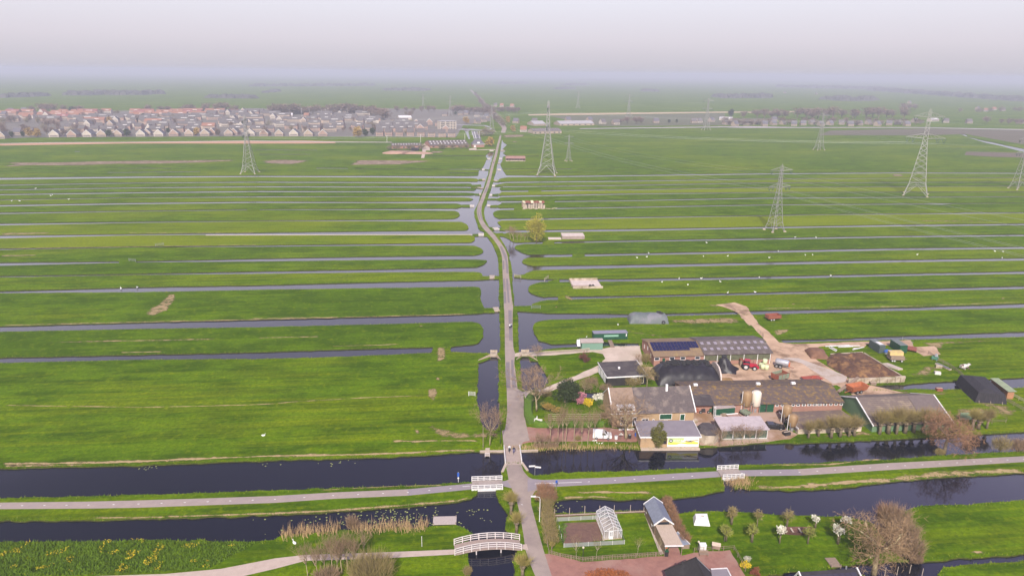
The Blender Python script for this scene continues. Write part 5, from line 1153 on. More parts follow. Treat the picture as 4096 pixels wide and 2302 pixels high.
def wheel(t, x, y, r=0.45, w_=0.25, rim=None, name='wheel'):
 o = MB()
 n = 14
 def ring(r_):
  return [(x + r_ * math.cos(2 * math.pi * k / n), r + r_ * math.sin(2 * math.pi * k / n)) for k in range(n)]
 wl_ = o.prism(ring(r), y - w_ / 2, y + w_ / 2).build(name, RUBBER, t)
 MB().prism(ring(r * 0.55), y - w_ / 2 - 0.02, y + w_ / 2 + 0.02).build('rim', rim or GREYM, wl_)
 return wl_
def put_at(name, label, cat, a, b, group=None):
 o, rz, ln = frame(a, b)
 return thing(name, label, cat, o, rz, group), ln, rz
a_, b_ = f1(962, 1228), f1(1742, 1202)
t, Ln, rz = put_at('farmhouse', 'yellow brick farmhouse with grey tiled roof and green shutters', 'house', a_, b_)
E_ = HR(a_, rz, -0.3, f1(0, 1096)[1]); Dp = 10.5; Rg = HR(a_, rz, Dp / 2, f1(0, 850)[1])
gable_x(t, Ln, Dp, E_, Rg, YBRICK, SLATE, 0.35, verge=WHITE)
X = lambda u: (u - 962) / 780 * Ln
Z = lambda u, v: HR(f1(u, 1228 - (u - 962) / 30), rz, -0.05, f1(0, v)[1])
MB().bx(X(940), X(1195), -0.42, -0.36, E_ - 0.1, E_ + 0.05).build('gutter', WHITE, t)
bt = MB(); k = (Rg - E_) / (Dp / 2)
bt.prismx([(-0.4, E_ - 0.25 + 0.13), (-0.4, E_ + 0.0), (Dp / 2, Rg + 0.165), (Dp / 2, Rg + 0.13)], X(945), X(1185)).build('moss_brown_roof', mm('twiggy_brown_tiles', (0.27, 0.19, 0.14), (0.20, 0.14, 0.105), scale=1.2), t)
for u0, u1, v0, v1, nm, fr, pn, br in ((1038, 1082, 1126, 1202, 'window', WHITE, GLASS, 1), (1153, 1192, 1130, 1212, 'door', WHITE, GLASS, 1), (1242, 1306, 1142, 1207, 'window', WHITE, GLASS, 2), (1455, 1495, 1158, 1182, 'window', WHITE, GLASS, 1), (1345, 1362, 1146, 1174, 'window', WHITE, GLASS, 1)):
 z1_, z0_ = Z(u0, v0), max(0.1, Z(u0, v1)); window(t, X(u0), z0_, X(u1) - X(u0), max(0.5, z1_ - z0_), frame=fr, pane=pn, name=nm, bars=br)
window(t, X(1410), Z(1410, 1152), X(1530) - X(1410), Z(1410, 1098) - Z(1410, 1152), pane=DKGREEN, name='shutter_window')
window(t, X(1608), Z(1608, 1160), X(1656) - X(1608), Z(1608, 1098) - Z(1608, 1160), pane=DKGREEN, name='shutter_window')
door(t, X(1408), X(1440) - X(1408), Z(1408, 1165), BLACKP)
MB().bx(X(1666), X(1702), -0.6, -0.02, Z(1666, 1182), Z(1666, 1160)).build('air_unit', WHITE, t)
dm = MB(); zd = E_ + 0.2
dm.bx(X(1005), X(1168), 0.15, 1.6, zd, zd + 1.25).build('dormer', WHITE, t)
for i in range(2):
 window(t, X(1018) + i * (X(1090) - X(1018)), zd + 0.2, X(1075) - X(1018), 0.85, y=0.13, name='dormer_window')
MB().box((X(1515), Dp * 0.42, Rg - 0.9), (0.5, 0.5, 1.9)).build('chimney', WHITE, t)
MB().bx(X(1100) - 2.2, X(1100) + 1.6, -1.5, -1.2, 0.0, 0.35).build('planter_row', WHITE, t)
a_, b_ = (2758, 1653), f3(400, 944)
t, Ln, rz = put_at('long_barn', 'long brick cowshed with mossy brown roof behind the twin silos', 'barn', a_, b_)
E_ = HR(b_, rz, -0.3, f3(0, 862)[1]); Dp = 13.0; Rg = HR(b_, rz, Dp / 2, f3(0, 692)[1])
gable_x(t, Ln, Dp, E_, Rg, RBRICK, MOSSY, 0.5)
XO = lambda o: (o - a_[0]) / (b_[0] - a_[0]) * Ln
for u in [1568, 1625, 1740, 1790, 1848, 1905, 1962, 2014, 2072]:
 window(t, XO(f2(u, 0)[0]), E_ - 1.0, 0.85, 0.6, name='window')
for u in [3 + 0, 58, 112, 160, 210, 262, 312, 364]:
 window(t, XO(f3(u + 8, 0)[0]), E_ - 1.0, 0.8, 0.6, name='window')
d_ = door(t, XO(f2(1398, 0)[0]), 1.7, E_ - 0.3, DKGREEN, name='barn_door'); door(t, XO(f2(1484, 0)[0]), 1.7, E_ - 0.3, DKGREEN, name='barn_door')
MB().bx(XO(f2(1447, 0)[0]), XO(f2(1482, 0)[0]), -0.02, 0.0, 0.05, E_ - 0.3).build('doorway', BLACKP, t)
for u in (815, 1490, 1872):
 MB().box((XO(f2(u, 0)[0]), Dp * 0.53, Rg - 0.1), (1.0, 0.7, 0.75)).build('roof_vent', WHITE, t)
MB().bx(0, Ln, Dp / 2 - 0.25, Dp / 2 + 0.25, Rg + 0.1, Rg + 0.22).build('ridge_cap', MOSSY, t)
def flat_house(name, label, cat, a, b, Dp, E, wall, roof, trim=None, slope=0.0, over=0.2, group=None):
 t, Ln, rz = put_at(name, label, cat, a, b, group)
 MB().prismx([(0, 0), (Dp, 0), (Dp, E + slope), (0, E)], 0, Ln).build('wall', wall, t)
 k = slope / Dp
 rf = MB().prismx([(-over, E - over * k + 0.02), (Dp + over, E + slope + over * k + 0.02), (Dp + over, E + slope + over * k + 0.16), (-over, E - over * k + 0.16)], -over, Ln + over).build('roof', roof, t)
 if trim:
  f = MB(); z = 0.24
  f.bx(-over - 0.08, Ln + over + 0.08, -over - 0.1, -over, E - over * k - 0.1, E - over * k + z)
  for x in (-over - 0.09, Ln + over):
   f.prismx([(-over, E - over * k - 0.1), (Dp + over, E + slope + over * k - 0.1), (Dp + over, E + slope + over * k + z), (-over, E - over * k + z)], x, x + 0.1)
  f.build('trim', trim, rf)
 return t, Ln, rz
a_, b_ = f1(1232, 1422), f1(1800, 1420)
E_ = H(*b_, f1(0, 1318)[1])
t, Ln, rz = flat_house('banner_building', 'low grey roofed building with a yellow and white banner at the water', 'building', a_, b_, 6.6, E_, YBRICK, GFELT, WHITE, 0.35)
x0, x1 = (1490 - 1232) / 568 * Ln, (1793 - 1232) / 568 * Ln; z0, z1_ = 0.25, E_ - 0.12
wd_, hg = x1 - x0, z1_ - z0
bn = MB().bx(x0, x1, -0.10, -0.02, z0, z1_).build('banner', WHITE, t)
def art(nm, pts, m_, y):
 MB().prism([(x0 + p * wd_, z0 + q * hg) for p, q in pts], y - 0.012, y).build(nm, m_, bn)
GRN = mm('banner_green', (0.50, 0.62, 0.22), (0.42, 0.55, 0.18), scale=0.5); YEL = mm('banner_yellow', (0.80, 0.72, 0.06), (0.72, 0.66, 0.10), scale=0.5); INK = mm('banner_grey', (0.10, 0.11, 0.11), (0.07, 0.08, 0.08), scale=2); OCH = mm('banner_ochre', (0.45, 0.36, 0.14), (0.35, 0.28, 0.16), scale=2)
art('green_field', [(0.02, 0.42), (0.42, 0.55), (0.50, 0.66), (0.53, 0.80), (0.50, 0.96), (0.02, 0.96)], GRN, -0.104)
art('yellow_swoosh', [(0.02, 0.24), (0.30, 0.26), (0.40, 0.38), (0.55, 0.44), (0.52, 0.50), (0.02, 0.46)], YEL, -0.118)
art('yellow_field', [(0.44, 0.40), (0.62, 0.30), (0.98, 0.30), (0.98, 0.50), (0.82, 0.58), (0.60, 0.52)], YEL, -0.118)
art('cattle_picture', [(0.52, 0.60), (0.60, 0.72), (0.68, 0.66), (0.74, 0.72), (0.86, 0.74), (0.98, 0.80), (0.98, 0.72), (0.82, 0.60), (0.76, 0.44), (0.72, 0.54), (0.64, 0.50)], OCH, -0.132)
art('cow', [(0.64, 0.54), (0.66, 0.62), (0.74, 0.68), (0.76, 0.60), (0.70, 0.52)], INK, -0.146)
art('roundel', [(0.105 + 0.062 * math.cos(k * math.pi / 9), 0.68 + 0.19 * math.sin(k * math.pi / 9)) for k in range(18)], INK, -0.132)
art('cow_head', [(0.078, 0.60), (0.130, 0.60), (0.134, 0.68), (0.155, 0.74), (0.125, 0.74), (0.105, 0.70), (0.085, 0.74), (0.055, 0.74), (0.074, 0.68)], WHITE, -0.146)
def text(s_, loc, size, m_, parent, name='lettering', rz_=0.0, ext=0.01):
 c = bpy.data.curves.new(name, 'FONT'); c.body = s_; c.size = size; c.extrude = ext; c.align_x = 'LEFT'
 o = bpy.data.objects.new(name, c); me_ = bpy.data.meshes.new_from_object(o); bpy.data.objects.remove(o)
 me_.materials.clear(); me_.materials.append(m_); o = bpy.data.objects.new(name, me_); COL.objects.link(o)
 o.parent = parent; o.location = loc; o.rotation_euler = (math.pi / 2, 0, rz_)
 return o
text('BOEF BAR', (x0 + 0.185 * wd_, -0.135, z0 + 0.61 * hg), hg * 0.27, WHITE, bn)
MB().bx((1432 - 1232) / 568 * Ln, x0 - 0.15, -0.03, 0.0, 0.9, E_ - 0.15).build('dark_opening', BLACKP, t)
MB().bx(0, Ln, -0.9, -0.04, -0.4, 0.12).build('quay_beam', WOODP, t)
c_ = G(*f2(884, 1245)); t = thing('octagonal_hut', 'small many sided hut with black pointed roof beside the banner building', 'shed', c_)
E_ = H(*f2(884, 1268), f2(0, 1172)[1]); r_ = 2.6
pl = [(r_ * math.cos(k * math.pi / 4 + .39), r_ * math.sin(k * math.pi / 4 + .39) + 2.0) for k in range(8)]
MB().slab(pl, -0.1, E_).build('wall', CONCR, t)
rb = MB(); pl2 = [(x * 1.06, (y - 2) * 1.06 + 2) for x, y in pl]; rb.add([(x, y, E_ + 0.01) for x, y in pl2] + [(x * 0.72, (y - 2) * 0.72 + 2, E_ + 1.0) for x, y in pl2], [(k, (k + 1) % 8, 8 + (k + 1) % 8, 8 + k) for k in range(8)] + [tuple(range(7, -1, -1)), tuple(range(8, 16))]); rb.build('roof', FELT, t)
a_, b_ = f2(1008, 1205), f2(1500, 1195)
t, Ln, rz = put_at('glass_shed', 'low shed with large dark glazed bays in white frames, facing the canal', 'shed', a_, b_)
E_ = H(*a_, f2(0, 1108)[1]); Dp = 5.2
MB().prismx([(0.15, 0), (Dp, 0), (Dp, E_ + 0.5), (0.15, E_)], 0.1, Ln - 0.1).build('wall', mm('plank_grey', (0.35, 0.31, 0.29), (0.25, 0.22, 0.2), scale=1), t)
MB().prismx([(-0.25, E_ + 0.02), (Dp + 0.2, E_ + 0.55), (Dp + 0.2, E_ + 0.68), (-0.25, E_ + 0.15)], -0.15, Ln + 0.15).build('roof', mm('pale_sheet_roof', (0.46, 0.39, 0.40), (0.38, 0.32, 0.33), scale=1), t)
for i in range(4):
 window(t, 0.1 + i * (Ln - 0.2) / 4, 0.12, (Ln - 0.2) / 4, E_ - 0.2, y=0.14, pane=mm('dark_green_glass', (0.03, 0.06, 0.045), (0.14, 0.17, 0.12), scale=0.9, rough=0.15, contrast=0.6), name='glazed_bay', bars=1)
MB().bx(-0.1, Ln + 0.1, -0.5, 0.0, -0.05, 0.1).build('sill_wall', CONCR, t)
a_, b_ = f2(725, 950), f2(935, 946)
t, Ln, rz = put_at('lean_to', 'dark open lean-to sheltering machines at the farmhouse end', 'shed', a_, b_)
E_ = H(*a_, f2(0, 930)[1]); E_ = max(E_, 2.6); Dp = 5.5
MB().prismx([(0, E_), (Dp, E_ + 0.9), (Dp, E_ + 1.02), (0, E_ + 0.12)], -0.1, Ln + 0.1).build('roof', FELT, t)
for x in (0.1, Ln - 0.1):
 MB().tube((x, 0.15, 0), (x, 0.15, E_), 0.08).build('post', WOOD, t)
MB().bx(0, Ln, Dp - 0.2, Dp, 0, E_ + 0.8).build('back_wall', BLACKP, t)
for x, m_, lb in ((0.9, RUST, 'red machine parked under the dark lean-to'), (2.6, BLACKP, 'black machine parked under the dark lean-to, middle one'), (4.6, DKGREEN, 'dark green machine parked under the dark lean-to')):
 q = thing('farm_machine', lb, 'farm machine', G(*a_) + Vector((math.cos(rz) * x - math.sin(rz) * 1.6, math.sin(rz) * x + math.cos(rz) * 1.6, 0)), rz)
 MB().box((0, 0, 0.5), (1.1, 1.7, 0.8), 0, 0.8).build('body', m_, q); MB().box((0, 0.5, 1.3), (0.8, 0.7, 0.5), 0, 0.7).build('hood', m_, q)
 for sx in (-0.6, 0.6):
  wheel(q, 0, 0, 0.4, 0.2).location = (sx, -0.6 if sx < 0 else 0.6, 0)
a_, b_ = f2(945, 985), f2(1150, 945)
a_, b_ = f2(945, 962), f2(1152, 945)
t, Ln, rz = put_at('green_container', 'dark green box container with pale lid in the front yard', 'container', a_, b_)
E_ = H(*a_, f2(0, 882)[1]); MB().bx(0, Ln, 0, 3.0, 0.05, E_).build('body', DKGREEN, t); MB().bx(-0.08, Ln + 0.08, -0.08, 3.1, E_ + 0.005, E_ + 0.16).build('lid', mm('dusty_lid', (0.42, 0.34, 0.32), (0.34, 0.27, 0.25), scale=1), t); MB().bx(Ln * 0.28, Ln * 1.05, 1.4, 2.4, E_ + 0.17, E_ + 0.24).build('white_board', WHITE, t)
q, Lq, rq = put_at('white_ladder', 'white ladder leaning on the dark green container corner', 'ladder', f2(934, 988), f2(950, 988))
for x in (0, 0.45):
 MB().tube((x, 0, 0), (x, 0.7, 3.2), 0.045).build('stile', WHITE, q)
for i in range(9):
 MB().tube((0, 0.07 * (i + 1), 0.33 * (i + 1)), (0.45, 0.07 * (i + 1), 0.33 * (i + 1)), 0.035).build('rung', WHITE, q)
def silo(t_, u, v, vtop, wpx, m_, label, pale):
 c = G(*t_(u, v)); h = H(*t_(u, v), t_(u, vtop)[1]); s_ = {f2: 2.6325}[t_]
 r_ = wpx / s_ / 2 / (FPX / (c - CPOS).length) ; t = thing('feed_silo', label, 'silo', c, group='feed silos in the farmyard')
 z0 = h * 0.36
 MB().lathe([(0.18, z0 * 0.55), (r_, z0), (r_, h - r_ * 0.45), (r_ * 0.75, h - r_ * 0.15), (r_ * 0.2, h)], n=18).build('tank', m_, t, True)
 for k in range(4):
  a = math.pi / 4 + k * math.pi / 2
  MB().tube((math.cos(a) * r_ * 1.05, math.sin(a) * r_ * 1.05, 0), (math.cos(a) * r_ * 1.0, math.sin(a) * r_ * 1.0, z0 + 0.8), 0.07).build('leg', GREYM, t)
 MB().tube((-r_ * 1.12, -r_ * 0.3, 0.2), (-r_ * 1.12, -r_ * 0.3, h), 0.07).build('fill_pipe', WHITE, t)
 MB().box((0, 0, 0), (0.6, 0.6, z0 * 0.5)).build('auger_box', GREYM, t)
 return t
BRS = mm('brown_polyester', (0.33, 0.22, 0.12), (0.22, 0.13, 0.065), scale=0.8, rough=0.5, stretch=(1, 1, 0.15)); WHS = mm('cream_polyester', (0.70, 0.63, 0.53), (0.60, 0.52, 0.43), scale=0.8, rough=0.5, stretch=(1, 1, 0.15))
silo(f2, 1268, 912, 690, 92, BRS, 'tall brown feed silo, the darker of the twin silos against the cowshed', 0); silo(f2, 1365, 912, 688, 90, WHS, 'tall white feed silo, the paler of the twin silos against the cowshed', 1)
silo(f2, 1690, 1020, 835, 90, BRS, 'short dark brown feed silo nearest the cowshed windows', 0); silo(f2, 1752, 1108, 935, 86, BRS, 'short brown feed silo with pale top beside the canal yard shed', 0)
a_, b_ = f2(1820, 1145), f3(590, 1145)
t, Ln, rz = put_at('low_shed', 'long low concrete shed with brown sheet roof behind the first pollards', 'shed', a_, b_)
E_ = H(*a_, f2(0, 1085)[1]); Dp = 9.0; Rg = HR(a_, rz, Dp, f2(0, 925)[1]); Rg = min(Rg, E_ + 2.2)
MB().prismx([(0, 0), (Dp, 0), (Dp, Rg), (0, E_)], 0, Ln).build('wall', mm('limewashed_wall', (0.55, 0.45, 0.36), (0.42, 0.33, 0.25), scale=0.7), t)
MB().prismx([(-0.3, E_ + 0.02), (Dp + 0.2, Rg + 0.06), (Dp + 0.2, Rg + 0.2), (-0.3, E_ + 0.16)], -0.2, Ln + 0.2).build('roof', tile_mat('brown_sheet_roof', (0.21, 0.15, 0.125), (0.155, 0.11, 0.095), (0.30, 0.22, 0.13), 0.9), t)
MB().prismx([(-0.35, E_ - 0.1), (Dp + 0.25, Rg - 0.05), (Dp + 0.25, Rg + 0.3), (-0.35, E_ + 0.26)], -0.32, -0.2).build('verge_board', WHITE, t)
a_, b_ = f3(690, 1150), f3(1440, 1120)
t, Ln, rz = put_at('boarded_barn', 'wide barn with grey sheet roof and green boarded wall behind the pollards', 'barn', a_, b_)
E_ = HR(a_, rz, -0.4, f3(0, 1085)[1]); Dp = 15.0; Rg = HR(b_, rz, Dp / 2, f3(0, 795)[1])
Rg = min(max(Rg, E_ + 2.0), E_ + 5)
gable_x(t, Ln, Dp, E_, Rg, mm('green_boards', (0.15, 0.24, 0.13), (0.09, 0.155, 0.085), scale=1.5, stretch=(8, 8, 1)), tile_mat('grey_brown_sheets', (0.19, 0.145, 0.125), (0.135, 0.105, 0.095), (0.26, 0.20, 0.15), 0.9), 0.5, verge=WHITE)
MB().prismx([(Dp * 0.02, E_ + 0.32), (Dp / 2, Rg + 0.16), (Dp / 2, Rg + 0.20), (Dp * 0.02, E_ + 0.36)], Ln * 0.66, Ln + 0.1).build('dark_roof_bay', mm('dark_sheets', (0.155, 0.12, 0.115), (0.12, 0.095, 0.09), scale=1), t)
a_, b_ = f3(1540, 1035), f3(1760, 1022)
t, Ln, rz = put_at('green_screen', 'low pale green corrugated windbreak wall among the yellow pollards', 'wall', a_, b_)
MB().bx(0, Ln, 0, 0.12, 0, 1.9).build('panel', mm('faded_green_sheet', (0.28, 0.36, 0.24), (0.22, 0.29, 0.19), scale=3, stretch=(6, 1, 1)), t)
for i in range(4):
 MB().bx(Ln * i / 3 - 0.06, Ln * i / 3 + 0.06, 0.125, 0.26, 0, 2.0).build('post', WOOD, t)
a_, b_ = f2(300, 432), f2(1530, 400)
t, Ln, rz = put_at('solar_barn', 'brick barn with blue solar panels and skylit grey roof', 'barn', a_, b_)
E_ = HR(a_, rz, -0.4, f2(0, 330)[1]); Dp = 13.0; Rg = HR(a_, rz, Dp / 2, f2(0, 183)[1]); k = (Rg - E_) / (Dp / 2)
Lt = (815 - 300) / 1230 * Ln
MB().prismx([(0, 0), (Dp, 0), (Dp, E_), (Dp / 2, Rg), (0, E_)], 0, Ln).build('wall', RBRICK, t)
def half(x0, x1, m_, nm, dz):
 return MB().prismx([(-0.5, E_ - 0.5 * k + 0.03 + dz), (-0.5, E_ - 0.5 * k + 0.15 + dz), (Dp / 2, Rg + 0.15 + dz), (Dp + 0.5, E_ - 0.5 * k + 0.15 + dz), (Dp + 0.5, E_ - 0.5 * k + 0.03 + dz), (Dp / 2, Rg + 0.03 + dz)], x0, x1).build(nm, m_, t)
half(-0.3, Lt, BROWNT, 'tiled_roof', 0); r2 = half(Lt + 0.002, Ln + 0.3, FIBRE, 'sheet_roof', 0.22)
PV = mm('solar_cells', (0.014, 0.014, 0.062), (0.010, 0.010, 0.042), scale=0.7, rough=0.25, spec=0.5)
nrm_ = Vector((0, -k, 1)).normalized(); slope = math.hypot(Dp / 2, Rg - E_)
def on_roof(x0, x1, s0, s1, h_, m_, nm, par):
 """a slab lying on the front slope; s runs from the eave (0) to the ridge (1)"""
 y0, y1 = s0 * Dp / 2, s1 * Dp / 2
 return MB().prismx([(y0, E_ + y0 * k + h_[0]), (y1, E_ + y1 * k + h_[0]), (y1, E_ + y1 * k + h_[1]), (y0, E_ + y0 * k + h_[1])], x0, x1).build(nm, m_, par)
pw_ = (Lt - 0.6) / 14
for r_ in range(4):
 for c in range(14):
  if r_ == 0 and (c > 10):
   continue
  on_roof(0.25 + c * pw_ + 0.04, 0.25 + (c + 1) * pw_ - 0.04, 0.32 + r_ * 0.165, 0.32 + (r_ + 1) * 0.165 - 0.012, (0.24, 0.29), PV, 'solar_panel', t)
sw = (Ln - Lt) / 10
SKY = mm('skylight_sheet', (0.30, 0.26, 0.30), (0.24, 0.21, 0.25), scale=2, rough=0.3)
for r_ in (0.25, 0.68):
 for c in range(10):
  on_roof(Lt + sw * (c + 0.3), Lt + sw * (c + 0.75), r_, r_ + 0.18, (0.385, 0.41), SKY, 'skylight', t)
X = lambda u: (u - 300) / 1230 * Ln
for u in (303, 460, 572, 725):
 window(t, X(u), E_ - 1.35, 1.5, 0.95, name='window')
door(t, X(388), X(415) - X(388), 2.4, DKGREEN)
gb = MB().bx(X(822), Ln - 0.3, -0.03, -0.004, E_ - 1.9, E_ - 0.15).build('screen_opening', mm('green_mesh', (0.13, 0.13, 0.075), (0.08, 0.085, 0.05), scale=1), t)
for u in (822, 960, 1098, 1240, 1385, 1520):
 MB().bx(X(u) - 0.08, X(u) + 0.08, -0.1, -0.035, 0, E_ - 0.1).build('post', WHITE, t)
for v_ in (3.0, 6.5, 10.0):
 MB().bx(-0.06, -0.002, v_, v_ + 0.5, 1.4 + (0.9 if v_ == 6.5 else 0), 2.6 + (0.9 if v_ == 6.5 else 0)).build('gable_window', WHITE, t)
MB().bx(X(300), X(900), -1.2, -0.02, 0.03, 0.2).build('kerb', CONCR, t)
a_, b_ = f1(912, 832), f1(1285, 812)
t, Ln, rz = flat_house('black_roofed_shed', 'dark shed with flat black felt roof and white trim', 'shed', a_, b_, 9.0, H(*a_, f1(0, 745)[1]), BLACKP, FELT, WHITE, 0.3)
for u, v0, v1, m_ in ((1135, 790, 750, WHITE), (1217, 812, 748, CREAM)):
 z_ = H(*f1(u, 828), f1(0, v0)[1]); window(t, (u - 912) / 373 * Ln, max(0.1, z_), 1.6 if u < 1200 else 1.3, max(0.9, H(*f1(u, 828), f1(0, v1)[1]) - z_ - 0.1), frame=m_, name='window' if u < 1200 else 'door')
for i in range(3):
 MB().bx(-0.28, -0.22, 1 + i * 2.6, 3 + i * 2.6, 0.6, 2.4).build('side_panel', WHITE, t)
on = MB().box((Ln * 0.42, 4.6, 2.9 if False else H(*a_, f1(0, 745)[1]) + 0.3), (0.5, 0.5, 0.5)).build('roof_vent', WHITE, t)
a_, b_ = f1(668, 482), f1(870, 478)
t, Ln, rz = put_at('green_hut', 'pale green wooden hut with grey roof at the end of the board fence', 'hut', a_, b_)
E_ = H(*a_, f1(0, 412)[1]); Dp = 3.2
MB().bx(0, Ln, 0, Dp, 0.05, E_).build('wall', mm('pale_green_boards', (0.17, 0.29, 0.22), (0.13, 0.22, 0.17), scale=2, stretch=(6, 1, 1)), t)
MB().prismx([(-0.25, E_ + 0.02), (Dp / 2, E_ + 0.55), (Dp + 0.25, E_ + 0.02), (Dp + 0.25, E_ + 0.14), (Dp / 2, E_ + 0.68), (-0.25, E_ + 0.14)], -0.4, Ln + 0.2).build('roof', mm('dusty_grey_roof', (0.40, 0.33, 0.30), (0.32, 0.26, 0.24), scale=1), t)
MB().prismx([(0.1, E_ - 1.1), (Dp - 0.1, E_ - 1.1), (Dp / 2, E_ + 0.5)], -1.3, -0.42).build('porch', WHITE, t)
a_, b_ = y5(160, 262), y5(1052, 240)
t, Ln, rz = put_at('green_box_trailer', 'long dark green box trailer body on the grass beyond the moat', 'container', a_, b_)
E_ = H(*a_, y5(0, 95)[1])
MB().bx(0, Ln, 0, 2.6, 0.15, E_).build('body', DKGREEN, t); MB().bx(-0.05, Ln + 0.05, -0.05, 2.65, E_ + 0.004, E_ + 0.12).build('roof', mm('blue_grey_roof', (0.24, 0.23, 0.29), (0.2, 0.19, 0.24), scale=1), t)
sg = MB().bx(Ln * 0.3, Ln * 0.73, -0.04, -0.004, E_ * 0.48, E_ * 0.78).build('sign_panel', mm('pale_green_sign', (0.16, 0.33, 0.23), (0.2, 0.38, 0.28), scale=3), t)
for i in range(9):
 MB().bx(Ln * (0.32 + i * 0.044), Ln * (0.345 + i * 0.044), -0.055, -0.042, E_ * 0.54, E_ * 0.72).build('lettering', mm('faded_letters', (0.30, 0.48, 0.38), (0.25, 0.42, 0.33), scale=2), sg)
MB().bx(Ln * 0.945, Ln * 0.97, -0.04, -0.004, E_ * 0.5, E_ * 0.9).build('emblem', WHITE, t)
t, Ln, rz = put_at('plank_bridge', 'small wooden plank bridge over the moat behind the green hut', 'footbridge', f1(945, 450), f1(985, 450))
MB().bx(0, Ln, -0.5, 5.4, 0.02, 0.14).build('deck', WOOD, t)
for x in (0.05, Ln - 0.05):
 MB().bx(x - 0.05, x + 0.05, -0.5, 5.4, 0.145, 0.24).build('kerb_beam', WOOD, t)
def mound(name, label, cat, a, b, dep, h, mats, seed=1, flat_top=0.5, group=None, rough=0.10, parts=None):
 """a rounded heap between two front pixels"""
 o, rz, ln = frame(a, b); t = thing(name, label, cat, o, rz, group)
 nx, ny = 40, 18; bb = MB()
 for j in range(ny + 1):
  for i in range(nx + 1):
   x, y = i / nx, j / ny
   ex = 1 - abs(2 * x - 1) ** (2 / (1 - flat_top + 1e-3)) if flat_top < 1 else 1; ey = 1 - abs(2 * y - 1) ** 2.6
   z = h * max(0, ex) ** 0.55 * max(0, ey) ** 0.7
   z *= 1 + rough * noise.noise(Vector((x * ln * 0.6, y * dep * 0.6, seed))) * 2
   bb.v.append(Vector((x * ln, y * dep, z - (0.1 if z < 0.01 else 0))))
 for j in range(ny):
  for i in range(nx):
   k_ = j * (nx + 1) + i; bb.f.append([k_, k_ + 1, k_ + nx + 2, k_ + nx + 1]); bb.m.append(0)
 return t, ln, rz, bb
FOIL = mm('black_foil', (0.014, 0.012, 0.015), (0.03, 0.026, 0.03), scale=0.9, rough=0.45, bump=0.5, c3=(0.02, 0.018, 0.022), scale3=0.3)
a_, b_ = f2(345, 640), f2(1035, 636)
hh = H(*f2(700, 638), f2(0, 520)[1])
t, ln, rz, bb = mound('silage_heap', 'long black plastic silage clamp weighted with old tyres', 'heap', a_, b_, 10.5, 4.2, FOIL, 3, 0.62, rough=0.05)
bb.build('sheet', FOIL, t, True)
TY = MB()
for r_, z_ in ((0.30, 0.0), (0.30, 0.2)):
 pass
n_ = 12
for k_ in range(n_):
 pass
def tyre_mesh():
 q = MB()
 for k_ in range(12):
  a0 = 2 * math.pi * k_ / 12
  for rr_, zz_ in ((0.34, 0.0), (0.42, 0.09), (0.34, 0.19), (0.2, 0.19), (0.2, 0.0)):
   q.v.append(Vector((rr_ * math.cos(a0), rr_ * math.sin(a0), zz_)))
 for k_ in range(12):
  for j in range(5):
   q.f.append([k_ * 5 + j, k_ * 5 + (j + 1) % 5, ((k_ + 1) % 12) * 5 + (j + 1) % 5, ((k_ + 1) % 12) * 5 + j]); q.m.append(0)
 return q.mesh('tyre', RUBBER)
tm = tyre_mesh(); g2_ = random.Random(4)
inv = {}
for i in range(96):
 x = ln * g2_.uniform(0.14, 0.90); y = 10.5 * g2_.uniform(0.42, 0.8)
 ii, jj = int(x / ln * 40), int(y / 10.5 * 18); z = bb.v[jj * 41 + ii].z
 o = bpy.data.objects.new('tyre', tm); COL.objects.link(o); p = G(*a_) + Vector((math.cos(rz) * x - math.sin(rz) * y, math.sin(rz) * x + math.cos(rz) * y, z + 0.06)); o.location = p; o.rotation_euler = (g2_.uniform(-.25, .25), g2_.uniform(-.25, .25), 0); o.scale = (1.25, 1.25, 1.3)
 tag(o, 'old car tyre weighing down the black silage clamp', 'tyre', 'tyres on the silage clamp')
fr = MB(); cxs = [(0.05 + y_ * 10.4, 4.15 * max(0, 1 - abs(2 * y_ - 1) ** 2.6) ** 0.7) for y_ in [i / 12 for i in range(13)]]
fr.prismx([(10.4, 0), (0.1, 0)] + cxs[1:-1], ln * 0.965, ln * 0.985).build('cut_face', mm('white_foil_lining', (0.62, 0.54, 0.50), (0.45, 0.36, 0.30), scale=1), t)
crumbs = mound('maize_spill', 'loose yellow brown silage spilled beside the clamp end', 'heap', f2(1045, 612), f2(1165, 612), 3.5, 0.55, FOIL, 9, 0.3, rough=0.3)
crumbs[3].build('loose_silage', mm('silage_crumbs', (0.36, 0.22, 0.09), (0.24, 0.14, 0.06), scale=2), crumbs[0], True)
a_, b_ = f2(950, 500), f2(1235, 520)
o_, rz, ln = frame(a_, b_); t = thing('draped_heap', 'pointed heap under black tarpaulin with a tyre on top', 'heap', o_, rz)
hc = H(*f2(1090, 512), f2(0, 360)[1]) * 0.86
cn = MB(); n_ = 26
ringp = []
for lv in range(7):
 f_ = lv / 6
 for k_ in range(n_):
  a = 2 * math.pi * k_ / n_; wob = 1 + 0.12 * math.sin(a * 5 + lv) * (1 - f_) + 0.2 * noise.noise(Vector((math.cos(a) * 2, math.sin(a) * 2, lv * 0.6)))
  rx, ry = ln * (0.5 - 0.42 * f_ ** 0.8), 3.6 - 2.9 * f_ ** 0.8
  cn.v.append(Vector((ln * 0.44 - f_ * ln * 0.10 + rx * wob * math.cos(a), 3.2 + ry * wob * math.sin(a), hc * f_ ** 1.15 - (0.1 if lv == 0 else 0))))
for lv in range(6):
 for k_ in range(n_):
  cn.f.append([lv * n_ + k_, lv * n_ + (k_ + 1) % n_, (lv + 1) * n_ + (k_ + 1) % n_, (lv + 1) * n_ + k_]); cn.m.append(0)
cn.f.append([6 * n_ + k_ for k_ in range(n_)]); cn.m.append(0)
cn.build('tarpaulin', FOIL, t, True)
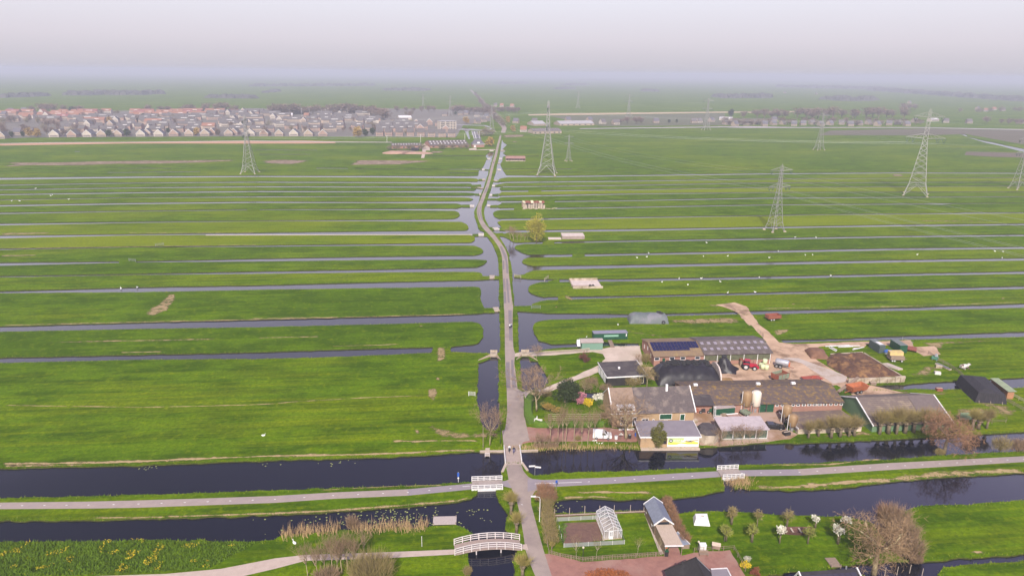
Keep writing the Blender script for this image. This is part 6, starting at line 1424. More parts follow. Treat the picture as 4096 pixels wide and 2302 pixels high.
o = bpy.data.objects.new('tyre', tm); COL.objects.link(o); q = G(*a_); o.location = (q.x + math.cos(rz) * ln * 0.34 - math.sin(rz) * 3.2, q.y + math.sin(rz) * ln * 0.34 + math.cos(rz) * 3.2, hc + 0.02); o.scale = (1.9, 1.9, 2.2)
tag(o, 'large tyre lying on the tip of the pointed black heap', 'tyre')
a_, b_ = f1(1130, 228), f1(1515, 230)
t, ln, rz, bb = mound('tarped_stack', 'long stack under blue green tarpaulin on the meadow', 'heap', a_, b_, 6.0, H(*f1(1300, 230), f1(0, 150)[1]), None, 6, 0.78, rough=0.04)
bb.build('tarpaulin', mm('blue_green_tarp', (0.13, 0.145, 0.145), (0.085, 0.10, 0.105), scale=0.5, rough=0.6, c3=(0.17, 0.165, 0.185), scale3=0.25, bump=0.4), t, True)
for dx, dy, dz in ((0.76, 0.5, 0.97), (0.80, 0.42, 0.96), (0.80, 0.62, 0.96), (0.84, 0.5, 0.9), (0.77, 0.7, 0.92), (0.85, 0.02, 0.0)):
 o = bpy.data.objects.new('tyre', tm); COL.objects.link(o); q = G(*a_); x, y = dx * ln, dy * 6
 o.location = (q.x + math.cos(rz) * x - math.sin(rz) * y, q.y + math.sin(rz) * x + math.cos(rz) * y, H(*f1(1300, 230), f1(0, 150)[1]) * dz + 0.02); o.scale = (1.6,) * 3
 tag(o, 'black tyre on top of the blue green tarped stack' if dz else 'black tyre leaning at the foot of the tarped stack', 'tyre', 'tyres on the tarped stack' if dz else None)
 if not dz:
  o.rotation_euler = (1.3, 0, rz); o.location.z = 0.5
a_, b_ = f3(1690, 860), f3(1985, 880)
t, ln, rz = put_at('black_tent', 'large black netting covered stack by the east ditch', 'tent', a_, b_)
hh = H(*a_, f3(0, 762)[1]); Dp = 11.0
bb = MB().add([(-.2, -.2, 0), (ln + .2, -.2, 0), (ln + .2, Dp, 0), (-.2, Dp, 0), (0.5, 0.3, hh * 0.92), (ln - 0.4, 0.3, hh * 0.85), (ln - 0.6, Dp - 0.6, hh), (0.4, Dp - 0.6, hh * 1.05), (ln * 0.35, 1.8, hh * 1.2), (ln * 0.35, Dp - 2, hh * 1.25)],
    [(0, 1, 5, 4), (1, 2, 6, 5), (2, 3, 7, 6), (3, 0, 4, 7), (4, 5, 8), (5, 6, 9, 8), (6, 7, 9), (7, 4, 8, 9)])
bb.build('netting', mm('black_netting', (0.020, 0.018, 0.022), (0.038, 0.034, 0.040), scale=1.2, rough=0.85, bump=0.6, stretch=(3, 3, 0.4)), t)
for i in range(3):
 MB().tube((ln * (0.1 + 0.38 * i), -0.5, 0.02), (ln * (0.1 + 0.38 * i), -0.24, 0.6), 0.05).build('anchor_rope', WOODP, t)
a_, b_ = f3(1990, 830), f3(2050, 800)
t, ln, rz = put_at('field_shelter', 'small animal shelter with green roof beside the black tent', 'shed', f3(1992, 832), f3(2055, 832))
hh = 2.2
MB().prismx([(0, 0), (6.5, 0), (6.5, hh + 0.5), (0, hh)], 0, ln).build('wall', mm('orange_boards', (0.42, 0.20, 0.10), (0.3, 0.15, 0.08), scale=2), t)
MB().prismx([(-0.4, hh + 0.02), (6.8, hh + 0.58), (6.8, hh + 0.68), (-0.4, hh + 0.12)], -0.3, ln + 0.3).build('roof', mm('faded_green_roof', (0.27, 0.31, 0.20), (0.21, 0.25, 0.16), scale=1), t)
a_ = [P2(y4(*p)) for p in ((960, 330), (1500, 300), (2190, 700), (1300, 745), (1190, 690), (900, 520), (880, 420))]
cx = sum(p.x for p in a_) / len(a_); cy_ = sum(p.y for p in a_) / len(a_)
t = thing('manure_heap', 'dark brown straw manure heap inside its concrete bin', 'heap', (cx, cy_, 0))
bb = MB(); nr = 12; rim = sample(a_, 1.0); n_ = len(rim)
for lv in range(nr + 1):
 f_ = lv / nr
 for p in rim:
  x, y = (p.x - cx) * f_, (p.y - cy_) * f_
  z = 1.7 * (1 - f_ ** 3) + (1 - f_ ** 5) * (1.5 * noise.noise(Vector((x * 0.35, y * 0.35, 1))) + 0.30 * noise.noise(Vector((x * 1.1, y * 1.1, 4))) + 0.15 * noise.noise(Vector((x * 3, y * 3, 7))))
  bb.v.append(Vector((x, y, max(0.03, z) if lv < nr else 0.0)))
for lv in range(nr):
 for k_ in range(n_):
  bb.f.append([lv * n_ + k_, (lv + 1) * n_ + k_, (lv + 1) * n_ + (k_ + 1) % n_, lv * n_ + (k_ + 1) % n_]); bb.m.append(0)
bb.build('manure', mm('manure', (0.045, 0.022, 0.018), (0.15, 0.075, 0.042), scale=0.8, rough=0.9, contrast=0.8, c3=(0.24, 0.13, 0.055), scale3=0.45, bump=0.8, detail=8), t, True)
for p, q, h_ in ((y4(1262, 835), y4(1535, 828), 1.5), (y4(1540, 828), y4(1790, 818), 1.5), (y4(1796, 818), y4(2060, 812), 1.5), (y4(2066, 812), y4(2230, 800), 1.7)):
 w_, Lw, rw = put_at('concrete_wall_block', 'stained concrete retaining block of the manure bin, ' + {1262: 'first', 1540: 'second', 1796: 'third', 2066: 'last'}[round((p[0] - 3100) * 4.2933)] + ' of four along the ditch', 'concrete block', p, q)
 MB().bx(0, Lw - 0.05, 0, 0.45, -0.05, h_).build('block', CONCR, w_); MB().bx(Lw * 0.45, Lw * 0.45 + 0.18, -0.35, -0.01, -0.05, h_ * 0.8).build('buttress', CONCR, w_)
for p, q, lb in ((y4(960, 335), y4(1510, 305), 'low weathered concrete kerb along the far edge of the manure heap'), (y4(1520, 312), y4(2225, 745), 'low weathered concrete kerb along the east edge of the manure heap')):
 w_, Lw, rw = put_at('concrete_kerb', lb, 'kerb', p, q); MB().bx(0, Lw, 0, 0.35, -0.05, 0.3).build('block', CONCR, w_)
t, ln, rz, bb = mound('soil_heap', 'reddish brown soil heap at the west end of the manure heap', 'heap', y4(615, 405), y4(940, 420), 7.0, 1.9, None, 12, 0.2, rough=0.15)
bb.build('soil', mm('red_soil', (0.20, 0.105, 0.065), (0.14, 0.07, 0.045), scale=0.9), t, True)
def rail(t, x0, x1, y, h, m_, n=4, bars=3, arch=0.0, r=0.05, tk=0.09, name='railing'):
 """post and rail balustrade along x at y (one part; posts are its sub-parts)"""
 b = MB(); N = 10 if arch else 1
 zz = lambda x: arch * (1 - (2 * (x - x0) / (x1 - x0) - 1) ** 2)
 for k in range(bars):
  z = h * (k + 1) / bars
  for i in range(N):
   xa, xb = x0 + (x1 - x0) * i / N, x0 + (x1 - x0) * (i + 1) / N
   b.tube((xa, y, z + zz(xa)), (xb, y, z + zz(xb)), tk, n=4)
 o = b.build(name, m_, t)
 for i in range(n):
  x = x0 + (x1 - x0) * i / (n - 1)
  MB().box((x, y, zz(x) - 0.15), (r * 2.4, r * 2.4, h + 0.2)).build('post', m_, o)
 return o
BRW = mm('bridge_white', (0.72, 0.70, 0.69), (0.58, 0.555, 0.54), scale=2, rough=0.5)
DECK = mm('deck_planks', (0.34, 0.26, 0.23), (0.26, 0.20, 0.175), scale=1.4, stretch=(5, 0.6, 1))
for (a, b, c, d, lb) in ((z2(1603, 830), z2(1825, 822), z2(1603, 768), z2(1812, 756), 'white railed cycle bridge left of the road junction'), (z3(2262, 190), z3(2505, 178), z3(2200, 88), z3(2440, 80), 'white railed cycle bridge over the cut, right of the junction')):
 A, B, C_ = G(*a), G(*b), G(*c); o_, rz, ln = frame(a, b)
 t = thing('cycle_bridge', lb, 'bridge', o_, rz); u = C_ - A; dp = -math.sin(rz) * u.x + math.cos(rz) * u.y; sk = math.cos(rz) * u.x + math.sin(rz) * u.y
 MB().add([(0, 0, .05), (ln, 0, .05), (ln + sk, dp, .05), (sk, dp, .05), (0, 0, .22), (ln, 0, .22), (ln + sk, dp, .22), (sk, dp, .22)], [(3, 2, 1, 0), (4, 5, 6, 7), (0, 1, 5, 4), (1, 2, 6, 5), (2, 3, 7, 6), (3, 0, 4, 7)]).build('deck', mm('bridge_deck', (0.36, 0.30, 0.27), (0.28, 0.23, 0.21), scale=1.5), t)
 MB().bx(-0.05, ln + 0.05, -0.14, -0.005, -0.3, 0.24).build('edge_beam', BRW, t)
 rail(t, 0, ln, -0.06, 1.15, BRW, 6, 3, r=0.06, tk=0.085); rail(t, sk, ln + sk, dp + 0.05, 1.15, BRW, 6, 3, r=0.06, tk=0.085)
 for x in (0.2, ln - 0.2):
  MB().box((x, 0.2, -0.5), (0.5, 0.4, 0.55)).build('abutment', CONCR, t)
a, b = z2(1480, 1298), z2(1962, 1262)
o_, rz, ln = frame(a, b); t = thing('arched_footbridge', 'long arched wooden footbridge with white railings over the creek', 'bridge', o_, rz)
bb = MB(); wdp = 2.7; N = 16; ar = 0.75
zf = lambda x: 0.1 + ar * (1 - (2 * x / ln - 1) ** 2)
for i in range(N):
 x0, x1 = ln * i / N, ln * (i + 1) / N
 bb.add([(x0, 0, zf(x0)), (x1, 0, zf(x1)), (x1, wdp, zf(x1)), (x0, wdp, zf(x0)), (x0, 0, zf(x0) - .25), (x1, 0, zf(x1) - .25), (x1, wdp, zf(x1) - .25), (x0, wdp, zf(x0) - .25)], [(0, 1, 2, 3), (7, 6, 5, 4), (0, 4, 5, 1), (2, 6, 7, 3)])
bb.build('deck', DECK, t)
WR = mm('footbridge_rail', (0.66, 0.60, 0.58), (0.54, 0.48, 0.46), scale=2)
for y in (0.0, wdp):
 rail(t, 0, ln, y, 1.25, WR, 9, 3, arch=ar + 0.1, r=0.055, tk=0.075)
for x in (0.32, 0.69):
 MB().tube((ln * x, 0.1, -1), (ln * x, 0.1, zf(ln * x) - .2), 0.11).build('pile', WR, t); MB().tube((ln * x, wdp - .1, -1), (ln * x, wdp - .1, zf(ln * x) - .2), 0.11).build('pile', WR, t)
a, b = z2(1848, 640), z2(1838, 532)
o_, rz, ln = frame(a, b); c = G(*z2(1958, 628)); t = thing('road_bridge', 'concrete road bridge over the front canal with white railings', 'bridge', o_, rz); u = c - o_; dp = -math.sin(rz) * u.x + math.cos(rz) * u.y
MB().bx(-0.3, ln + 0.3, dp - 0.2, 0.2, -0.45, 0.06).build('deck', mm('bridge_concrete', (0.40, 0.31, 0.27), (0.33, 0.26, 0.23), scale=0.8), t)
rail(t, 0, ln, 0.1, 1.0, BRW, 7, 2, r=0.06, tk=0.09); rail(t, 0, ln, dp - 0.1, 1.0, BRW, 7, 2, r=0.06, tk=0.09)
for (p, q, lb) in ((z2(1660, 552), z2(1832, 550), 'plank faced quay wall left of the road bridge'), (z2(1950, 548), z2(2080, 545), 'plank faced quay wall right of the road bridge'), (z2(1845, 640), z2(1818, 700), 'sloping wing wall at the near left corner of the road bridge'), (z2(1958, 630), z2(2000, 690), 'sloping wing wall at the near right corner of the road bridge')):
 w_, Lw, rw = put_at('quay_wall', lb, 'wall', p, q); MB().bx(0, Lw, -0.1, 0.35, -0.6, 0.10).build('block', CONCR, w_); MB().bx(0, Lw, -0.14, 0.39, 0.102, 0.18).build('cap', WOODP, w_)
t, ln, rz = put_at('landing_stage', 'little white jetty with steps at the canal corner by the bare tree', 'jetty', z2(1698, 585), z2(1730, 585))
MB().bx(0, ln, 0, 3.4, 0.05, 0.15).build('deck', WOODP, t); rail(t, 0, ln, 0.0, 0.8, WR, 2, 2, r=0.04, tk=0.05)
t, ln, rz = put_at('fishing_platform', 'grey plank fishing platform on the creek shore', 'jetty', z2(1320, 1082), z2(1490, 1078))
MB().bx(0, ln, 0, 2.4, 0.08, 0.2).build('deck', mm('silver_planks', (0.46, 0.39, 0.36), (0.36, 0.30, 0.275), scale=2, stretch=(8, 1, 1)), t)
for x in (0.1, ln - 0.1):
 for y in (0.1, 2.3):
  MB().tube((x, y, -0.8), (x, y, 0.45), 0.08).build('pile', WOOD, t)
for pts, lb in (((z2(0, 0), f4(395, 1266), f4(450, 1266), f4(272, 1306), f4(490, 1302), f4(393, 1228), f4(448, 1228)), 'concrete culvert with splayed wings on the meadow side of the road'), ((0, f4(697, 1264), f4(762, 1264), f4(640, 1300), f4(846, 1308), f4(697, 1224), f4(762, 1224)), 'concrete culvert with splayed wings on the farm side of the road')):
 o_, rz, ln = frame(pts[1], pts[2]); t = thing('culvert_bridge', lb, 'bridge', o_, rz)
 dp = (G(*pts[5]) - o_).length
 MB().bx(-0.2, ln + 0.2, 0, dp, -0.2, 0.35).build('deck', CONCR, t); MB().bx(-0.2, ln + 0.2, -0.18, -0.004, 0.1, 0.75).build('parapet', CONCR, t); MB().bx(-0.2, ln + 0.2, dp + 0.004, dp + 0.2, 0.1, 0.75).build('parapet', CONCR, t)
 inv_ = Matrix.Rotation(-rz, 3, 'Z')
 for p, x in ((pts[3], 0.0), (pts[4], ln)):
  q = inv_ @ (G(*p) - o_); dx = 0.35
  MB().add([(x, 0, -.4), (q.x, q.y, -.4), (q.x, q.y + dx, -.4), (x, dx, -.4), (x, 0, .75), (q.x, q.y, .12), (q.x, q.y + dx, .12), (x, dx, .75)], [(3, 2, 1, 0), (4, 5, 6, 7), (0, 1, 5, 4), (1, 2, 6, 5), (2, 3, 7, 6), (3, 0, 4, 7)]).build('wing_wall', mm('wing_concrete', (0.46, 0.35, 0.26), (0.34, 0.25, 0.18), scale=0.9), t)
ORD = ('nearest', 'second', 'third', 'fourth', 'fifth', 'sixth', 'seventh', 'eighth', 'ninth', 'tenth', 'eleventh', 'twelfth')
fb = [[(t2(1735, 856), t2(1770, 856), 0), (t2(1770, 1094), t2(1808, 1092), 0), (t2(1655, 546), t2(1692, 546), 1), (t2(1592, 337), t2(1622, 337), 1), (t2(1660, 252), t2(1672, 252), 0), (t2(1668, 206), t2(1690, 204), 0), (t2(1682, 146), t2(1702, 146), 0), (t6(465, 506), t6(500, 506), 1), (t6(542, 348), t6(585, 348), 1), (t6(575, 235), t6(632, 235), 1)],
  [(t2(1768, 504), t2(1806, 502), 1), (t6(540, 1028), t6(582, 1028), 1), (t6(578, 876), t6(612, 876), 1), (t6(612, 740), t6(652, 740), 1), (t6(655, 670), t6(700, 668), 0), (t6(690, 508), t6(736, 508), 1), (t6(698, 412), t6(722, 412), 0), (t6(714, 346), t6(752, 346), 1), (t6(735, 228), t6(790, 228), 0)]]
for side, lst in enumerate(fb):
 lst = sorted(lst, key=lambda r: -r[0][1])
 for i, (a, b, wh) in enumerate(lst):
  t, ln, rz = put_at('farm_bridge', f'{"white" if wh else "plain concrete"} field bridge {"right" if side else "left"} of the lane, {ORD[i]} counted from the farm', 'bridge', a, b, 'field bridges along the lane')
  m_ = mm('dull_white', (.62, .58, .55), (.5, .46, .43), scale=1) if wh else CONCR; dp = 3.2 if i < 4 else 4.5
  MB().bx(0, ln, 0, dp, 0.06, 0.26).build('deck', mm('pale_deck', (0.42, 0.35, 0.30), (0.33, 0.27, 0.235), scale=1), t)
  for y in (-0.12, dp + 0.0):
   MB().bx(-0.1, ln + 0.1, y, y + 0.12, -0.15, 0.5 if wh else 0.4).build('parapet', m_, t)
def fence(name, label, line, h, m_, gap=1.6, bars=2, cat='fence', pr=0.05, br=0.03, z0=0.0):
 P = [G(*p) for p in line]; t = thing(name, label, cat, P[0]); b = MB()
 for a, c in zip(P, P[1:]):
  n = max(1, int(round((c - a).length / gap)))
  for k in range(bars):
   z = z0 + h * (0.92 - k * 0.75 / max(1, bars)); b.tube(a - P[0] + Vector((0, 0, z)), c - P[0] + Vector((0, 0, z)), br, n=4)
  for i in range(n + (1 if c is P[-1] else 0)):
   q = a.lerp(c, i / n) - P[0]; MB().tube(q + Vector((0, 0, -.1)), q + Vector((0, 0, h + z0)), pr, n=5).build('post', m_, t)
 b.build('rail', m_, t)
 return t
fence('board_fence', 'weathered double board fence along the farm lane', [f1(165, 528), f1(400, 512), f1(640, 498), f1(742, 486)], 0.9, WOODP, 2.2, 2, br=0.09)
fence('board_fence', 'grey wooden railing along the earthen dam bridge toward the back field', [f2(1398, 70), f2(1450, 110), f2(1455, 140)], 1.1, WOOD, 1.5, 2)
pf = fence('wire_fence', 'low wooden picket fence along the front of the vegetable garden lawn', [z3(283, 1050), z3(400, 1082), z3(655, 1128), z3(1000, 1100), z3(1400, 1075), z3(1592, 1062)], 0.95, WOOD, 2.0, 2, br=0.035)
b = MB(); P = [G(*z3(*p)) for p in ((283, 1050), (655, 1128), (1592, 1062))]
for a, c in zip(P, P[1:]):
 for i in range(int((c - a).length / 0.28)):
  q = a.lerp(c, i * 0.28 / (c - a).length) - P[0]; b.box((q.x, q.y, 0.05), (0.07, 0.03, 0.75))
o = b.build('pickets', WOOD, pf); o['kind'] = 'stuff'
fence('wire_fence', 'brown roadside fence behind the loose hedge of the garden', [z3(172, 520), z3(200, 700), z3(240, 880), z3(272, 1040)], 1.1, WOOD, 2.4, 2)
fence('wire_fence', 'wooden fence along the top and side of the red terrace', [z3(1935, 1024), z3(2150, 1010), z3(2390, 996), z3(2480, 1160), z3(2520, 1240)], 1.0, WOOD, 2.2, 2)
tp = thing('bean_trellis', 'row of thin pale poles strung along the pond border bed', 'trellis', G(*z3(338, 600)))
for u, v, vt in ((338, 600, 522), (508, 598, 512), (682, 590, 492), (852, 582, 488), (1018, 574, 484), (1204, 556, 482), (1360, 556, 480)):
 q = G(*z3(u, v)) - tp.location; h = H(*z3(u, v), z3(u, vt)[1]); MB().tube(q + Vector((0, 0, -.1)), q + Vector((0, 0, h)), 0.055, n=5).build('pole', WOODP, tp)
MB().tube(G(*z3(338, 600), 0.3) - tp.location, G(*z3(1380, 552), 0.3) - tp.location, 0.07, n=4).build('wire', WOODP, tp)
tp = thing('espalier', 'horizontal bamboo frame carrying clipped twigs on the farm lawn', 'trellis', G(*f1(345, 1165)))
for v in (1120, 1136, 1152, 1166):
 a, c = G(*f1(345, 1170), 0), G(*f1(850, 1166), 0); z = (1180 - v) / 28 * 0.9
 MB().tube(a - tp.location + Vector((0, 0, z)), c - tp.location + Vector((0, 0, z)), 0.045, n=4).build('rod', WOODP, tp)
for k in range(6):
 q = G(*f1(345 + k * 101, 1170)) - tp.location; MB().tube(q, q + Vector((0, 0, 2.0)), 0.05, n=4).build('post', WOOD, tp)
fence('field_fence', 'dark railed fence at the east cattle race', [f3(1235, 400), f3(1330, 470), f3(1430, 520), f3(1530, 590), f3(1580, 640)], 1.2, WOOD, 2.5, 3, br=0.06)
fence('field_fence', 'dark railed fence of the pen right of the black tent', [f3(1985, 860), f3(2060, 900), f3(2150, 950)], 1.2, WOOD, 2.0, 3, br=0.06)
fence('field_fence', 'pale railed fence at the far side of the pen beside the shelter', [f3(2058, 815), f3(2162, 870)], 1.1, WOODP, 2.0, 3, br=0.05)
fence('field_fence', 'grey wire fence from the ditch post down to the rusty flatbed', [f3(985, 265), f3(1085, 312)], 1.1, GREYM, 3.0, 2)
fence('field_fence', 'brown rail fence on the canal bank east of the big bare tree', [f3(1850, 1068), f3(1985, 1060)], 0.9, WOOD, 3.0, 2)
for (a, b, lb, m_) in ((f4(785, 806), f4(872, 806), 'silver tube field gate right of the lane near the moat corner', GREYM), (f4(622, 500), f4(684, 512), 'pale double field gate on the water tip right of the lane', WOODP), (z2(1580, 148), z2(1626, 152), 'white slatted gate piece at the canal rim left of the road', BRW), (t1(935, 730), t1(982, 736), 'silver field gate at the far meadow dam', GREYM), (t1(1125, 622), t1(1186, 616), 'leaning silver gate two strips beyond the far meadow dam', GREYM),
      (f4(912, 540), f4(948, 512), 'small slanted gate where the ditch ends beside the concrete pad', WOODP)):
 t, ln, rz = put_at('field_gate', lb, 'gate', a, b)
 rail(t, 0, ln, 0, 1.2, m_, 2, 4, r=0.05, tk=0.045, name='bars')
def sign(name, label, cat, foot, top, plates, m_=GREYM, r=0.05):
 h = H(*foot, top); t = thing(name, label, cat, G(*foot)); MB().tube((0, 0, -.1), (0, 0, h), r, n=6).build('post', m_, t)
 for (dx, dz, w_, hh, pm, nm, rz_) in plates:
  MB().box((dx, -0.07, h - dz), (w_, 0.05, hh), rz_).build(nm, pm, t)
 return t, h
BLUE = mm('sign_blue', (0.02, 0.09, 0.42), (0.02, 0.08, 0.36), scale=2, rough=0.5)
sign('road_sign', 'tall blue cycle path sign on a white post beside the left cycle bridge', 'sign', z2(1505, 768), z2(0, 698)[1], [(0, 1.0, 0.42, 0.9, BLUE, 'blue_plate', 0), (0, 1.5, 0.34, 0.3, BRW, 'white_plate', 0)], BRW)
sign('road_sign', 'blue cycle path sign on a grey post in front of the junction line', 'sign', z3(358, 298), z3(0, 196)[1], [(0, 0.6, 0.42, 0.6, BLUE, 'blue_plate', 0.3)], GREYM)
t, h = sign('direction_sign', 'white two armed finger post at the junction beside the canal', 'sign', z3(112, 140), z3(0, 22)[1], [(-0.6, 0.42, 1.3, 0.34, BRW, 'arm', 0.1), (0.6, 0.66, 1.3, 0.34, BRW, 'arm', -0.15)], GREYM)
t = thing('farm_sign', 'white arrow shaped farm sign standing inside the hedge corner', 'sign', G(*y2(440, 590)))
MB().prism([(-1.1, 0.6), (1.1, 0.35), (1.15, 1.25), (0.0, 1.35), (-0.1, 2.3), (-0.35, 1.5), (-1.05, 1.35)], -0.06, 0.0).build('board', BRW, t)
for x in (-0.9, 0.9):
 MB().tube((x, 0.05, 0), (x, 0.05, 0.7), 0.05).build('leg', WOOD, t)
for k in range(4):
 MB().bx(-0.6 + k * 0.32, -0.38 + k * 0.32, -0.075, -0.062, 0.88 - 0.03 * k, 1.02 - 0.03 * k).build('lettering', mm('grey_letters', (0.4, 0.4, 0.38), (0.35, 0.35, 0.33), scale=1), t)
foot = z3(165, 672); h = H(*foot, z3(0, 385)[1]); t = thing('street_lamp', 'white curved street lamp on the roadside verge', 'lamp', G(*foot))
MB().chain([(0, 0, 0), (0.03, 0, h * 0.9), (-0.1, 0, h * 0.98), (-0.9, 0, h)], [0.09, 0.06, 0.05, 0.05], 6).build('pole', BRW, t); MB().box((-1.25, 0, h - 0.05), (0.9, 0.3, 0.16)).build('lamp_head', BRW, t)
foot = z2(1808, 492); h = H(*foot, z2(0, 332)[1]); t = thing('lamp_post', 'black slim lamp post at the meadow gate beside the road', 'lamp', G(*foot)); MB().tube((0, 0, 0), (0, 0, h - .5), 0.06).build('pole', BLACKP, t); MB().box((0, 0, h - .5), (0.35, 0.35, 0.5), 0, 0.6).build('lantern', BLACKP, t)
foot = z2(1684, 525); h = H(*foot, z2(0, 358)[1]); t = thing('telegraph_pole', 'thin brown pole standing beside the corner bare tree', 'pole', G(*foot)); MB().tube((0, 0, 0), (0, 0, h), 0.08).build('pole', WOOD, t); MB().box((0, 0, h - .1), (0.3, 0.1, 0.1)).build('cap', WOOD, t)
foot = z2(1242, 1235); h = H(*foot, z2(0, 1165)[1]); t = thing('white_post', 'thin white marker post on the grass before the footbridge', 'post', G(*foot)); MB().tube((0, 0, 0), (0, 0, h), 0.05).build('pole', BRW, t); MB().box((0, 0, h), (0.14, 0.14, 0.06)).build('cap', BRW, t)
for t_, u, v, vt, lb in ((z3, 661, 1118, 958, 'globe lamp on a black post at the picket fence'), (z3, 1978, 1010, 892, 'globe lamp on a black post at the red terrace')):
 h = H(*t_(u, v), t_(u, vt)[1]); t = thing('globe_lamp', lb, 'lamp', G(*t_(u, v))); MB().tube((0, 0, 0), (0, 0, h - .35), 0.06).build('post', BLACKP, t); MB().blob((0, 0, h - .15), (0.2, 0.2, 0.2), 1, rough=0).build('globe', mm('opal_glass', (0.55, 0.50, 0.35), (0.5, 0.45, 0.32), scale=1, rough=0.3), t)
for u, v, vt, lb in ((403, 1418, 1340, 'first'), (430, 145, 98, 'second'), (518, 870, 800, 'third')):
 pass
o_, rz, ln = frame(z3(905, 880), z3(1105, 865)); c = G(*z3(868, 640)); u = c - o_
t = thing('greenhouse', 'small white framed glass greenhouse beside the dug vegetable bed', 'greenhouse', o_, rz)
Dg = -math.sin(rz) * u.x + math.cos(rz) * u.y; Eg = H(*z3(905, 880), z3(0, 782)[1]); Rg_ = Eg + ln * 0.30
GL = mat('greenhouse_glass', (0.55, 0.56, 0.60), (0.50, 0.52, 0.55), scale=1, rough=0.08, alpha=0.24, spec=0.5)
gw = MB()
for x in (0, ln):
 gw.quad((x, 0, 0.3), (x, Dg, 0.3), (x, Dg, Eg), (x, 0, Eg))
for y in (0, Dg):
 gw.add([(0, y, .3), (ln, y, .3), (ln, y, Eg), (ln / 2, y, Rg_), (0, y, Eg)], [(0, 1, 2, 3, 4)])
gw.build('glass_wall', GL, t)
gr = MB(); gr.quad((0, 0, Eg), (ln / 2, 0, Rg_), (ln / 2, Dg, Rg_), (0, Dg, Eg)); gr.quad((ln, 0, Eg), (ln / 2, 0, Rg_), (ln / 2, Dg, Rg_), (ln, Dg, Eg)); gr.build('glass_roof', GL, t)
fm = MB(); tk = 0.042
for i in range(7):
 y = Dg * i / 6
 for x in (0, ln):
  fm.tube((x, y, 0), (x, y, Eg), tk, n=4); fm.tube((x, y, Eg), (ln / 2, y, Rg_), tk, n=4)
for x, z in ((0, Eg), (ln, Eg), (ln / 2, Rg_), (0, .3), (ln, .3)):
 fm.tube((x, 0, z), (x, Dg, z), tk * 1.3, n=4)
for y in (0, Dg):
 fm.tube((0, y, Eg), (ln, y, Eg), tk, n=4)
 for x in (0.25, 0.5, 0.75):
  fm.tube((ln * x, y, 0), (ln * x, y, Eg + (Rg_ - Eg) * (1 - abs(2 * x - 1))), tk, n=4)
fm.build('frame', BRW, t); MB().bx(-.05, ln + .05, -.05, Dg + .05, -.02, .28).build('plinth', CONCR, t)
dr = window(t, ln * 0.26, 0.15, ln * 0.24, Eg - 0.2, y=-0.06, pane=GL, name='door', bars=2); MB().bx(ln * 0.27, ln * 0.49, -0.11, -0.07, 0.15, 0.7).build('kick_board', BRW, dr)
SCR = mat('screen_glass', (0.50, 0.50, 0.52), (0.42, 0.42, 0.45), scale=2, rough=0.2, alpha=0.45)
gf_ = thing('glass_fence', 'low translucent panel fence around the vegetable bed and greenhouse', 'fence', G(*z3(445, 966)))
cn_ = [G(*z3(*p)) for p in ((445, 966), (1138, 928), (1048, 632), (365, 668))]
for a, c in zip(cn_, cn_[1:] + cn_[:1]):
 n = max(2, int((c - a).length / 2.0))
 for i in range(n):
  p, q = a.lerp(c, i / n) - gf_.location, a.lerp(c, (i + 0.97) / n) - gf_.location
  MB().quad(p, q, q + Vector((0, 0, 0.85)), p + Vector((0, 0, 0.85))).build('panel', SCR, gf_); MB().tube(p, p + Vector((0, 0, 0.9)), 0.04, n=4).build('post', BRW, gf_)
vg = MB(); g3_ = random.Random(3)
for i in range(90):
 q = G(*z3(g3_.uniform(395, 470), g3_.uniform(700, 900))); vg.leaf((q.x, q.y, 0), (g3_.gauss(0, .3), g3_.gauss(0, .3), 0.5), 0.25)
tag(vg.build('leek_bed', LEAFG), kind='stuff')
A = G(*z3(1475, 715)); dv = (G(*z3(1365, 470), 2.4) - G(*z3(1480, 710), 2.4)); rz = math.atan2(dv.y, dv.x) - math.pi / 2
o_ = G(*z3(1480, 712), 2.4); ln = (G(*z3(1698, 700), 2.4) - o_).length; Dp = dv.length
t = thing('boathouse', 'narrow wooden shed with blue grey roof and white verges by the pond', 'shed', (o_.x, o_.y, 0), rz); Rr = 3.75; Eg = 2.4
MB().prism([(0.25, 0), (ln - .25, 0), (ln - .25, Eg), (ln / 2, Rr - 0.1), (.25, Eg)], 0.3, Dp - 0.2).build('wall', mm('brown_boards', (0.22, 0.15, 0.10), (0.15, 0.10, 0.07), scale=2), t)
rf = MB().prism([(-.0, Eg - .05), (ln / 2, Rr), (ln, Eg - .05), (ln, Eg + .08), (ln / 2, Rr + .14), (0, Eg + .08)], 0, Dp).build('roof', mm('blue_grey_shingle', (0.20, 0.215, 0.27), (0.16, 0.175, 0.22), scale=1.5), t)
for y in (-0.08, Dp):
 MB().prism([(-.12, Eg - .18), (ln / 2, Rr - .1), (ln + .12, Eg - .18), (ln + .12, Eg + .14), (ln / 2, Rr + .24), (-.12, Eg + .14)], y, y + .1).build('verge_board', BRW, rf)
MB().bx(ln * .2, ln * .8, 0.28, 0.29, Eg - .2, Eg + .35).build('gable_window', GLASS, t)
o_ = G(*z3(1605, 950), 2.1); b2_ = G(*z3(1808, 946), 2.1); c_ = G(*z3(1490, 712), 2.3); ln = (b2_ - o_).length; u = c_ - o_; rz2 = math.atan2((b2_ - o_).y, (b2_ - o_).x)
t = thing('carport', 'carport with pale ribbed translucent roof joined to the boathouse', 'carport', (o_.x, o_.y, 0), rz2)
Dc = -math.sin(rz2) * u.x + math.cos(rz2) * u.y; sk = math.cos(rz2) * u.x + math.sin(rz2) * u.y
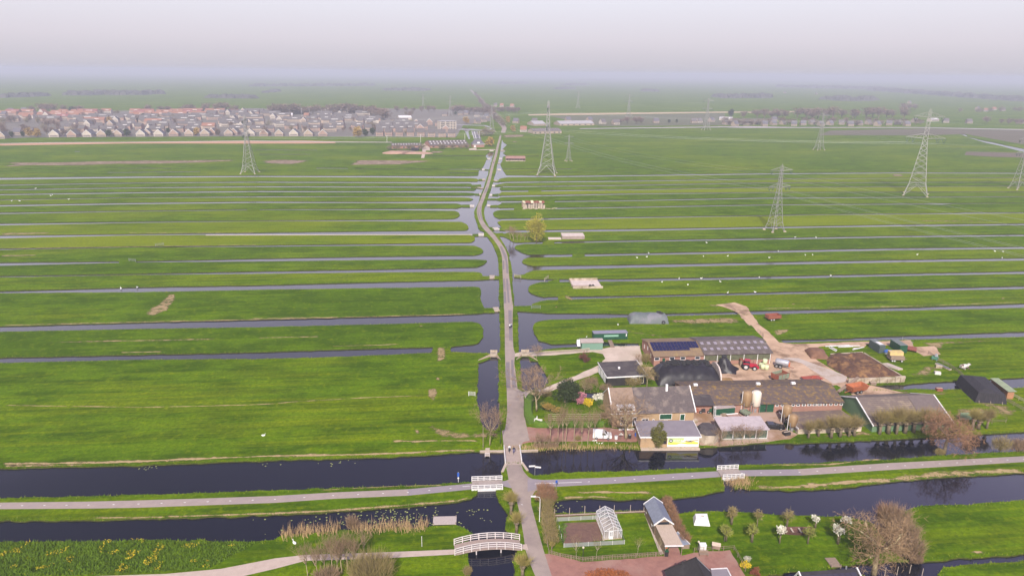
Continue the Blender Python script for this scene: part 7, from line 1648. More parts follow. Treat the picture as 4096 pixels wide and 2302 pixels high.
rf = MB().add([(0, 0, 2.1), (ln, 0, 2.1), (ln + sk, Dc, 2.3), (sk, Dc, 2.3), (0, 0, 2.2), (ln, 0, 2.2), (ln + sk, Dc, 2.4), (sk, Dc, 2.4)], [(3, 2, 1, 0), (4, 5, 6, 7), (0, 1, 5, 4), (1, 2, 6, 5), (2, 3, 7, 6), (3, 0, 4, 7)]).build('roof', mm('ribbed_sheet', (0.47, 0.37, 0.29), (0.40, 0.31, 0.24), scale=1.5, stretch=(5, 1, 1)), t)
MB().bx(-.1, ln + .1, -.12, -.01, 2.0, 2.26).build('fascia', BRW, rf)
for x, y in ((0.1, 0.1), (ln - .1, 0.1), (sk * .5 + .1, Dc * .5), (ln + sk * .5 - .1, Dc * .5)):
 MB().tube((x, y, 0), (x, y, 2.1), 0.07).build('post', WOOD, t)
MB().add([(0.1, 0.3, 0), (sk + .1, Dc - .3, 0), (sk + .1, Dc - .3, 1.9), (.1, .3, 1.8), (0.2, 0.3, 0), (sk + .2, Dc - .3, 0), (sk + .2, Dc - .3, 1.9), (.2, .3, 1.8)], [(0, 1, 2, 3), (7, 6, 5, 4), (0, 3, 7, 4), (1, 5, 6, 2), (3, 2, 6, 7)]).build('side_wall', mm('lattice_boards', (0.26, 0.19, 0.12), (0.18, 0.13, 0.08), scale=3), t)
t = thing('cold_frame', 'small sloping glazed cold frame beside the carport', 'cold frame', G(*z3(1805, 985)), 0.1)
MB().add([(0, 0, 0), (1.2, 0, 0), (0.2, 3.6, 0), (-1, 3.6, 0), (0, 0, .7), (1.2, 0, .9), (0.2, 3.6, .9), (-1, 3.6, .7)], [(4, 5, 6, 7), (0, 1, 5, 4), (1, 2, 6, 5), (2, 3, 7, 6), (3, 0, 4, 7)]).build('box', WOOD, t); MB().add([(-.05, 0, .74), (1.25, 0, .94), (0.2, 3.6, .94), (-1.05, 3.6, .74)], [(0, 1, 2, 3)]).build('glazing', mm('blue_glazing', (0.25, 0.27, 0.33), (0.2, 0.22, 0.28), scale=2, rough=.2), t); MB().tube((1.25, 0, .97), (0.2, 3.6, .97), 0.08, n=4).build('edge', BRW, t)
for u, v, lb in ((1400, 625, 'white vase shaped planter beside the boathouse wall'), (1462, 765, 'white vase shaped planter at the carport end of the terrace')):
 t = thing('planter', lb, 'planter', G(*z3(u, v))); MB().lathe([(.25, 0), (.16, .35), (.2, .6), (.38, 1.2)], n=12).build('pot', BRW, t); MB().lathe([(.3, 1.205), (.05, 1.215)], n=12).build('soil', BARK, t)
t = thing('wheelie_bin', 'black wheelie bin at the corner of the carport', 'bin', G(*z3(1615, 1062))); MB().box((0, 0, .1), (.6, .65, .95), 0, 1.1).build('body', BLACKP, t); MB().box((0, 0, 1.06), (.72, .78, .08)).build('lid', DKGREEN, t)
t = thing('orange_tub', 'orange tub standing under the carport edge', 'tub', G(*z3(1608, 1005))); MB().lathe([(.3, .6), (.42, 1.1)], n=10).build('tub', mm('orange_plastic', (.55, .16, .05), (.45, .13, .05), scale=1), t); MB().box((0, 0, 0), (.7, .6, .59)).build('stand', WOOD, t)
t = thing('white_tarp', 'white tarpaulin covered pile on the orchard grass', 'tarp', G(*z3(2020, 680)), -0.05); MB().add([(-1.6, -1, 0), (1.4, -1.1, 0), (1.5, 1.6, 0), (-1.3, 1.5, 0), (-1.2, -.5, 1), (1.1, -.6, .95), (1.2, 1.2, 1.15), (-1.0, 1.1, 1.1)], [(4, 5, 6, 7), (0, 1, 5, 4), (1, 2, 6, 5), (2, 3, 7, 6), (3, 0, 4, 7)]).build('sheet', BRW, t); MB().box((0.2, 0.4, 1.08), (.5, .2, .05)).build('weight', CONCR, t)
t = thing('white_cabinet', 'white garden cabinet at the terrace fence', 'cabinet', G(*z3(2030, 1000))); MB().box((0, 0, 0), (1.1, .8, 1.25)).build('body', BRW, t); MB().box((0, 0, 1.255), (1.2, .9, .07)).build('lid', WHITE, t)
t = thing('garden_bench', 'dark garden bench in front of the white cabinet', 'bench', G(*z3(2045, 1062))); MB().box((0, 0, .4), (1.6, .5, .06)).build('seat', WOOD, t); MB().box((0, .27, .5), (1.6, .06, .45)).build('backrest', WOOD, t)
for x in (-.7, .7):
 MB().box((x, 0, 0), (.08, .45, .395)).build('leg', WOOD, t)
t = thing('rabbit_hutch', 'little brown hutch with pitched roof on the grass near the cabinet', 'hutch', G(*z3(2185, 985)), -.3); MB().box((0, 0, .25), (1.3, .8, .7)).build('box', WOOD, t); MB().prismx([(-.5, .96), (0, 1.4), (.5, .96)], -.75, .75).build('roof', WOODP, t)
for x in (-.5, .5):
 MB().box((x, 0, 0), (.1, .6, .245)).build('leg', WOOD, t)
o_, rz, ln = frame(z4(508, 955), z4(785, 955)); t = thing('old_boat', 'old brown wooden boat lying on the orchard grass', 'boat', o_, rz)
hb = MB(); N = 14
for i in range(N + 1):
 x = i / N; wv_ = 0.15 + 0.85 * math.sin(math.pi * min(1, max(0, x))) ** 0.5; wv_ *= 0.95; sh = 0.25 * (2 * x - 1) ** 2
 for y, z in ((-wv_, .75 + sh), (-wv_ * .75, .12), (wv_ * .75, .12), (wv_, .75 + sh), (wv_ * .9, .72 + sh), (wv_ * .65, .25), (-wv_ * .65, .25), (-wv_ * .9, .72 + sh)):
  hb.v.append(Vector((x * ln, y + .9, z)))
for i in range(N):
 for j in range(8):
  hb.f.append([i * 8 + j, i * 8 + (j + 1) % 8, (i + 1) * 8 + (j + 1) % 8, (i + 1) * 8 + j]); hb.m.append(0)
hb.f += [[0, 1, 2, 3, 4, 5, 6, 7][::-1], [N * 8 + j for j in range(8)]]; hb.m += [0, 0]
hb.build('hull', mm('boat_wood', (.15, .075, .055), (.09, .045, .04), scale=2), t)
for x in (.3, .55, .8):
 MB().box((x * ln, .9, .62), (.3, 1.4, .06)).build('thwart', WOODP, t)
ap = (z3(1955, 1080)); t = thing('pyramid_house', 'house with steep dark tiled hipped roof at the red terrace', 'house', (0, 0, 0))
top = G(*ap, 8.0); l_ = G(*z3(1650, 1420), 2.6); r_ = G(*z3(2190, 1420), 2.6); dy = 1.5
base = [(l_.x, l_.y, 2.6), (r_.x, l_.y, 2.6), (r_.x, top.y + 3.5, 2.6), (l_.x, top.y + 3.5, 2.6)]
t.location = (l_.x, l_.y, 0); L0 = Vector((l_.x, l_.y, 0)); W_ = r_.x - l_.x; Dd = top.y + 3.5 - l_.y
tx, ty = top.x - l_.x, top.y - l_.y
MB().bx(0.3, W_ - .3, .3, Dd - .3, 0, 2.58).build('wall', YBRICK, t)
DKT = tile_mat('anthracite_tiles', (0.055, 0.05, 0.055), (0.038, 0.034, 0.038), (0.065, 0.06, 0.062), .33)
rf = MB().add([(0, 0, 2.6), (W_, 0, 2.6), (W_, Dd, 2.6), (0, Dd, 2.6), (tx, ty, 8.0), (tx + .3, ty - 5, 8.0)], [(3, 2, 1, 0), (0, 1, 5), (1, 2, 4, 5), (2, 3, 4), (3, 0, 5, 4)]).build('roof', DKT, t)
MB().tube((tx, ty, 8.02), (tx + .3, ty - 5, 8.02), .13).build('ridge', BLACKP, rf); MB().tube((tx, ty, 8.0), (W_, Dd, 2.62), .1).build('hip', GREYM, rf); MB().tube((tx, ty, 8.0), (0, Dd, 2.62), .1).build('hip', BLACKP, rf)
MB().box((W_ * .3, Dd * .45, 5.2), (.35, .35, .8)).build('flue', BLACKP, rf)
pl = [G(*z3(*p), 2.7) for p in ((2128, 1214), (2312, 1204), (2420, 1420), (2160, 1420))]; t = thing('flat_extension', 'flat roofed grey extension with white edge beside the hipped house', 'building', (pl[0].x, pl[0].y, 0))
pp = [(p.x - pl[0].x, p.y - pl[0].y) for p in pl]; MB().slab(pp[::-1], 0, 2.55).build('wall', YBRICK, t); MB().slab(pp[::-1], 2.56, 2.7).build('roof', GFELT, t); tr_ = MB()
for p, q in zip(pp, pp[1:]):
 tr_.tube((*p, 2.7), (*q, 2.7), .12, n=4)
tr_.build('trim', BRW, t)
o_ = G(*z4(640, 1262), 5.6); b_ = G(*z4(1130, 1229), 5.6); rz = math.atan2((b_ - o_).y, (b_ - o_).x); ln = (b_ - o_).length
o_ -= Vector((-math.sin(rz), math.cos(rz), 0)) * 7
t = thing('ditch_barn', 'black panelled barn roof with white verges at the last ditch', 'barn', (o_.x, o_.y, 0), rz)
dyy, zr = 7.0, 5.6
MB().prismx([(0, 0), (dyy + 1.4, 0), (dyy + 1.4, 2.4), (dyy, zr - .2), (0, 2.5)], 0.3, ln - .3).build('wall', BLACKP, t)
k_ = (zr - 2.6) / dyy
rf = MB().prismx([(-.5, 2.6 - .5 * k_ - .12), (-.5, 2.6 - .5 * k_), (dyy, zr), (dyy + 1.6, 2.6), (dyy + 1.6, 2.48), (dyy, zr - .12)], 0, ln).build('roof', BLACKP, t)
for x in (-.2, ln):
 MB().prismx([(-.5, 2.6 - .5 * k_ - .2), (-.5, 2.6 - .5 * k_ + .2), (dyy, zr + .2), (dyy + 1.7, 2.8), (dyy + 1.7, 2.4), (dyy, zr - .2)], x, x + .2).build('verge_board', BRW, rf)
for i in range(9):
 MB().prismx([(-.3, 2.6 - .3 * k_ + .015), (dyy - .6, zr - .6 * k_ + .015), (dyy - .6, zr - .6 * k_ + .06), (-.3, 2.6 - .3 * k_ + .06)], .35 + i * (ln - .7) / 9 + .05, .35 + (i + 1) * (ln - .7) / 9 - .05).build('solar_panel', mm('black_cells', (.05, .045, .065), (.035, .03, .05), scale=1, rough=.3), t)
MB().tube((ln * .82, dyy, zr), (ln * .82, dyy, zr + .5), .12).build('flue', GREYM, t)
fence('mooring_poles', 'thin poles standing in the last ditch beside the rush bed', [z4(1375, 1290), z4(1480, 1285), z4(1590, 1268), z4(1695, 1300)], 1.6, WOODP, 30, 0)
t, ln, rz = put_at('plank_jetty', 'dark plank jetty on the orchard bank of the last ditch', 'jetty', z4(915, 1225), z4(1005, 1222)); MB().bx(0, ln, 0, 2.3, .1, .22).build('deck', WOOD, t)
for x in (.1, ln - .1):
 MB().tube((x, .1, -.6), (x, .1, .5), .08).build('pile', WOOD, t)
o_, rz, ln = frame(y2(1830, 985), y2(2235, 1000)); t = thing('white_van', 'white panel van parked on the red drive', 'van', o_, rz); ln = 4.3
CARW = mm('van_paint', (.78, .77, .78), (.74, .73, .74), scale=1, rough=.25, spec=.5)
MB().prism([(0, .35), (4.3, .35), (4.35, .95), (4.2, 1.1), (3.35, 1.2), (2.75, 1.78), (.15, 1.82), (0, 1.0)], 0.05, 1.75).build('body', CARW, t)
gl = MB().prism([(2.78, 1.72), (3.32, 1.22), (3.345, 1.23), (2.80, 1.74)], .2, 1.6).build('windscreen', GLASS, t)
for y in (.03, 1.77):
 MB().prism([(2.15, 1.2), (3.15, 1.18), (2.75, 1.65), (2.15, 1.68)], y - .015, y + .015).build('side_window', GLASS, t)
for x in (.85, 3.5):
 for y in (.15, 1.65):
  wheel(t, x, y, .32, .2)
for y in (.35, 1.45):
 MB().box((4.3, y, .72), (.08, .3, .2)).build('headlight', GREYM, t); MB().box((.0, y, .9), (.06, .15, .4)).build('tail_light', RUST, t)
o_, rz, ln = frame(f2(1480, 1098), f2(1625, 1108)); t = thing('black_car', 'black estate car parked between glass shed and short silos', 'car', o_, rz + .02); k_ = ln / 4.4
MB().prism([(0, .3), (4.4, .3), (4.45, .75), (3.3, .92), (2.9, 1.0), (1.9, 1.42), (.5, 1.42), (.02, .95)], 0, 1.75).build('body', mm('black_car_paint', (.012, .013, .016), (.016, .017, .02), scale=1, rough=.15, spec=.6), t)
for y in (-.01, 1.76):
 MB().prism([(.5, .98), (2.75, 1.0), (1.88, 1.36), (.6, 1.36)], y - .01, y + .01).build('side_window', GLASS, t)
MB().prism([(1.95, 1.38), (2.85, 1.0), (2.9, 1.02), (2.0, 1.41)], .15, 1.6).build('windscreen', GLASS, t)
for x in (.85, 3.5):
 for y in (.1, 1.65):
  wheel(t, x, y, .32, .2)
o_, rz, ln = frame(f2(1235, 468), f2(1395, 485)); t = thing('red_tractor', 'red tractor parked before the solar barn', 'tractor', o_, rz)
RED = mm('tractor_red', (.42, .02, .045), (.34, .018, .04), scale=1, rough=.35)
MB().prism([(1.9, .8), (4.0, .8), (4.05, 1.35), (3.9, 1.6), (1.9, 1.75)], .75, 1.65).build('bonnet', RED, t); cb_ = MB().prism([(.6, 1.2), (1.9, 1.2), (1.85, 2.6), (.7, 2.6)], .55, 1.85).build('cab', GLASS, t); MB().bx(.5, 2.0, .45, 1.95, 2.605, 2.75).build('cab_roof', RED, cb_)
for y in (.15, 2.25):
 wheel(t, .9, y, .9, .5, mm('rim_grey', (.55, .53, .52), (.45, .43, .42), scale=1)); MB().prism([(0.0, 1.75), (1.8, 1.75), (1.5, 1.95), (.3, 1.95)], y - .3, y + .3).build('mudguard', RED, t)
for y in (.3, 2.1):
 wheel(t, 3.3, y, .62, .38, mm('rim_grey', (.55, .53, .52)))
MB().bx(-.2, .6, .8, 1.6, .5, 1.2).build('chassis', BLACKP, t); MB().tube((2.9, 1.9, 1.6), (2.9, 1.9, 2.4), .05).build('exhaust', BLACKP, t); MB().bx(4.05, 4.5, .7, 1.7, .5, 1.0).build('front_weight', RED, t)
t2_, l2_, r2_ = put_at('pallet_stack', 'rusty brown pallet stack behind the red tractor', 'pallets', f2(1210, 432), f2(1232, 432)); MB().bx(0, .9, 0, 1.1, 0, 1.9).build('stack', WOOD, t2_); MB().bx(-.05, .95, -.05, 1.15, 1.905, 2.0).build('top_pallet', RUST, t2_)
BW = mm('bale_wrap', (.60, .64, .40), (.52, .56, .34), scale=1, rough=.35)
for u, v, z, lb in ((1432, 440, 0, 'pale green wrapped bale standing at the tractor side of the bale stack'), (1447, 455, 0, 'pale green wrapped bale at the front of the bale stack'), (1488, 462, 0, 'pale green wrapped bale at the tanker side of the bale stack'), (1467, 440, 1.25, 'pale green wrapped bale topmost of its stack')):
 t = thing('wrapped_bale', lb, 'bale', G(*f2(u, v)) + Vector((0, 0, z)), 0, 'wrapped bales by the tractor'); MB().lathe([(.55, 0), (.64, .06), (.64, 1.18), (.55, 1.24)], n=16).build('bale', BW, t, True); MB().lathe([(.5, 1.241), (.05, 1.27)], n=16).build('wrap_end', BW, t)
o_, rz, ln = frame(f2(1560, 440), f2(1670, 462)); t = thing('slurry_tanker', 'grey slurry tanker trailer with orange rear fittings', 'trailer', o_, rz)
b_ = MB(); n_ = 16; pr_ = [(-1.9, .25), (-1.75, .75), (-1.3, .9), (1.3, .9), (1.75, .75), (1.9, .25)]
for x, r_ in pr_:
 for k_ in range(n_):
  b_.v.append(Vector((x + 2.1, 1.0 + r_ * math.cos(2 * math.pi * k_ / n_), 1.65 + r_ * math.sin(2 * math.pi * k_ / n_))))
for i in range(len(pr_) - 1):
 for k_ in range(n_):
  b_.f.append([i * n_ + k_, i * n_ + (k_ + 1) % n_, (i + 1) * n_ + (k_ + 1) % n_, (i + 1) * n_ + k_]); b_.m.append(0)
b_.f += [[k_ for k_ in range(n_)], [5 * n_ + n_ - 1 - k_ for k_ in range(n_)]]; b_.m += [0, 0]
b_.build('tank', mm('zinc', (.42, .42, .46), (.36, .36, .40), scale=1, rough=.4, metal=.3), t, True)
for x in (.9, 1.9):
 for y in (.05, 1.95):
  wheel(t, x, y, .55, .45)
MB().tube((3.9, 1, .7), (5.4, 1, .5), .09).build('drawbar', RUST, t); MB().bx(3.95, 4.25, .5, 1.5, .8, 1.9).build('pump', mm('orange_paint', (.55, .15, .06), (.45, .12, .05), scale=1), t); MB().bx(.2, 4.0, .7, 1.3, .55, .76).build('chassis', GREYM, t)
def trailer(label, a, b, sides, base, h, wd_=2.3, axles=(.45, .6), load=None, nm='farm_trailer', legs=.75, rw=.38):
 o_, rz, ln = frame(a, b); t = thing(nm, label, 'trailer', o_, rz)
 MB().bx(0, ln, 0, wd_, legs, legs + .15).build('bed', base, t)
 if h:
  for x0, x1, y0, y1, q in ((0, ln, -.05, .0, 'side_board'), (0, ln, wd_, wd_ + .05, 'side_board'), (-.05, 0, 0, wd_, 'end_board'), (ln, ln + .05, 0, wd_, 'end_board')):
   MB().bx(x0, x1, y0, y1, legs + .1, legs + h).build(q, sides if 'side' in q else base, t)
  for x in (0, ln / 3, 2 * ln / 3, ln):
   MB().bx(x - .05, x + .05, -.1, -.052, legs, legs + h + .15).build('stake', base, t)
 for f_ in axles:
  for y in (.1, wd_ - .1):
   wheel(t, ln * f_, y, rw, .25, BRW)
 MB().tube((ln, wd_ / 2, legs), (ln + 1.3, wd_ / 2, .5), .07).build('drawbar', base, t)
 if load:
  MB().bx(.1, ln - .1, .1, wd_ - .1, legs + .16, legs + load[0]).build('load', load[1], t)
 return t, ln
GREYG = mm('grey_green_boards', (.24, .27, .19), (.17, .2, .14), scale=2)
trailer('high sided cart with grey green boards and rusty ends', f2(1608, 612), f2(1722, 582), GREYG, RUST, 1.5, 2.6, (.2, .8), (.7, mm('rusty_load', (.22, .1, .06), (.16, .08, .05), scale=2)))
t, ln = trailer('bright red flatbed trailer with a red attachment on its bed', f2(1895, 606), f2(2080, 592), None, mm('bright_red', (.36, .075, .05), (.28, .07, .05), scale=1.5), 0, 2.4, (.2, .32, .85), None, 'flatbed_trailer', .7)
MB().prism([(ln * .42, .86), (ln * .72, .86), (ln * .66, 1.5), (ln * .5, 1.35)], .9, 1.2).build('attachment', mm('bright_red', (.48, .075, .045)), t)
t, ln = trailer('rusty flatbed trailer at the edge of the east meadow', f3(1120, 392), f3(1240, 400), None, RUST, 0, 2.4, (.2, .35), None, 'flatbed_trailer', .7); t.rotation_euler.z += 1.2
trailer('low dusty pink flatbed in the front yard', f2(1105, 1010), f2(1232, 1000), None, mm('dusty_red', (.40, .26, .22), (.32, .2, .17), scale=1.5), .35, 2.2, (.45, .6), None, 'flatbed_trailer', .5, .3)
t, ln = trailer('green sided tipping cart beside the twin silos', f2(1262, 975), f2(1320, 960), GREYG, GREYG, .5, 1.8, (.5,), None)
trailer('rusty red muck spreader cart beside the earthen field dam', t4(60, 1166), t4(150, 1160), RUST, RUST, 1.2, 2.3, (.25, .45), (.6, RUST), 'muck_cart')
t, ln = trailer('cart loaded with yellow and grey timber near the green containers', f3(870, 475), f3(1010, 480), WOODP, WOOD, 0, 2.8, (.15, .3, .8), (1.0, WOOD), 'timber_cart', .7)
MB().prism([(.1, 1.72), (ln - .2, 1.72), (ln - .3, 2.9), (.0, 2.7)], .9, 2.6).build('boards', mm('yellow_boards', (.62, .46, .19), (.46, .34, .17), scale=.8), t)
o_, rz, ln = frame(f3(500, 795), f3(640, 770)); t = thing('muck_spreader', 'orange muck spreader with a conveyor behind the long cowshed', 'spreader', o_, rz); OR = mm('spreader_orange', (.42, .13, .05), (.30, .10, .05), scale=1.4)
MB().add([(0, 0, .8), (ln, 0, .8), (ln, 2, .8), (0, 2, .8), (-.2, -.4, 2.2), (ln + .3, -.4, 2.2), (ln + .3, 2.4, 2.2), (-.2, 2.4, 2.2), (0, -.1, 2.1), (ln, -.1, 2.1), (ln, 2.1, 2.1), (0, 2.1, 2.1), (.3, .3, 1.3), (ln - .3, .3, 1.3), (ln - .3, 1.7, 1.3), (.3, 1.7, 1.3)], [(3, 2, 1, 0), (0, 1, 5, 4), (1, 2, 6, 5), (2, 3, 7, 6), (3, 0, 4, 7), (4, 5, 9, 8), (5, 6, 10, 9), (6, 7, 11, 10), (7, 4, 8, 11), (8, 9, 13, 12), (9, 10, 14, 13), (10, 11, 15, 14), (11, 8, 12, 15), (12, 13, 14, 15)]).build('hopper', OR, t)
for x in (ln * .35, ln * .6):
 for y in (.0, 2.0):
  wheel(t, x, y, .5, .4)
MB().tube((0, 1, .8), (-1.5, 1, .5), .09).build('drawbar', OR, t)
o_, rz, ln = frame(f3(380, 790), f3(560, 720)); t = thing('conveyor', 'brown elevator conveyor sloping over the orange spreader', 'conveyor', o_, rz)
MB().prism([(0, .6), (ln, 2.6), (ln, 2.9), (0, .9)], 0, .8).build('belt', WOOD, t)
for x in (ln * .3, ln * .75):
 MB().tube((x, .1, 0), (x, .1, .6 + 2 * x / ln), .06).build('leg', GREYM, t); MB().tube((x, .7, 0), (x, .7, .6 + 2 * x / ln), .06).build('leg', GREYM, t)
for a, b, c, vt, m_, lb, top in ((f3(760, 395), f3(815, 390), f3(660, 330), 325, mm('slate_green', (.075, .10, .095), (.055, .075, .07), scale=1), 'dark slate coloured container with white lid panel beside the timber cart', 1), (f3(958, 392), f3(1028, 390), f3(862, 328), 315, DKGREEN, 'dark green container standing alone by the east ditch track', 0)):
 o_ = G(*a); bq, cq = G(*b), G(*c); rz = math.atan2((bq - o_).y, (bq - o_).x); ln = (bq - o_).length; u = cq - o_; sk = math.cos(rz) * u.x + math.sin(rz) * u.y; dp = -math.sin(rz) * u.x + math.cos(rz) * u.y; hh = 2.5
 t = thing('shipping_container', lb, 'container', o_, rz)
 MB().add([(0, 0, .1), (ln, 0, .1), (ln + sk, dp, .1), (sk, dp, .1), (0, 0, hh), (ln, 0, hh), (ln + sk, dp, hh), (sk, dp, hh)], [(4, 5, 6, 7), (0, 1, 5, 4), (1, 2, 6, 5), (2, 3, 7, 6), (3, 0, 4, 7)]).build('body', m_, t)
 MB().add([(0, 0, hh + .01), (ln, 0, hh + .01), (ln + sk, dp, hh + .01), (sk, dp, hh + .01)], [(0, 1, 2, 3)]).build('roof', mm('container_roof', (.16, .18, .175), (.13, .15, .145), scale=1), t)
 if top:
  MB().add([(.3 + sk * .1, dp * .1, hh + .15), (ln - .3 + sk * .1, dp * .1, hh + .15), (ln - .3 + sk * .55, dp * .55, hh + .15), (.3 + sk * .55, dp * .55, hh + .15)], [(0, 1, 2, 3)]).build('white_panel', BRW, t)
t = thing('blue_tank', 'blue plastic covered tank between the two containers', 'tank', G(*f3(850, 392))); MB().blob((0, 0, .7), (1.5, .8, .6), 3).build('cover', mm('blue_plastic', (.05, .12, .38), (.04, .09, .3), scale=1), t); MB().box((0, 0, 0), (2.4, 1.3, .5)).build('stand', GREYM, t)
t, ln, rz = put_at('slab_stack', 'stack of pale concrete slabs beside the manure heap', 'slabs', y4(2110, 600), y4(2220, 590)); MB().add([(0, 0, 0), (1.6, 0, 0), (.4, 4.5, 0), (-1.6, 4.5, 0), (0, 0, .4), (1.6, 0, .4), (.4, 4.5, .4), (-1.6, 4.5, .4)], [(4, 5, 6, 7), (0, 1, 5, 4), (1, 2, 6, 5), (2, 3, 7, 6), (3, 0, 4, 7)]).build('slabs', CONC, t); MB().box((-.6, 2.2, .405), (2, .12, .03), -.2).build('strap', GREYM, t)
for i, (p, q) in enumerate(((y4(870, 200), y4(1280, 178)), (y4(940, 190), y4(1460, 192)), (y4(1090, 216), y4(1340, 206)), (y4(920, 215), y4(1040, 280)), (y4(960, 212), y4(1050, 262)), (y4(1340, 260), y4(1530, 216)), (y4(1350, 235), y4(1420, 232)), (y4(700, 232), y4(775, 280)), (y4(560, 265), y4(680, 290)), (y4(590, 240), y4(670, 245)))):
 t, ln, rz = put_at('white_plank', 'white plank in the scattered pile behind the soil heap, ' + ORD[i] + ' from the canal side', 'plank', p, q, 'white planks by the manure heap'); MB().bx(0, ln, 0, .35, .05 + .04 * (i % 3), .2 + .04 * (i % 3)).build('plank', BRW, t)
t, ln, rz = put_at('green_feeder', 'green and grey feeder machine at the east cattle race', 'feeder', f3(1265, 455), f3(1320, 470)); MB().bx(0, ln, 0, 1.4, .4, 1.1).build('trough', mm('feeder_green', (.1, .25, .17), (.07, .18, .12), scale=2), t); MB().blob((ln * .6, .7, 1.5), (.5, .5, .5), 2).build('hopper', GREYM, t)
for x in (.2, ln - .2):
 MB().bx(x - .05, x + .05, 0, 1.4, 0, .395).build('leg', GREYM, t)
t, ln, rz = put_at('feed_trough', 'long pale trough at the end of the east cattle race', 'trough', f3(1300, 498), f3(1440, 560)); MB().bx(0, ln, 0, .9, .1, .5).build('trough', CONCR, t); MB().bx(.1, ln - .1, .1, .8, .505, .52).build('water', GLASS, t)
gc = random.Random(21)
for i, (t_, u, v, nm, lb) in enumerate(((f2, 1215, 915, 'barrel', 'dark barrel at the foot of the twin silos, first of three'), (f2, 1240, 930, 'barrel', 'rusty barrel at the foot of the twin silos, second of three'), (f2, 1262, 905, 'barrel', 'blue barrel at the foot of the twin silos, third of three'), (f2, 985, 985, 'crate', 'white crate in front of the dark green container'), (f2, 1035, 955, 'crate', 'brown crate beside the dusty pink flatbed'), (f2, 725, 1020, 'crate', 'pale box at the farmhouse corner near the lean-to'), (f2, 1700, 1150, 'crate', 'grey box at the foot of the short silos'), (f3, 700, 690, 'crate', 'pallet lying by the manure bin ditch'), (f3, 1340, 750, 'crate', 'red brown frame lying at the east ditch bank'), (f3, 1325, 590, 'crate', 'white rubble block on the east field corner'), (f3, 1340, 530, 'crate', 'grey rubble pile at the feed trough'), (f1, 1130, 1330, 'tub', 'dark tub beside the farmhouse tree'), (f1, 1195, 1310, 'tub', 'blue tub at the corner of the banner building'), (f1, 1000, 1340, 'tub', 'grey tub on the red drive ahead of the white van'))):
 t = thing(nm, lb, nm, G(*t_(u, v)), gc.uniform(-.5, .5)); m_ = BLUE if 'blue' in lb else (BRW if 'white' in lb else (RUST if 'rust' in lb or 'red' in lb else (WOOD if 'brown' in lb or 'pallet' in lb else (CONCR if 'pale' in lb or 'rubble' in lb else BLACKP))))
 if nm == 'crate':
  MB().box((0, 0, 0), (1.5, 1.1, .7)).build('box', m_, t); MB().box((0, 0, .705), (1.6, .25, .08)).build('slat', WOODP, t)
 else:
  MB().lathe([(.36, 0), (.4, .1), (.4, .8), (.36, .9)], n=10).build('drum', m_, t, True); MB().lathe([(.3, .905), (.28, .93)], n=10).build('lid', GREYM, t)
o_, rz, ln = frame(t3(165, 352), t3(325, 350)); t = thing('ruined_shed', 'collapsing old shed with rusty broken roof amid debris', 'ruin', o_, rz); hh = H(*t3(165, 352), t3(0, 308)[1]); dd = 5.0
g4_ = random.Random(8)
for i in range(9):
 x = ln * (i + g4_.uniform(.1, .3)) / 9; MB().bx(x, x + ln / 9 * g4_.uniform(.5, .95), g4_.uniform(-.1, .1), .15, 0, hh * g4_.uniform(.55, .95)).build('wall_panel', WOODP if i % 3 else CONCR, t)
for i in range(8):
 x = ln * i / 8; MB().add([(x, -.4, hh + g4_.uniform(-.5, .1)), (x + ln / 8 * .92, -.4, hh + g4_.uniform(-.4, .1)), (x + ln / 8 * .92, dd * .6, hh + .7 + g4_.uniform(-.4, .2)), (x, dd * .6, hh + .7 + g4_.uniform(-.4, .2))], [(0, 1, 2, 3)]).build('roof_sheet', RUST if i % 3 else CREAM, t)
MB().bx(0, ln, dd, dd + .2, 0, hh).build('back_wall', WOOD, t)
for i in range(14):
 x, y = g4_.uniform(0, ln * 1.5), g4_.uniform(-2.5, .5); MB().box((x, y, 0.02), (g4_.uniform(1, 3), .4, .3), g4_.uniform(-.5, .5)).build('debris', WOODP if i % 2 else CONCR, t)
for a, b, lb in ((t3(450, 572), t3(612, 572), 'concrete slab structure with flat roof in the meadow beside the yellow willow'),):
 o_, rz, ln = frame(a, b); t = thing('concrete_shelter', lb, 'shelter', o_, rz); hh = 1.5; dd = 7
 MB().bx(0, ln, 0, .25, 0, hh).build('front_wall', mm('stained_concrete', (.36, .27, .25), (.25, .19, .18), scale=.8), t); MB().bx(0, ln, -.2, dd, hh + .01, hh + .2).build('roof_slab', mm('pale_slab', (.60, .50, .45), (.50, .41, .37), scale=.6), t); MB().bx(0, .25, .26, dd, 0, hh).build('side_wall', CONCR, t); MB().bx(ln - .25, ln, .26, dd, 0, hh).build('side_wall', CONCR, t)
 MB().bx(-7, -.5, -1, 3, .01, .3).build('apron', mm('pale_slab', (.60, .50, .45)), t)
o_, rz, ln = frame(f4(1195, 612), f4(1475, 608)); t = thing('concrete_pad', 'bare concrete silage pad with low walls in the meadow', 'pad', o_, rz); dd = 11
MB().bx(0, ln, 0, dd, -.05, .12).build('floor', mm('pale_slab', (.60, .50, .45)), t); MB().bx(0, ln, -.25, -.01, -.05, .9).build('wall', CONCR, t); MB().bx(-.25, 0, 0, dd, -.05, .7).build('wall', CONCR, t); MB().bx(0, ln, dd, dd + .25, -.05, .9).build('wall', CONCR, t)
for x in (.58, .68):
 wheel(t, ln * x, 1.2, .6, .5, BLACKP, name='tyre')
MB().box((ln * .25, 3, .125), (7, .25, .2), .05).build('beam', WOOD, t)
o_, rz, ln = frame(t6(808, 380), t6(1088, 382)); t = thing('field_barn', 'long low open barn with rusty roof far along the lane', 'barn', o_, rz); hh = 2.6; dd = 7
for i in range(8):
 MB().bx(ln * i / 7 - .1, ln * i / 7 + .1, 0, .2, 0, hh).build('post', WOODP, t)
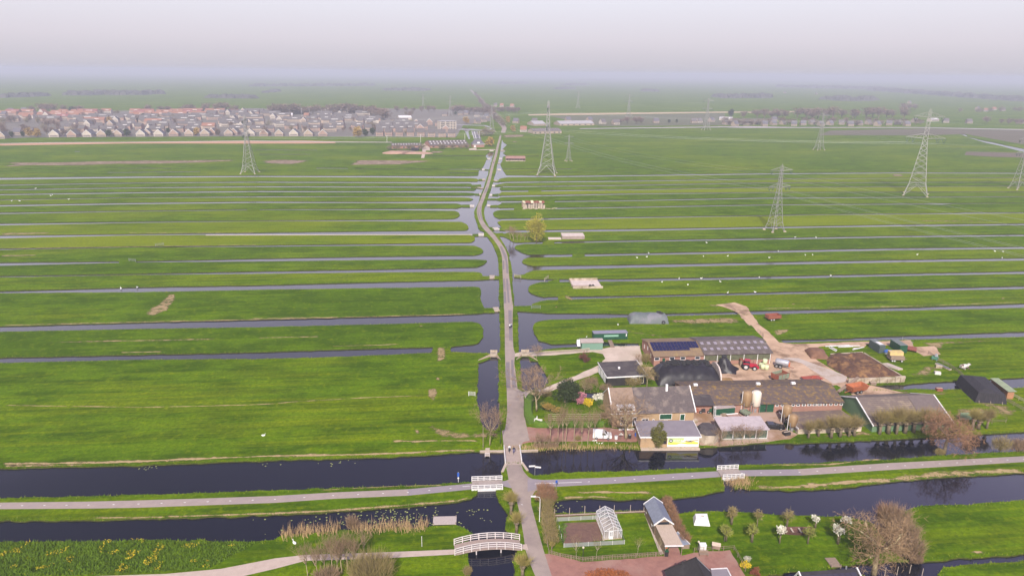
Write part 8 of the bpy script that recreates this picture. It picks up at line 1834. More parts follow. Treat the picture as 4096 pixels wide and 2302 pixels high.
MB().bx(0, ln, dd - .2, dd, 0, hh).build('back_wall', WOOD, t); MB().prismx([(-.3, hh), (dd, hh + 1.6), (dd, hh + 1.75), (-.3, hh + .15)], -.3, ln + .3).build('roof', mm('rust_roof', (.36, .2, .16), (.28, .15, .12), scale=.4), t); MB().bx(0, ln, .3, .5, 0, .9).build('low_wall', CONCR, t)
t, ln, rz = put_at('white_path_board', 'long pale plank walkway along the meadow ditch left of the lane', 'walkway', t1(1490, 544), t2(1608, 540)); MB().bx(0, ln, -.4, .4, .06, .14).build('planks', mm('pale_slab', (.60, .50, .45)), t); MB().bx(0, ln, -.45, -.405, .0, .1).build('edge', WOODP, t)
t, ln, rz = put_at('parasol_frame', 'white folded parasol and chairs on the paved drive by the farmhouse', 'parasol', f1(1020, 1345), f1(1060, 1345)); MB().tube((.6, 0, 0), (.6, 0, 1.6), .05).build('pole', WOOD, t); MB().add([(0, 0, 1.2), (.6, -.1, 1.9), (1.2, 0, 1.2), (.6, .5, 1.3)], [(0, 1, 3), (1, 2, 3), (0, 2, 1)]).build('canopy', BRW, t)
SKIN = mm('skin', (.50, .30, .22), (.46, .27, .2), scale=5)
def figure(top, legs, hair, lean=.18):
 """a rider: one continuous skinned body seated on a bicycle, arms to the bars"""
 J = [(0, -.12, .98), (0, -.05, 1.2), (0, .03, 1.42), (0, .06, 1.54), (0, .09, 1.68), (0, .1, 1.78),
   (-.17, .02, 1.40), (-.24, .2, 1.18), (-.24, .42, 1.06), (.17, .02, 1.40), (.24, .2, 1.18), (.24, .42, 1.06),
   (-.1, -.1, .93), (-.13, .24, .78), (-.12, .12, .36), (-.12, .24, .30), (.1, -.1, .93), (.13, .3, .66), (.12, .1, .24), (.12, .22, .18)]
 E = [(0, 1), (1, 2), (2, 3), (3, 4), (4, 5), (2, 6), (6, 7), (7, 8), (2, 9), (9, 10), (10, 11), (0, 12), (12, 13), (13, 14), (14, 15), (0, 16), (16, 17), (17, 18), (18, 19)]
 rad = [.15, .15, .16, .06, .1, .08, .075, .055, .04, .075, .055, .04, .1, .085, .06, .05, .1, .085, .06, .05]
 me = bpy.data.meshes.new('body'); me.from_pydata(J, E, []); o = bpy.data.objects.new('body', me); COL.objects.link(o)
 m_ = o.modifiers.new('skin', 'SKIN');
 for i, r_ in enumerate(rad):
  me.skin_vertices[0].data[i].radius = (r_, r_)
 me.skin_vertices[0].data[0].use_root = True
 s_ = o.modifiers.new('sub', 'SUBSURF'); s_.levels = 1; s_.render_levels = 1
 dg = bpy.context.evaluated_depsgraph_get(); me2 = bpy.data.meshes.new_from_object(o.evaluated_get(dg)); bpy.data.objects.remove(o)
 for q in (SKIN, top, legs):
  me2.materials.append(q)
 for p in me2.polygons:
  c = p.center; p.material_index = 0 if c.z > 1.55 or (abs(c.x) > .2 and c.y > .36) else (1 if c.z > 1.0 else 2)
  p.use_smooth = True
 return me2
def cyclist(foot, rz, label, top, legs, hair, blabel):
 t = thing('person', label, 'person', G(*foot), rz)
 o = bpy.data.objects.new('body', figure(top, legs, hair)); COL.objects.link(o); o.parent = t
 MB().blob((0, .075, 1.75), (.115, .125, .12), 2, rough=.04).build('hair', hair, t)
 b = thing('bicycle', blabel, 'bicycle', G(*foot), rz)
 for y, nm in ((-.5, 'wheel'), (.58, 'wheel')):
  w_ = MB(); n_ = 14
  for k_ in range(n_):
   a0, a1 = 2 * math.pi * k_ / n_, 2 * math.pi * (k_ + 1) / n_
   w_.tube((0, y + .34 * math.cos(a0), .34 + .34 * math.sin(a0)), (0, y + .34 * math.cos(a1), .34 + .34 * math.sin(a1)), .022, n=4)
  o = w_.build(nm, RUBBER, b); MB().tube((-.05, y, .34), (.05, y, .34), .04).build('hub', GREYM, o)
 f_ = MB(); P_ = [(0, -.5, .34), (0, -.05, .3), (0, -.2, .85), (0, .42, .8), (0, .58, .34), (0, .4, 1.05)]
 for i, j in ((0, 1), (1, 2), (0, 2), (2, 3), (1, 3), (3, 4), (3, 5)):
  f_.tube(P_[i], P_[j], .025, n=5)
 f_.build('frame', BLACKP, b); MB().box((0, -.2, .87), (.16, .26, .06)).build('saddle', BLACKP, b); MB().tube((-.28, .4, 1.06), (.28, .4, 1.06), .02).build('handlebar', GREYM, b)
col = lambda n, c: mm(n, c, tuple(x * .8 for x in c), scale=4)
cyclist(z2(1873, 552), math.pi + .05, 'cyclist in white shirt, left of the pair on the road bridge', col('white_shirt', (.75, .74, .72)), col('dark_trousers', (.04, .04, .06)), col('blonde_hair', (.45, .33, .18)), 'bicycle under the white shirted rider on the road bridge')
cyclist(z2(1905, 562), math.pi - .05, 'cyclist in dark clothes, right of the pair on the road bridge', col('black_jacket', (.03, .03, .045)), col('lilac_trousers', (.2, .18, .32)), col('brown_hair', (.2, .11, .07)), 'bicycle under the dark clothed rider on the road bridge')
cyclist(f4(577, 998), .05, 'cyclist in white top on the lane beside the moat corner, left of two', col('white_shirt', (.75, .74, .72)), col('dark_trousers', (.04, .04, .06)), col('brown_hair', (.2, .11, .07)), 'bicycle of the white topped rider on the lane')
cyclist(f4(591, 990), .0, 'cyclist in grey top on the lane beside the moat corner, right of two', col('grey_top', (.3, .32, .38)), col('dark_trousers', (.04, .04, .06)), col('brown_hair', (.2, .11, .07)), 'bicycle of the grey topped rider on the lane')
cyclist(t6(632, 412), .0, 'dark clad cyclist far up the lane by the rusty field barn', col('black_jacket', (.03, .03, .045)), col('dark_trousers', (.04, .04, .06)), col('brown_hair', (.2, .11, .07)), 'bicycle of the dark clad rider far up the lane')
FEA = mm('swan_white', (.84, .82, .78), (.76, .74, .70), scale=4)
def swan_mesh():
 b = MB(); b.blob((0, 0, .3), (.62, .36, .32), 3, 12, 8, .06); b.chain([(.45, 0, .38), (.62, 0, .6), (.6, 0, .9), (.68, 0, 1.05), (.85, 0, 1.0)], [.13, .08, .07, .085, .03], 7); b.chain([(-.5, 0, .36), (-.8, 0, .42)], [.16, .03], 6)
 return b.mesh('swan_body', FEA, True)
sm_ = swan_mesh(); beak = MB().chain([(.84, 0, 1.0), (.98, 0, .96)], [.035, .015], 5).mesh('beak', mm('beak_orange', (.5, .2, .04), (.45, .18, .04), scale=1))
SW = [(z2, 97, 438, 1.5, 'swan asleep alone on the big meadow left of the road'), (z2, 322, 1215, 1.6, 'swan lying on the grass behind the reed fringe'), (f1, 1018, 240, 1.5, 'swan on the strip in front of the tarped stack'), (f1, 715, 356, .9, 'white bird at the moat by the green box trailer')] + \
  [(t3, u, v, 1.5, 'white swan resting on the polder strips beyond the farm') for u, v in ((992, 708), (1062, 702), (1076, 676), (1472, 698), (1648, 696), (1495, 600), (1172, 884), (1296, 860), (1360, 904), (1456, 858), (1594, 882), (1876, 850), (1648, 962), (1846, 958))] + \
  [(t4, u, v, 1.5, 'white swan resting on the polder strips beyond the farm') for u, v in ((66, 708), (328, 690), (380, 688), (1138, 686), (1700, 662), (1758, 664), (1752, 710), (512, 838), (254, 560), (406, 562), (132, 660))] + \
  [(t1, u, v, 1.8, 'white swan among the far meadow strips left of the lane') for u, v in ((258, 208), (368, 260), (380, 254), (85, 298), (143, 298), (498, 286), (876, 932), (994, 924))] + [(y2, u, v, .7, 'white goose grazing on the drive bank below the van') for u, v in ((1838, 1022), (1878, 1022), (1912, 1012), (1935, 1070), (1995, 1092), (2062, 1086), (2420, 1082))]
for i, (t_, u, v, k_, lb) in enumerate(SW):
 o = thing('goose' if 'goose' in lb else 'swan', lb, 'bird', G(*t_(u, v)), i * 2.4, ('geese on the drive bank' if 'goose' in lb else ('swans right' if t_ in (t3, t4) else 'swans left')) if 'resting' in lb or 'among' in lb or 'goose' in lb else None)
 o.scale = (k_ * .44,) * 3
 c = bpy.data.objects.new('body', sm_); COL.objects.link(c); c.parent = o; c = bpy.data.objects.new('beak', beak); COL.objects.link(c); c.parent = o
b = MB(); CW = mm('cow_patches', (.62, .58, .54), (.10, .045, .03), scale=1.4, contrast=.25)
b.chain([(-1, 0, .55), (-.8, 0, .62), (0, 0, .62), (.7, 0, .66), (1.0, 0, .85), (1.25, 0, 1.0), (1.6, 0, .85)], [.2, .46, .52, .42, .26, .2, .1], 10)
for x, y in ((.6, -.5), (.6, .5), (-.6, -.55), (-.6, .55)):
 b.chain([(x, y * .6, .4), (x + .3, y, .15), (x + .65, y, .08)], [.16, .1, .07], 6)
for y in (-.18, .18):
 b.chain([(1.2, y, 1.1), (1.12, y * 2, 1.18)], [.06, .02], 5)
b.chain([(-1.05, 0, .75), (-1.25, .1, .2)], [.05, .03], 5)
t = thing('cow', 'brown and white cow lying on the east meadow', 'cow', G(*f3(1580, 540)), .2); b.build('body', CW, t, True); MB().blob((1.62, 0, .84), (.1, .1, .08), 1).build('muzzle', mm('muzzle', (.4, .25, .2)), t); t.scale = (1.3,) * 3
STEEL = mm('pylon_steel', (.36, .345, .33), (.29, .28, .27), scale=.5, rough=.6, metal=.2); INS = mm('insulator_green', (.06, .10, .08), (.05, .08, .065), scale=1)
TIPS = {}; v1 = T(0, 380, 2.576)
def pylon(key, base, top, direc, label, big):
 b0 = G(*D(*base)); h = H(*D(*base), top * 1.59); t = thing('pylon', label, 'pylon', b0, math.atan2(direc.y, direc.x), 'power pylons'); a = h * (.125 if big else .105); TH = h * .0034
 prof = [(0, a), (.13, a * .70), (.60, h * .026), (.98, h * .012)]
 def hw(f):
  for (f0, w0), (f1_, w1) in zip(prof, prof[1:]):
   if f <= f1_:
    return w0 + (w1 - w0) * (f - f0) / (f1_ - f0)
  return prof[-1][1]
 for sx, sy in ((1, 1), (1, -1), (-1, 1), (-1, -1)):
  MB().chain([(sx * w_, sy * w_, f * h) for f, w_ in prof], [TH * 1.25, TH * 1.15, TH, TH * .8], 4).build('leg', STEEL, t)
  MB().lathe([(.9, -.2), (.7, .5)], (sx * a, sy * a, 0), 8).build('footing', CONCR, t)
 bc = MB(); fs = [.13, .22, .30, .37, .43, .49, .545, .60, .66, .72, .78, .83, .88, .94]
 for f0, f1_ in zip(fs, fs[1:]):
  w0, w1 = hw(f0), hw(f1_)
  for k in range(4):
   c0, c1 = ((1, 1), (-1, 1), (-1, -1), (1, -1))[k], ((-1, 1), (-1, -1), (1, -1), (1, 1))[k]
   bc.tube((c0[0] * w0, c0[1] * w0, f0 * h), (c1[0] * w1, c1[1] * w1, f1_ * h), TH * .6, n=3, cap=False); bc.tube((c1[0] * w0, c1[1] * w0, f0 * h), (c0[0] * w1, c0[1] * w1, f1_ * h), TH * .6, n=3, cap=False)
 w0 = hw(.13)
 for k in range(4):
  c0, c1 = ((1, 1), (-1, 1), (-1, -1), (1, -1))[k], ((-1, 1), (-1, -1), (1, -1), (1, 1))[k]; md = ((c0[0] + c1[0]) / 2 * w0, (c0[1] + c1[1]) / 2 * w0, .13 * h)
  bc.tube((c0[0] * w0, c0[1] * w0, .13 * h), (c1[0] * w0, c1[1] * w0, .13 * h), TH * .7, n=3)
  for c in (c0, c1):
   bc.tube((c[0] * a, c[1] * a, 0), md, TH * .7, n=3)
   for q in (.35, .7):
    bc.tube((c[0] * hw(.13 * q), c[1] * hw(.13 * q), .13 * q * h), (c[0] * a + (md[0] - c[0] * a) * q, c[1] * a + (md[1] - c[1] * a) * q, .13 * q * h), TH * .5, n=3)
 bc.build('bracing', STEEL, t)
 tips = []
 for f, ln in ((.66, h * (.20 if big else .185)), (.90, h * (.155 if big else .19))):
  am = MB(); w_ = hw(f); z = f * h
  for s_ in (-1, 1):
   tip = (0, s_ * ln, z + .01 * h)
   for sx in (-1, 1):
    am.tube((sx * w_, s_ * w_, z), tip, TH * .7, n=3); am.tube((sx * w_ * .8, s_ * w_ * .8, z + .055 * h), tip, TH * .7, n=3)
   for q in (.25, .5, .75):
    y = s_ * (w_ + (ln - w_) * q); am.tube((-w_ * (1 - q), y, z), (w_ * (1 - q), y, z), TH * .5, n=3); am.tube((0, y, z), (0, s_ * (w_ + (ln - w_) * (q - .2)), z + .055 * h * (1 - q + .15)), TH * .5, n=3)
  am.build('cross_arm', STEEL, t)
  for s_ in (-1, 1):
   for q in ((.62, .93) if f < .7 else (.88,)):
    y = s_ * ln * q; ib = MB(); ib.tube((0, y - .02 * h, z), (0, y, z - .05 * h), TH * 1.1, n=4); ib.tube((0, y + .02 * h, z), (0, y, z - .05 * h), TH * 1.1, n=4); ib.build('insulator', INS, t); tips.append((y, z - .05 * h))
 MB().tube((0, 0, .9 * h), (0, 0, h), TH, n=4).build('peak', STEEL, t)
 rz = t.rotation_euler.z; TIPS[key] = [b0 + Vector((-math.sin(rz) * y, math.cos(rz) * y, z)) for y, z in tips]
 return t
PY = {'a': ((1948, 580), 412), 'i': ((1430, 405), 338), 'k': ((1237, 330), 262), 'l': ((1133, 291), 240), 'm': ((1065, 275), 235), 'c': ((2560, 475), 338), 'd': ((2060, 377), 282), 'e': ((1776, 327), 246), 'f': ((1581, 292), 236), 'g': ((1454, 272), 228), 'b': ((2303, 490), 272), 'h': ((1376, 438), 252), 'j': ((629, 435), 288)}
WHICH = {'a': 'yellowish lattice pylon beside the wide ditch in the right middle distance', 'i': 'thin grey lattice pylon behind the tall pylon at the lane', 'k': 'grey lattice pylon at the village roundabout', 'l': 'faint lattice pylon behind the cream apartment block', 'm': 'fainter lattice pylon beyond the village trees', 'c': 'lattice pylon cut by the right frame edge', 'd': 'grey lattice pylon in front of the far right tree row', 'e': 'faint lattice pylon at the ring road, before the white shed', 'f': 'faint lattice pylon at the reed dike behind the long grey barns', 'g': 'faintest lattice pylon far behind the long grey barns', 'b': 'tallest lattice pylon with stretched arms, right distance', 'h': 'tall lattice pylon close to the lane seen end on', 'j': 'lattice pylon alone on the left meadow before the village'}
PB = {k: G(*D(*v[0])) for k, v in PY.items()}
for line in ('aiklm', 'cdefg', 'bhj'):
 for i, k in enumerate(line):
  p, q = PB[line[max(0, i - 1)]], PB[line[min(len(line) - 1, i + 1)]]; d = (q - p).normalized()
  if k == 'b':
   d = Vector((-.5, -.86, 0))
  pylon(k, *PY[k], d, WHICH[k], k in 'bhj')
WIRE = mm('cable_metal', (.42, .43, .42), (.36, .37, .36), scale=1, rough=.4, metal=.3)
for line in ('aiklm', 'cdefg', 'bhj'):
 prs = list(zip(line, line[1:]))[:3] + [(line[0], None)]
 for a, c in prs:
  for i, p in enumerate(TIPS[a]):
   q = TIPS[c][i] if c else p * 2 - TIPS[line[1]][i]
   o = MB().chain([p.lerp(q, s_ / 12) - Vector((0, 0, (p - q).length * .13 * .3 * (s_ / 12) * (1 - s_ / 12))) for s_ in range(13)], .034 if line[0] == 'a' else .016, 3).build('power_cable', WIRE)
   tag(o, f'thin sagging power cable leaving the {WHICH[a]}'[:90].rsplit(' ', 1)[0], 'cable', 'power cables')
HM = {k: mm(k, c, tuple(x * .8 for x in c), scale=.4) for k, c in {'cream_render': (.52, .45, .38), 'pink_brick': (.38, .25, .20), 'tan_brick': (.42, .32, .25), 'grey_tiles': (.13, .115, .115), 'orange_tiles': (.30, .145, .10), 'red_tiles': (.26, .10, .095), 'slate_boards': (.13, .12, .14), 'pale_sheet': (.40, .38, .39)}.items()}
def hmesh(wd, dp, e_, r_, front, nwin):
 """meshes of one house: walls, roof, trim, and windows; front: gable to the street"""
 w_, rf, tr, wn = MB(), MB(), MB(), MB()
 if front:
  w_.prism([(-wd / 2, 0), (wd / 2, 0), (wd / 2, e_), (0, r_), (-wd / 2, e_)], 0, dp); k = .4
  rf.prism([(-wd / 2 - k, e_ - k), (0, r_ + .05), (wd / 2 + k, e_ - k), (wd / 2 + k, e_ - k + .25), (0, r_ + .35), (-wd / 2 - k, e_ - k + .25)], .0, dp + .3)
  tr.prism([(-wd / 2 - k - .1, e_ - k - .2), (0, r_ - .1), (wd / 2 + k + .1, e_ - k - .2), (wd / 2 + k + .1, e_ - k + .3), (0, r_ + .45), (-wd / 2 - k - .1, e_ - k + .3)], -.3, -.01)
 else:
  w_.prismx([(0, 0), (dp, 0), (dp, e_), (dp / 2, r_), (0, e_)], -wd / 2, wd / 2); k = .4
  rf.prismx([(-k, e_ - k), (-k, e_ - k + .25), (dp / 2, r_ + .3), (dp + k, e_ - k + .25), (dp + k, e_ - k), (dp / 2, r_ + .05)], -wd / 2 - .1, wd / 2 + .1)
  if wd > 14:
   tr.box((wd * .12, dp * .2, e_ + .5), (wd * .3, 1.6, 1.1))
 wn.bx(-wd * .4, wd * .4, -.06, -.005, .6, 2.1); w2 = MB()
 if e_ > 4.5:
  w2.bx(-wd * .38, wd * .38, -.06, -.005, 3.5, 4.6)
 return w_, rf, tr, wn, w2
HP = {}; HGL = mm('far_windows', (.10, .09, .09), (.26, .22, .19), scale=.9, contrast=.3)
def house(pos, rz, wd, dp, e_, r_, front, wm, rm, label, group, nm='house', nwin=2, cat='house'):
 key = (wd, dp, e_, r_, front, wm, rm, nwin)
 if key not in HP:
  HP[key] = [b.mesh(n, m_) if b.v else None for b, n, m_ in zip(hmesh(wd, dp, e_, r_, front, nwin), ('wall', 'roof', 'verge_board' if front else 'dormer', 'window', 'window'), (HM[wm], HM[rm], WHITE, HGL, HGL))]
 t = thing(nm, label, cat, pos, rz, group)
 for m_, n in zip(HP[key], ('wall', 'roof', 'verge_board' if front else 'dormer', 'window', 'window')):
  if m_:
   o = bpy.data.objects.new(n, m_); COL.objects.link(o); o.parent = t
 return t
VR = R(5)
gv_ = random.Random(12)
for t_, u, wp, v, wm in ((g1, 35, 90, 770, 'tan_brick'), (g1, 1068, 150, 735, 'cream_render'), (g1, 1200, 120, 715, 'cream_render'), (g1, 1420, 230, 735, 'pink_brick'), (g1, 1725, 210, 730, 'cream_render'), (g1, 2010, 200, 725, 'tan_brick'), (g1, 2325, 150, 722, 'tan_brick'), (g1, 2480, 120, 705, 'pink_brick'),
       (g2, 310, 140, 722, 'cream_render'), (g2, 430, 120, 700, 'tan_brick'), (g2, 665, 230, 720, 'cream_render'), (g2, 965, 210, 715, 'pink_brick'), (g2, 1268, 200, 710, 'tan_brick'), (g2, 1582, 150, 708, 'tan_brick'), (g2, 1720, 120, 690, 'pink_brick'), (g2, 2050, 140, 705, 'tan_brick'), (g2, 2160, 120, 690, 'pink_brick'), (g2, 2480, 190, 705, 'cream_render'),
       (g3, 275, 210, 712, 'pink_brick'), (g3, 575, 140, 712, 'tan_brick'), (g3, 865, 200, 712, 'cream_render'), (g3, 1155, 200, 716, 'tan_brick'), (g3, 1445, 190, 716, 'pink_brick')):
 p = G(*t_(u, v)); k = (p - CPOS).length / FPX / 4.954 * wp
 house(p, VR + gv_.uniform(-.15, .2), round(max(6.5, min(11, k)), 0), 11.0, 3.4, 8.2 if k > 8 else 7.8, True, wm, 'grey_tiles' if wm != 'cream_render' else 'slate_boards', f'gabled {wm.replace("_", " ")} house with white verges in the front row facing the meadow', 'gabled houses of the front row ' + wm, 'gabled_house')
for v in (640, 585, 535, 490, 445, 405, 368, 335, 300, 268):
 x = gv_.uniform(-60, 0)
 while x < 1480:
  y = 400 + v / 4.954 + (x - 700) * -.006 + gv_.uniform(-2, 2); p = G(x, y); s_ = FPX / (p - CPOS).length; ln = gv_.choice((9.0, 18.0, 27.0, 36.0) if v < 560 else (9.0, 18.0)); red = v < 350 and x < 830 or (v == 368 and x < 330) or gv_.random() < .06
  if not (x < 260 and v > 420) and gv_.random() < .74:
   turn = gv_.random() < .12
   if turn:
    house(p, VR + gv_.uniform(-.3, .3), 8.0, 10.0, 5.2, 9.5, True, gv_.choice(('cream_render', 'tan_brick')), 'orange_tiles' if red else 'grey_tiles', 'detached gable fronted house among the village rows with ' + ('orange' if red else 'grey') + ' roof', 'detached village houses ' + ('orange' if red else 'grey'), 'detached_house')
   else:
    rm = ('orange_tiles' if gv_.random() < .75 else 'red_tiles') if red else 'grey_tiles'
    house(p, VR + gv_.choice((0, 0, .06, .15, -.2, -.1)), ln, 9.0, 5.4, 8.8, False, gv_.choice(('pink_brick', 'tan_brick', 'pink_brick', 'tan_brick', 'cream_render')), rm, f'{rm.split("_")[0]} roofed terrace block with dormers in the rows of the far village', f'{rm.split("_")[0]} roofed terrace blocks', 'terrace_block', max(2, int(ln // 4.5)))
  x += (ln + gv_.choice((3, 6, 12))) * s_
for i, (u, w_, v) in enumerate(((190, 160, 715), (370, 150, 715), (580, 150, 715), (800, 150, 718), (1010, 180, 722), (1220, 150, 735), (1430, 180, 740), (1620, 150, 740))):
 p = G(*g4(u, v)); k = (p - CPOS).length / FPX / 4.954 * w_
 house(p, VR, 9.0, 10.0, 5.6, 9.6, False, 'pink_brick', 'grey_tiles', 'pink brick terraced house facing the meadow, ' + ORD[i].replace('nearest', 'first') + ' from the yellow poplar', 'pink brick terrace by the village street', 'terraced_house', 3)
for i, (u, v) in enumerate(((250, 640), (420, 630), (600, 632), (760, 625), (320, 560), (520, 555), (700, 555), (890, 560), (420, 490), (640, 490), (1000, 620), (1080, 590), (920, 510), (1010, 530), (1180, 500), (1350, 520), (1500, 640))):
 house(G(*g4(u, v)), VR, 18.0 if i < 10 else 9.0, 9.0, 5.6, 9.6, i > 9 and i % 2 == 0, 'pink_brick', 'grey_tiles', 'grey roofed brick block behind the pink brick terrace by the village street', 'brick blocks behind the pink terrace', 'brick_block', 4)
a_, b_ = g4(1395, 588), g4(1712, 580); t, ln, rz = put_at('apartment_block', 'cream five storey apartment block with dark balcony bands', 'building', a_, b_); hh = H(*a_, g4(0, 425)[1])
MB().bx(0, ln, 0, 14, 0, hh).build('wall', HM['cream_render'], t); MB().bx(-.3, ln + .3, -.3, 14.3, hh + .01, hh + .5).build('roof', HM['pale_sheet'], t)
for r_ in range(5):
 for x0, x1 in ((.04, .28), (.36, .58), (.64, .76), (.82, .94)):
  MB().bx(ln * x0, ln * x1, -.1, -.01, hh * (r_ + .3) / 5, hh * (r_ + .78) / 5).build('window', GLASS, t)
for a_, b_, vt, dp, nm, lb in ((g4(580, 392), g4(830, 390), 318, 30, 'sports_hall', 'white pitched roof hall behind the brick blocks'), (g3(490, 332), g3(845, 330), 268, 30, 'sports_hall', 'white flat roof hall at the village trees')):
 t, ln, rz = put_at(nm, lb, 'building', a_, b_); hh = H(*a_, vt / 4.954 + 400); gable_x(t, ln, dp, hh * .55, hh, HM['cream_render'], WHITE, .4)
for a_, b_, ve, vr, t_, dp, lb, rm in ((g4(430, 965), g4(1025, 960), 908, 855, g4, 26, 'low grey farm barn with white skylights, left of the far farm track', FIBRE), (g4(1200, 950), g4(1965, 935), 915, 800, g4, 40, 'wide grey farm barn with skylights beside the yellow willow', FIBRE), (g5(760, 770), g5(1320, 760), 720, 660, g5, 24, 'dark roofed barn in front of the tall lane pylon', FIBRE), (g5(772, 612), g5(1005, 608), 575, 512, g5, 30, 'pale grey long barn, shorter one, behind the lane pylon', HM['pale_sheet']), (g5(1285, 608), g5(1965, 600), 572, 512, g5, 30, 'pale grey long barn, longer one, on the ring road', HM['pale_sheet'])):
 t, ln, rz = put_at('far_barn', lb, 'barn', a_, b_); E_ = max(2.5, H(*a_, t_(0, ve)[1])); Rg = HR(a_, rz, dp / 2, t_(0, vr)[1]); gable_x(t, ln, dp, E_, max(E_ + 1.5, min(Rg, E_ + 9)), RBRICK if t_ is g4 else HM['tan_brick'], rm, .4); k = (max(E_ + 1.5, min(Rg, E_ + 9)) - E_) / (dp / 2)
 if rm is FIBRE:
  for r_ in (.3, .65):
   for c in range(11):
    y0, y1, x = dp / 2 * r_, dp / 2 * (r_ + .16), ln * (c + .4) / 11.2; MB().add([(x, y0, E_ + y0 * k + .2), (x + ln * .028, y0, E_ + y0 * k + .2), (x + ln * .028, y1, E_ + y1 * k + .2), (x, y1, E_ + y1 * k + .2)], [(0, 1, 2, 3)]).build('skylight', WHITE if t_ is g4 else SKY, t)
 for c in range(6):
  MB().bx(ln * (c + .3) / 6, ln * (c + .6) / 6, -.06, -.005, .5, E_ * .7).build('window', GLASS, t)
a_, b_ = g4(2040, 940), g4(2265, 935); t, ln, rz = put_at('brick_farmhouse', 'red brick farmhouse with dark hipped roof beside the far lane bridge', 'house', a_, b_); E_ = 3.4; MB().bx(0, ln, 0, 9, 0, E_).build('wall', RBRICK, t)
MB().add([(-.5, -.5, E_), (ln + .5, -.5, E_), (ln + .5, 9.5, E_), (-.5, 9.5, E_), (3, 4.5, 8.4), (ln - 3, 4.5, 8.4)], [(3, 2, 1, 0), (0, 1, 5, 4), (1, 2, 5), (2, 3, 4, 5), (3, 0, 4)]).build('roof', HM['slate_boards'], t); MB().bx(ln * .4, ln * .62, .5, 3, E_ + .8, E_ + 2.4).build('dormer', WHITE, t); MB().bx(-.6, ln + .6, -.7, -.52, E_ - .2, E_ + .15).build('gutter', WHITE, t); MB().bx(ln * .1, ln * .25, -.06, -.005, .1, 2.3).build('door', WHITE, t)
fh = [(g5, 400, 560, 's'), (g5, 560, 735, 'o'), (g5, 790, 560, 'c'), (g5, 1465, 530, 's'), (g5, 1900, 530, 's'), (g5, 330, 245, 'o'), (g5, 130, 235, 'o'), (g5, 10, 225, 'c'), (g5, 2400, 585, 'c'), (g5, 2160, 575, 'c'), (g4, 1790, 300, 'c'), (g4, 1900, 290, 's'), (g4, 2120, 330, 'c'), (g4, 2260, 430, 'c'), (g4, 2150, 470, 'c'), (g4, 2300, 360, 's'), (g4, 1480, 320, 'c'), (v3, 2055, 450, 'c'), (v3, 2110, 448, 'c'), (v3, 2230, 440, 's'), (v3, 2350, 425, 'p'), (v3, 1330, 465, 'c'), (v3, 1700, 450, 's')]
fh += [(v4, u, 440 - (u % 3) * 6, 'sscsso'[u % 6]) for u in range(20, 1660, 82)] + [(v4, u, v, c) for u, v, c in ((1650, 412, 's'), (1810, 400, 'p'), (1905, 412, 'c'), (2110, 418, 'c'), (430, 400, 's'), (2560, 420, 's'), (2190, 300, 'c'), (2250, 315, 'o'), (2400, 310, 's'), (790, 168, 'c'), (520, 158, 'c'), (1600, 245, 's'), (2320, 305, 'o'))] + [(g1, u, v, 's') for u, v in ((60, 320), (200, 250), (470, 240), (640, 245), (60, 440), (560, 700), (330, 690))]
for i, (t_, u, v, c) in enumerate(fh):
 wm, rm, d_ = {'s': ('tan_brick', 'slate_boards', 'dark roofed'), 'o': ('cream_render', 'orange_tiles', 'orange roofed'), 'c': ('tan_brick' if i % 3 else 'cream_render', 'grey_tiles', 'grey roofed'), 'p': ('cream_render', 'pale_sheet', 'pale roofed')}[c]
 house(G(*t_(u, v)), VR + (i % 5 - 2) * .2, 9.0 if c != 'p' else 24.0, 9.0, 3.6, 8.0 if c != 'p' else 6.0, False, wm, rm, f'{d_} scattered house along the far dikes and ring road', f'{d_} scattered houses', 'dike_house')
def far_tree(label, crown, n, seed, tall=9.0, r=3.6, base=.2, wd=.5):
 t = thing('far_tree', label, 'tree'); tb = MB(); tb.chain([(0, 0, 0), (.1, 0, tall * .4), (0, 0, tall * .8)], [.3, .22, .06], 5)
 for k in range(5):
  a = k * 1.26; tb.chain([(0, 0, tall * .3), (math.cos(a) * r * .6, math.sin(a) * r * .6, tall * .72)], [.12, .03], 4)
 tb.build('trunk', BARK, t); cb = MB(); cloud(cb, (0, 0, tall * (1 + base) / 2), (r, r, tall * (1 - base) / 2), n, 1.5, wd, seed, 14); cb.build('crown', crown, t); return t
MAU = mm('mauve_twigs', (.22, .15, .11), (.15, .105, .085), scale=.3); OLV = mm('olive_twigs', (.22, .18, .10), (.16, .13, .08), scale=.3); GLD = mm('golden_crown', (.42, .27, .07), (.33, .21, .06), scale=.3)
FT = [far_tree('bare mauve brown tree among the village houses', MAU, 260, 1, wd=.32), far_tree('bare olive brown tree among the village houses', OLV, 260, 2, 8, 3.8, .15, .32), far_tree('dark evergreen tree among the village houses', LEAFD, 320, 3, 8, 2.8, .05, .8), far_tree('golden budding poplar at the village edge', GLD, 480, 4, 10, 4.2, .12, .8)]
FG = ('bare mauve village trees', 'bare olive village trees', 'evergreen village trees', 'golden poplars at the village edge')
used = set()
def plant(p, k, s_, label=None, group=None):
 if k not in used:
  used.add(k); o = FT[k]; o.location = p
 else:
  o = dup(FT[k], p)
 o.rotation_euler.z = gv_.uniform(0, 6); o.scale = (s_ * gv_.uniform(.9, 1.2),) * 2 + (s_,); o['label'] = label or FT[k]['label']; o['group'] = group or FG[k]
 return o
for t_, u, v, s_ in ((g1, 605, 735, 1.1), (g1, 745, 738, 1.0), (g2, 1420, 705, 1.0), (g3, 2140, 745, 1.35), (g4, 1915, 470, 1.1), (g4, 2365, 920, 1.05), (g5, 265, 560, 1.1), (g5, 365, 735, .9), (g1, 2190, 470, 1.0)):
 plant(G(*t_(u, v)), 3, s_)
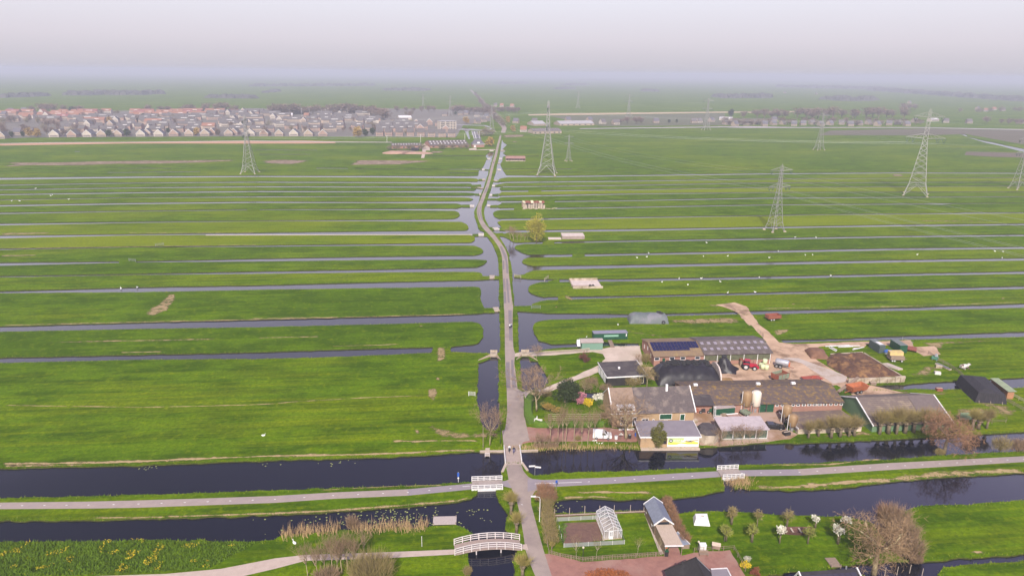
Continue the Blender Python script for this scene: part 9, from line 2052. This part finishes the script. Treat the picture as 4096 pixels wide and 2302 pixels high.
for t_, u, v, s_ in ((g1, 2160, 730, 1.1), (g2, 60, 725, 1.2), (g1, 470, 735, .9), (g1, 250, 740, .9), (g2, 870, 660, .9), (g3, 2300, 720, 1.2), (g2, 370, 390, 1.3), (g1, 1430, 250, 1.5), (v3, 2390, 395, 2.0), (v3, 1820, 450, .8), (v3, 1890, 448, .8), (g2, 1810, 260, 1.2), (g4, 1690, 300, .9), (g4, 60, 690, 1.2), (g2, 1850, 700, .9)):
 plant(G(*t_(u, v)), 2, s_)
for i in range(78):
 x = gv_.uniform(0, 1650); v = gv_.choice((700, 620, 560, 500, 450, 390, 340, 290)); plant(G(x, 400 + v / 4.954 + gv_.uniform(-4, 4)), gv_.choice((0, 0, 1)), gv_.uniform(.8, 1.35))
for i in range(16):
 plant(G(*g1(gv_.uniform(0, 1250), gv_.uniform(440, 740))), gv_.choice((0, 0, 1)), gv_.uniform(.9, 1.5))
for t_, pts, n, k, s_, lb in ((v1, ((330, 185), (820, 180)), 16, 0, 1.3, 'bare mauve tree in the row behind the orange roofs'), (g2, ((500, 250), (1500, 240)), 20, 0, 1.2, 'bare mauve tree in the row behind the orange roofs'), (g3, ((480, 290), (2200, 290)), 44, 0, 1.6, 'bare mauve tree in the tall row behind the village'), (g4, ((0, 300), (300, 400)), 14, 0, 1.5, 'bare mauve tree in the tall row behind the village'), (g4, ((550, 240), (1250, 230)), 14, 0, 1.0, 'bare mauve tree in the tall row behind the village'), (g4, ((1650, 260), (2400, 290)), 18, 0, 1.2, 'bare mauve tree along the road out of the village'), (g2, ((1650, 250), (2200, 260)), 10, 0, 1.6, 'bare mauve tree in the tall row behind the village'),
        (v4, ((180, 372), (760, 376)), 22, 0, 1.5, 'bare mauve tree in the long row on the far right dike'), (v4, ((760, 374), (1530, 368)), 30, 0, 1.8, 'bare mauve tree in the long row on the far right dike'), (v4, ((0, 425), (1700, 432)), 60, 0, .9, 'bare mauve tree among the ring road houses'), (v3, ((1380, 458), (1560, 458)), 8, 0, .9, 'bare mauve tree among the ring road houses'), (v3, ((2400, 470), (2576, 470)), 6, 0, .9, 'bare mauve tree among the ring road houses'), (v4, ((1520, 305), (1640, 300)), 8, 0, 1.3, 'bare mauve tree by the far hamlet'), (v4, ((2050, 320), (2560, 315)), 18, 1, 1.0, 'bare olive tree by the far hamlet'), (v4, ((2280, 420), (2560, 425)), 12, 0, .9, 'bare mauve tree by the far hamlet'),
        (v3, ((0, 190), (190, 430)), 22, 0, 1.0, 'bare mauve tree along the road out of the village'), (v3, ((60, 280), (260, 480)), 18, 1, .9, 'bare olive tree along the road out of the village'), (g4, ((2200, 720), (2400, 700)), 8, 1, .8, 'bare olive tree beside the slip road'), (g4, ((430, 990), (1000, 980)), 12, 1, .5, 'bare olive tree beside the slip road'), (g4, ((1380, 975), (1960, 965)), 12, 1, .5, 'bare olive tree beside the slip road'), (g5, ((0, 330), (450, 350)), 14, 0, .9, 'bare mauve tree along the road out of the village')):
 n = max(4, int(n * (.44 if 'out of' not in lb else .8))); s_ *= 1.25
 for i in range(n):
  f_ = (i + gv_.uniform(-.4, .4)) / max(1, n - 1); o = plant(G(*t_(pts[0][0] + (pts[1][0] - pts[0][0]) * f_, pts[0][1] + (pts[1][1] - pts[0][1]) * f_ + gv_.uniform(-6, 6))), k, s_ * gv_.uniform(.75, 1.15), lb, lb + 's'); o.scale.x *= 1.7; o.scale.y *= 1.7; o.scale.z *= 1.15
wb = MB()
for pts, n, hh in ((((v4, 0, 200), (v4, 450, 198)), 60, 16), (((v4, 980, 222), (v4, 1390, 222)), 50, 16), (((v4, 560, 110), (v4, 1500, 130)), 110, 20), (((v4, 1400, 140), (v4, 2700, 235)), 170, 20), (((v3, 850, 100), (v3, 1050, 98)), 30, 16), (((v3, 220, 85), (v3, 480, 82)), 36, 16), (((v3, 1620, 155), (v3, 1720, 155)), 16, 14), (((v3, 780, 135), (v3, 900, 133)), 16, 12), (((v1, 0, 30), (v1, 260, 20)), 30, 14), (((v1, 2150, 30), (v1, 2560, 40)), 30, 12), (((v2, 1380, 30), (v2, 1800, 36)), 40, 14), (((v1, 600, 5), (v1, 1500, 0)), 60, 16), (((v2, 0, -10), (v2, 1200, -15)), 70, 16), (((v3, 1000, 55), (v3, 2500, 45)), 90, 18), (((v2, 130, 58), (v2, 220, 40)), 10, 10)):
 (ta, ua, va), (tb_, ub, vb) = pts; a, c = G(*ta(ua, va)), G(*tb_(ub, vb))
 for i in range(n):
  p = a.lerp(c, (i + gv_.uniform(-.5, .5)) / n); d_ = (p - CPOS).length / 2500; wb.blob((p.x, p.y + gv_.uniform(0, 120) * d_, 0), (gv_.uniform(10, 22) * d_, gv_.uniform(14, 30) * d_, hh * gv_.uniform(.5, 1.0)), i, 7, 4, .35)
tag(wb.build('far_woods', mm('far_woods', (.085, .075, .065), (.06, .06, .045), scale=.02)), kind='stuff')
for i, (t_, u, v, vt, lb) in enumerate(((g4, 338, 835, 715, 'lamp post on the dike path left of the far barns'), (g4, 1005, 840, 690, 'lamp post on the dike path behind the far barns'), (g4, 1880, 790, 680, 'yellowish lamp post at the slip road'), (g4, 2168, 745, 630, 'lamp post beside the slip road verge'), (g3, 1030, 335, 170, 'floodlight mast, westmost at the sports ground'), (g3, 1180, 330, 150, 'floodlight mast, second at the sports ground'), (g3, 1420, 320, 190, 'floodlight mast, third at the sports ground'), (g3, 1555, 315, 160, 'floodlight mast, fourth at the sports ground'), (g3, 1810, 310, 180, 'floodlight mast, fifth at the sports ground'), (g3, 1930, 310, 170, 'floodlight mast, last at the sports ground'))):
 h = H(*t_(u, v), t_(u, vt)[1]); t = thing('light_mast', lb, 'lamp', G(*t_(u, v))); MB().tube((0, 0, 0), (0, 0, h), .22, .14).build('mast', WHITE, t); MB().box((0, 0, h), (1.2, .5, .3)).build('lamp_head', WHITE, t)
t = thing('far_sand_heap', 'pinkish sand heap with black bales in front of the far grey barn', 'heap', G(*g4(660, 1060)))
MB().blob((-8, 0, 0), (14, 7, 2.4), 5, 14, 6, .2).build('sand', mm('pink_sand', (.42, .26, .19), (.33, .2, .15), scale=.3), t); MB().blob((14, 1, 0), (16, 6, 1.8), 6, 14, 6, .2).build('sand', mm('pink_sand', (.42, .26, .19)), t)
for i in range(7):
 o = MB().lathe([(.8, 0), (.85, .1), (.85, 1.3), (.8, 1.4)], n=10).build('black_bale', FOIL); o.location = G(*g4(830 + i * 20, 1005 - (i % 2) * 12)); o.scale = (1.6, 1.6, 1.8); tag(o, 'black wrapped bale in the pile before the far grey barn', 'bale', 'black bales at the far barn')
hz = MB(); hz.bx(-9500, 9500, -450, 26500, -2, 92)
hm = bpy.data.materials.new('haze'); hm.use_nodes = True; hn = hm.node_tree; hn.nodes.clear()
pv = nd(hn, 'ShaderNodeVolumePrincipled'); pv.inputs['Color'].default_value = (0.72, 0.765, 0.86, 1); pv.inputs['Density'].default_value = 0.00029; pv.inputs['Anisotropy'].default_value = 0.0
ho = nd(hn, 'ShaderNodeOutputMaterial'); hn.links.new(pv.outputs[0], ho.inputs['Volume'])
tag(hz.build('haze', hm), kind='stuff')
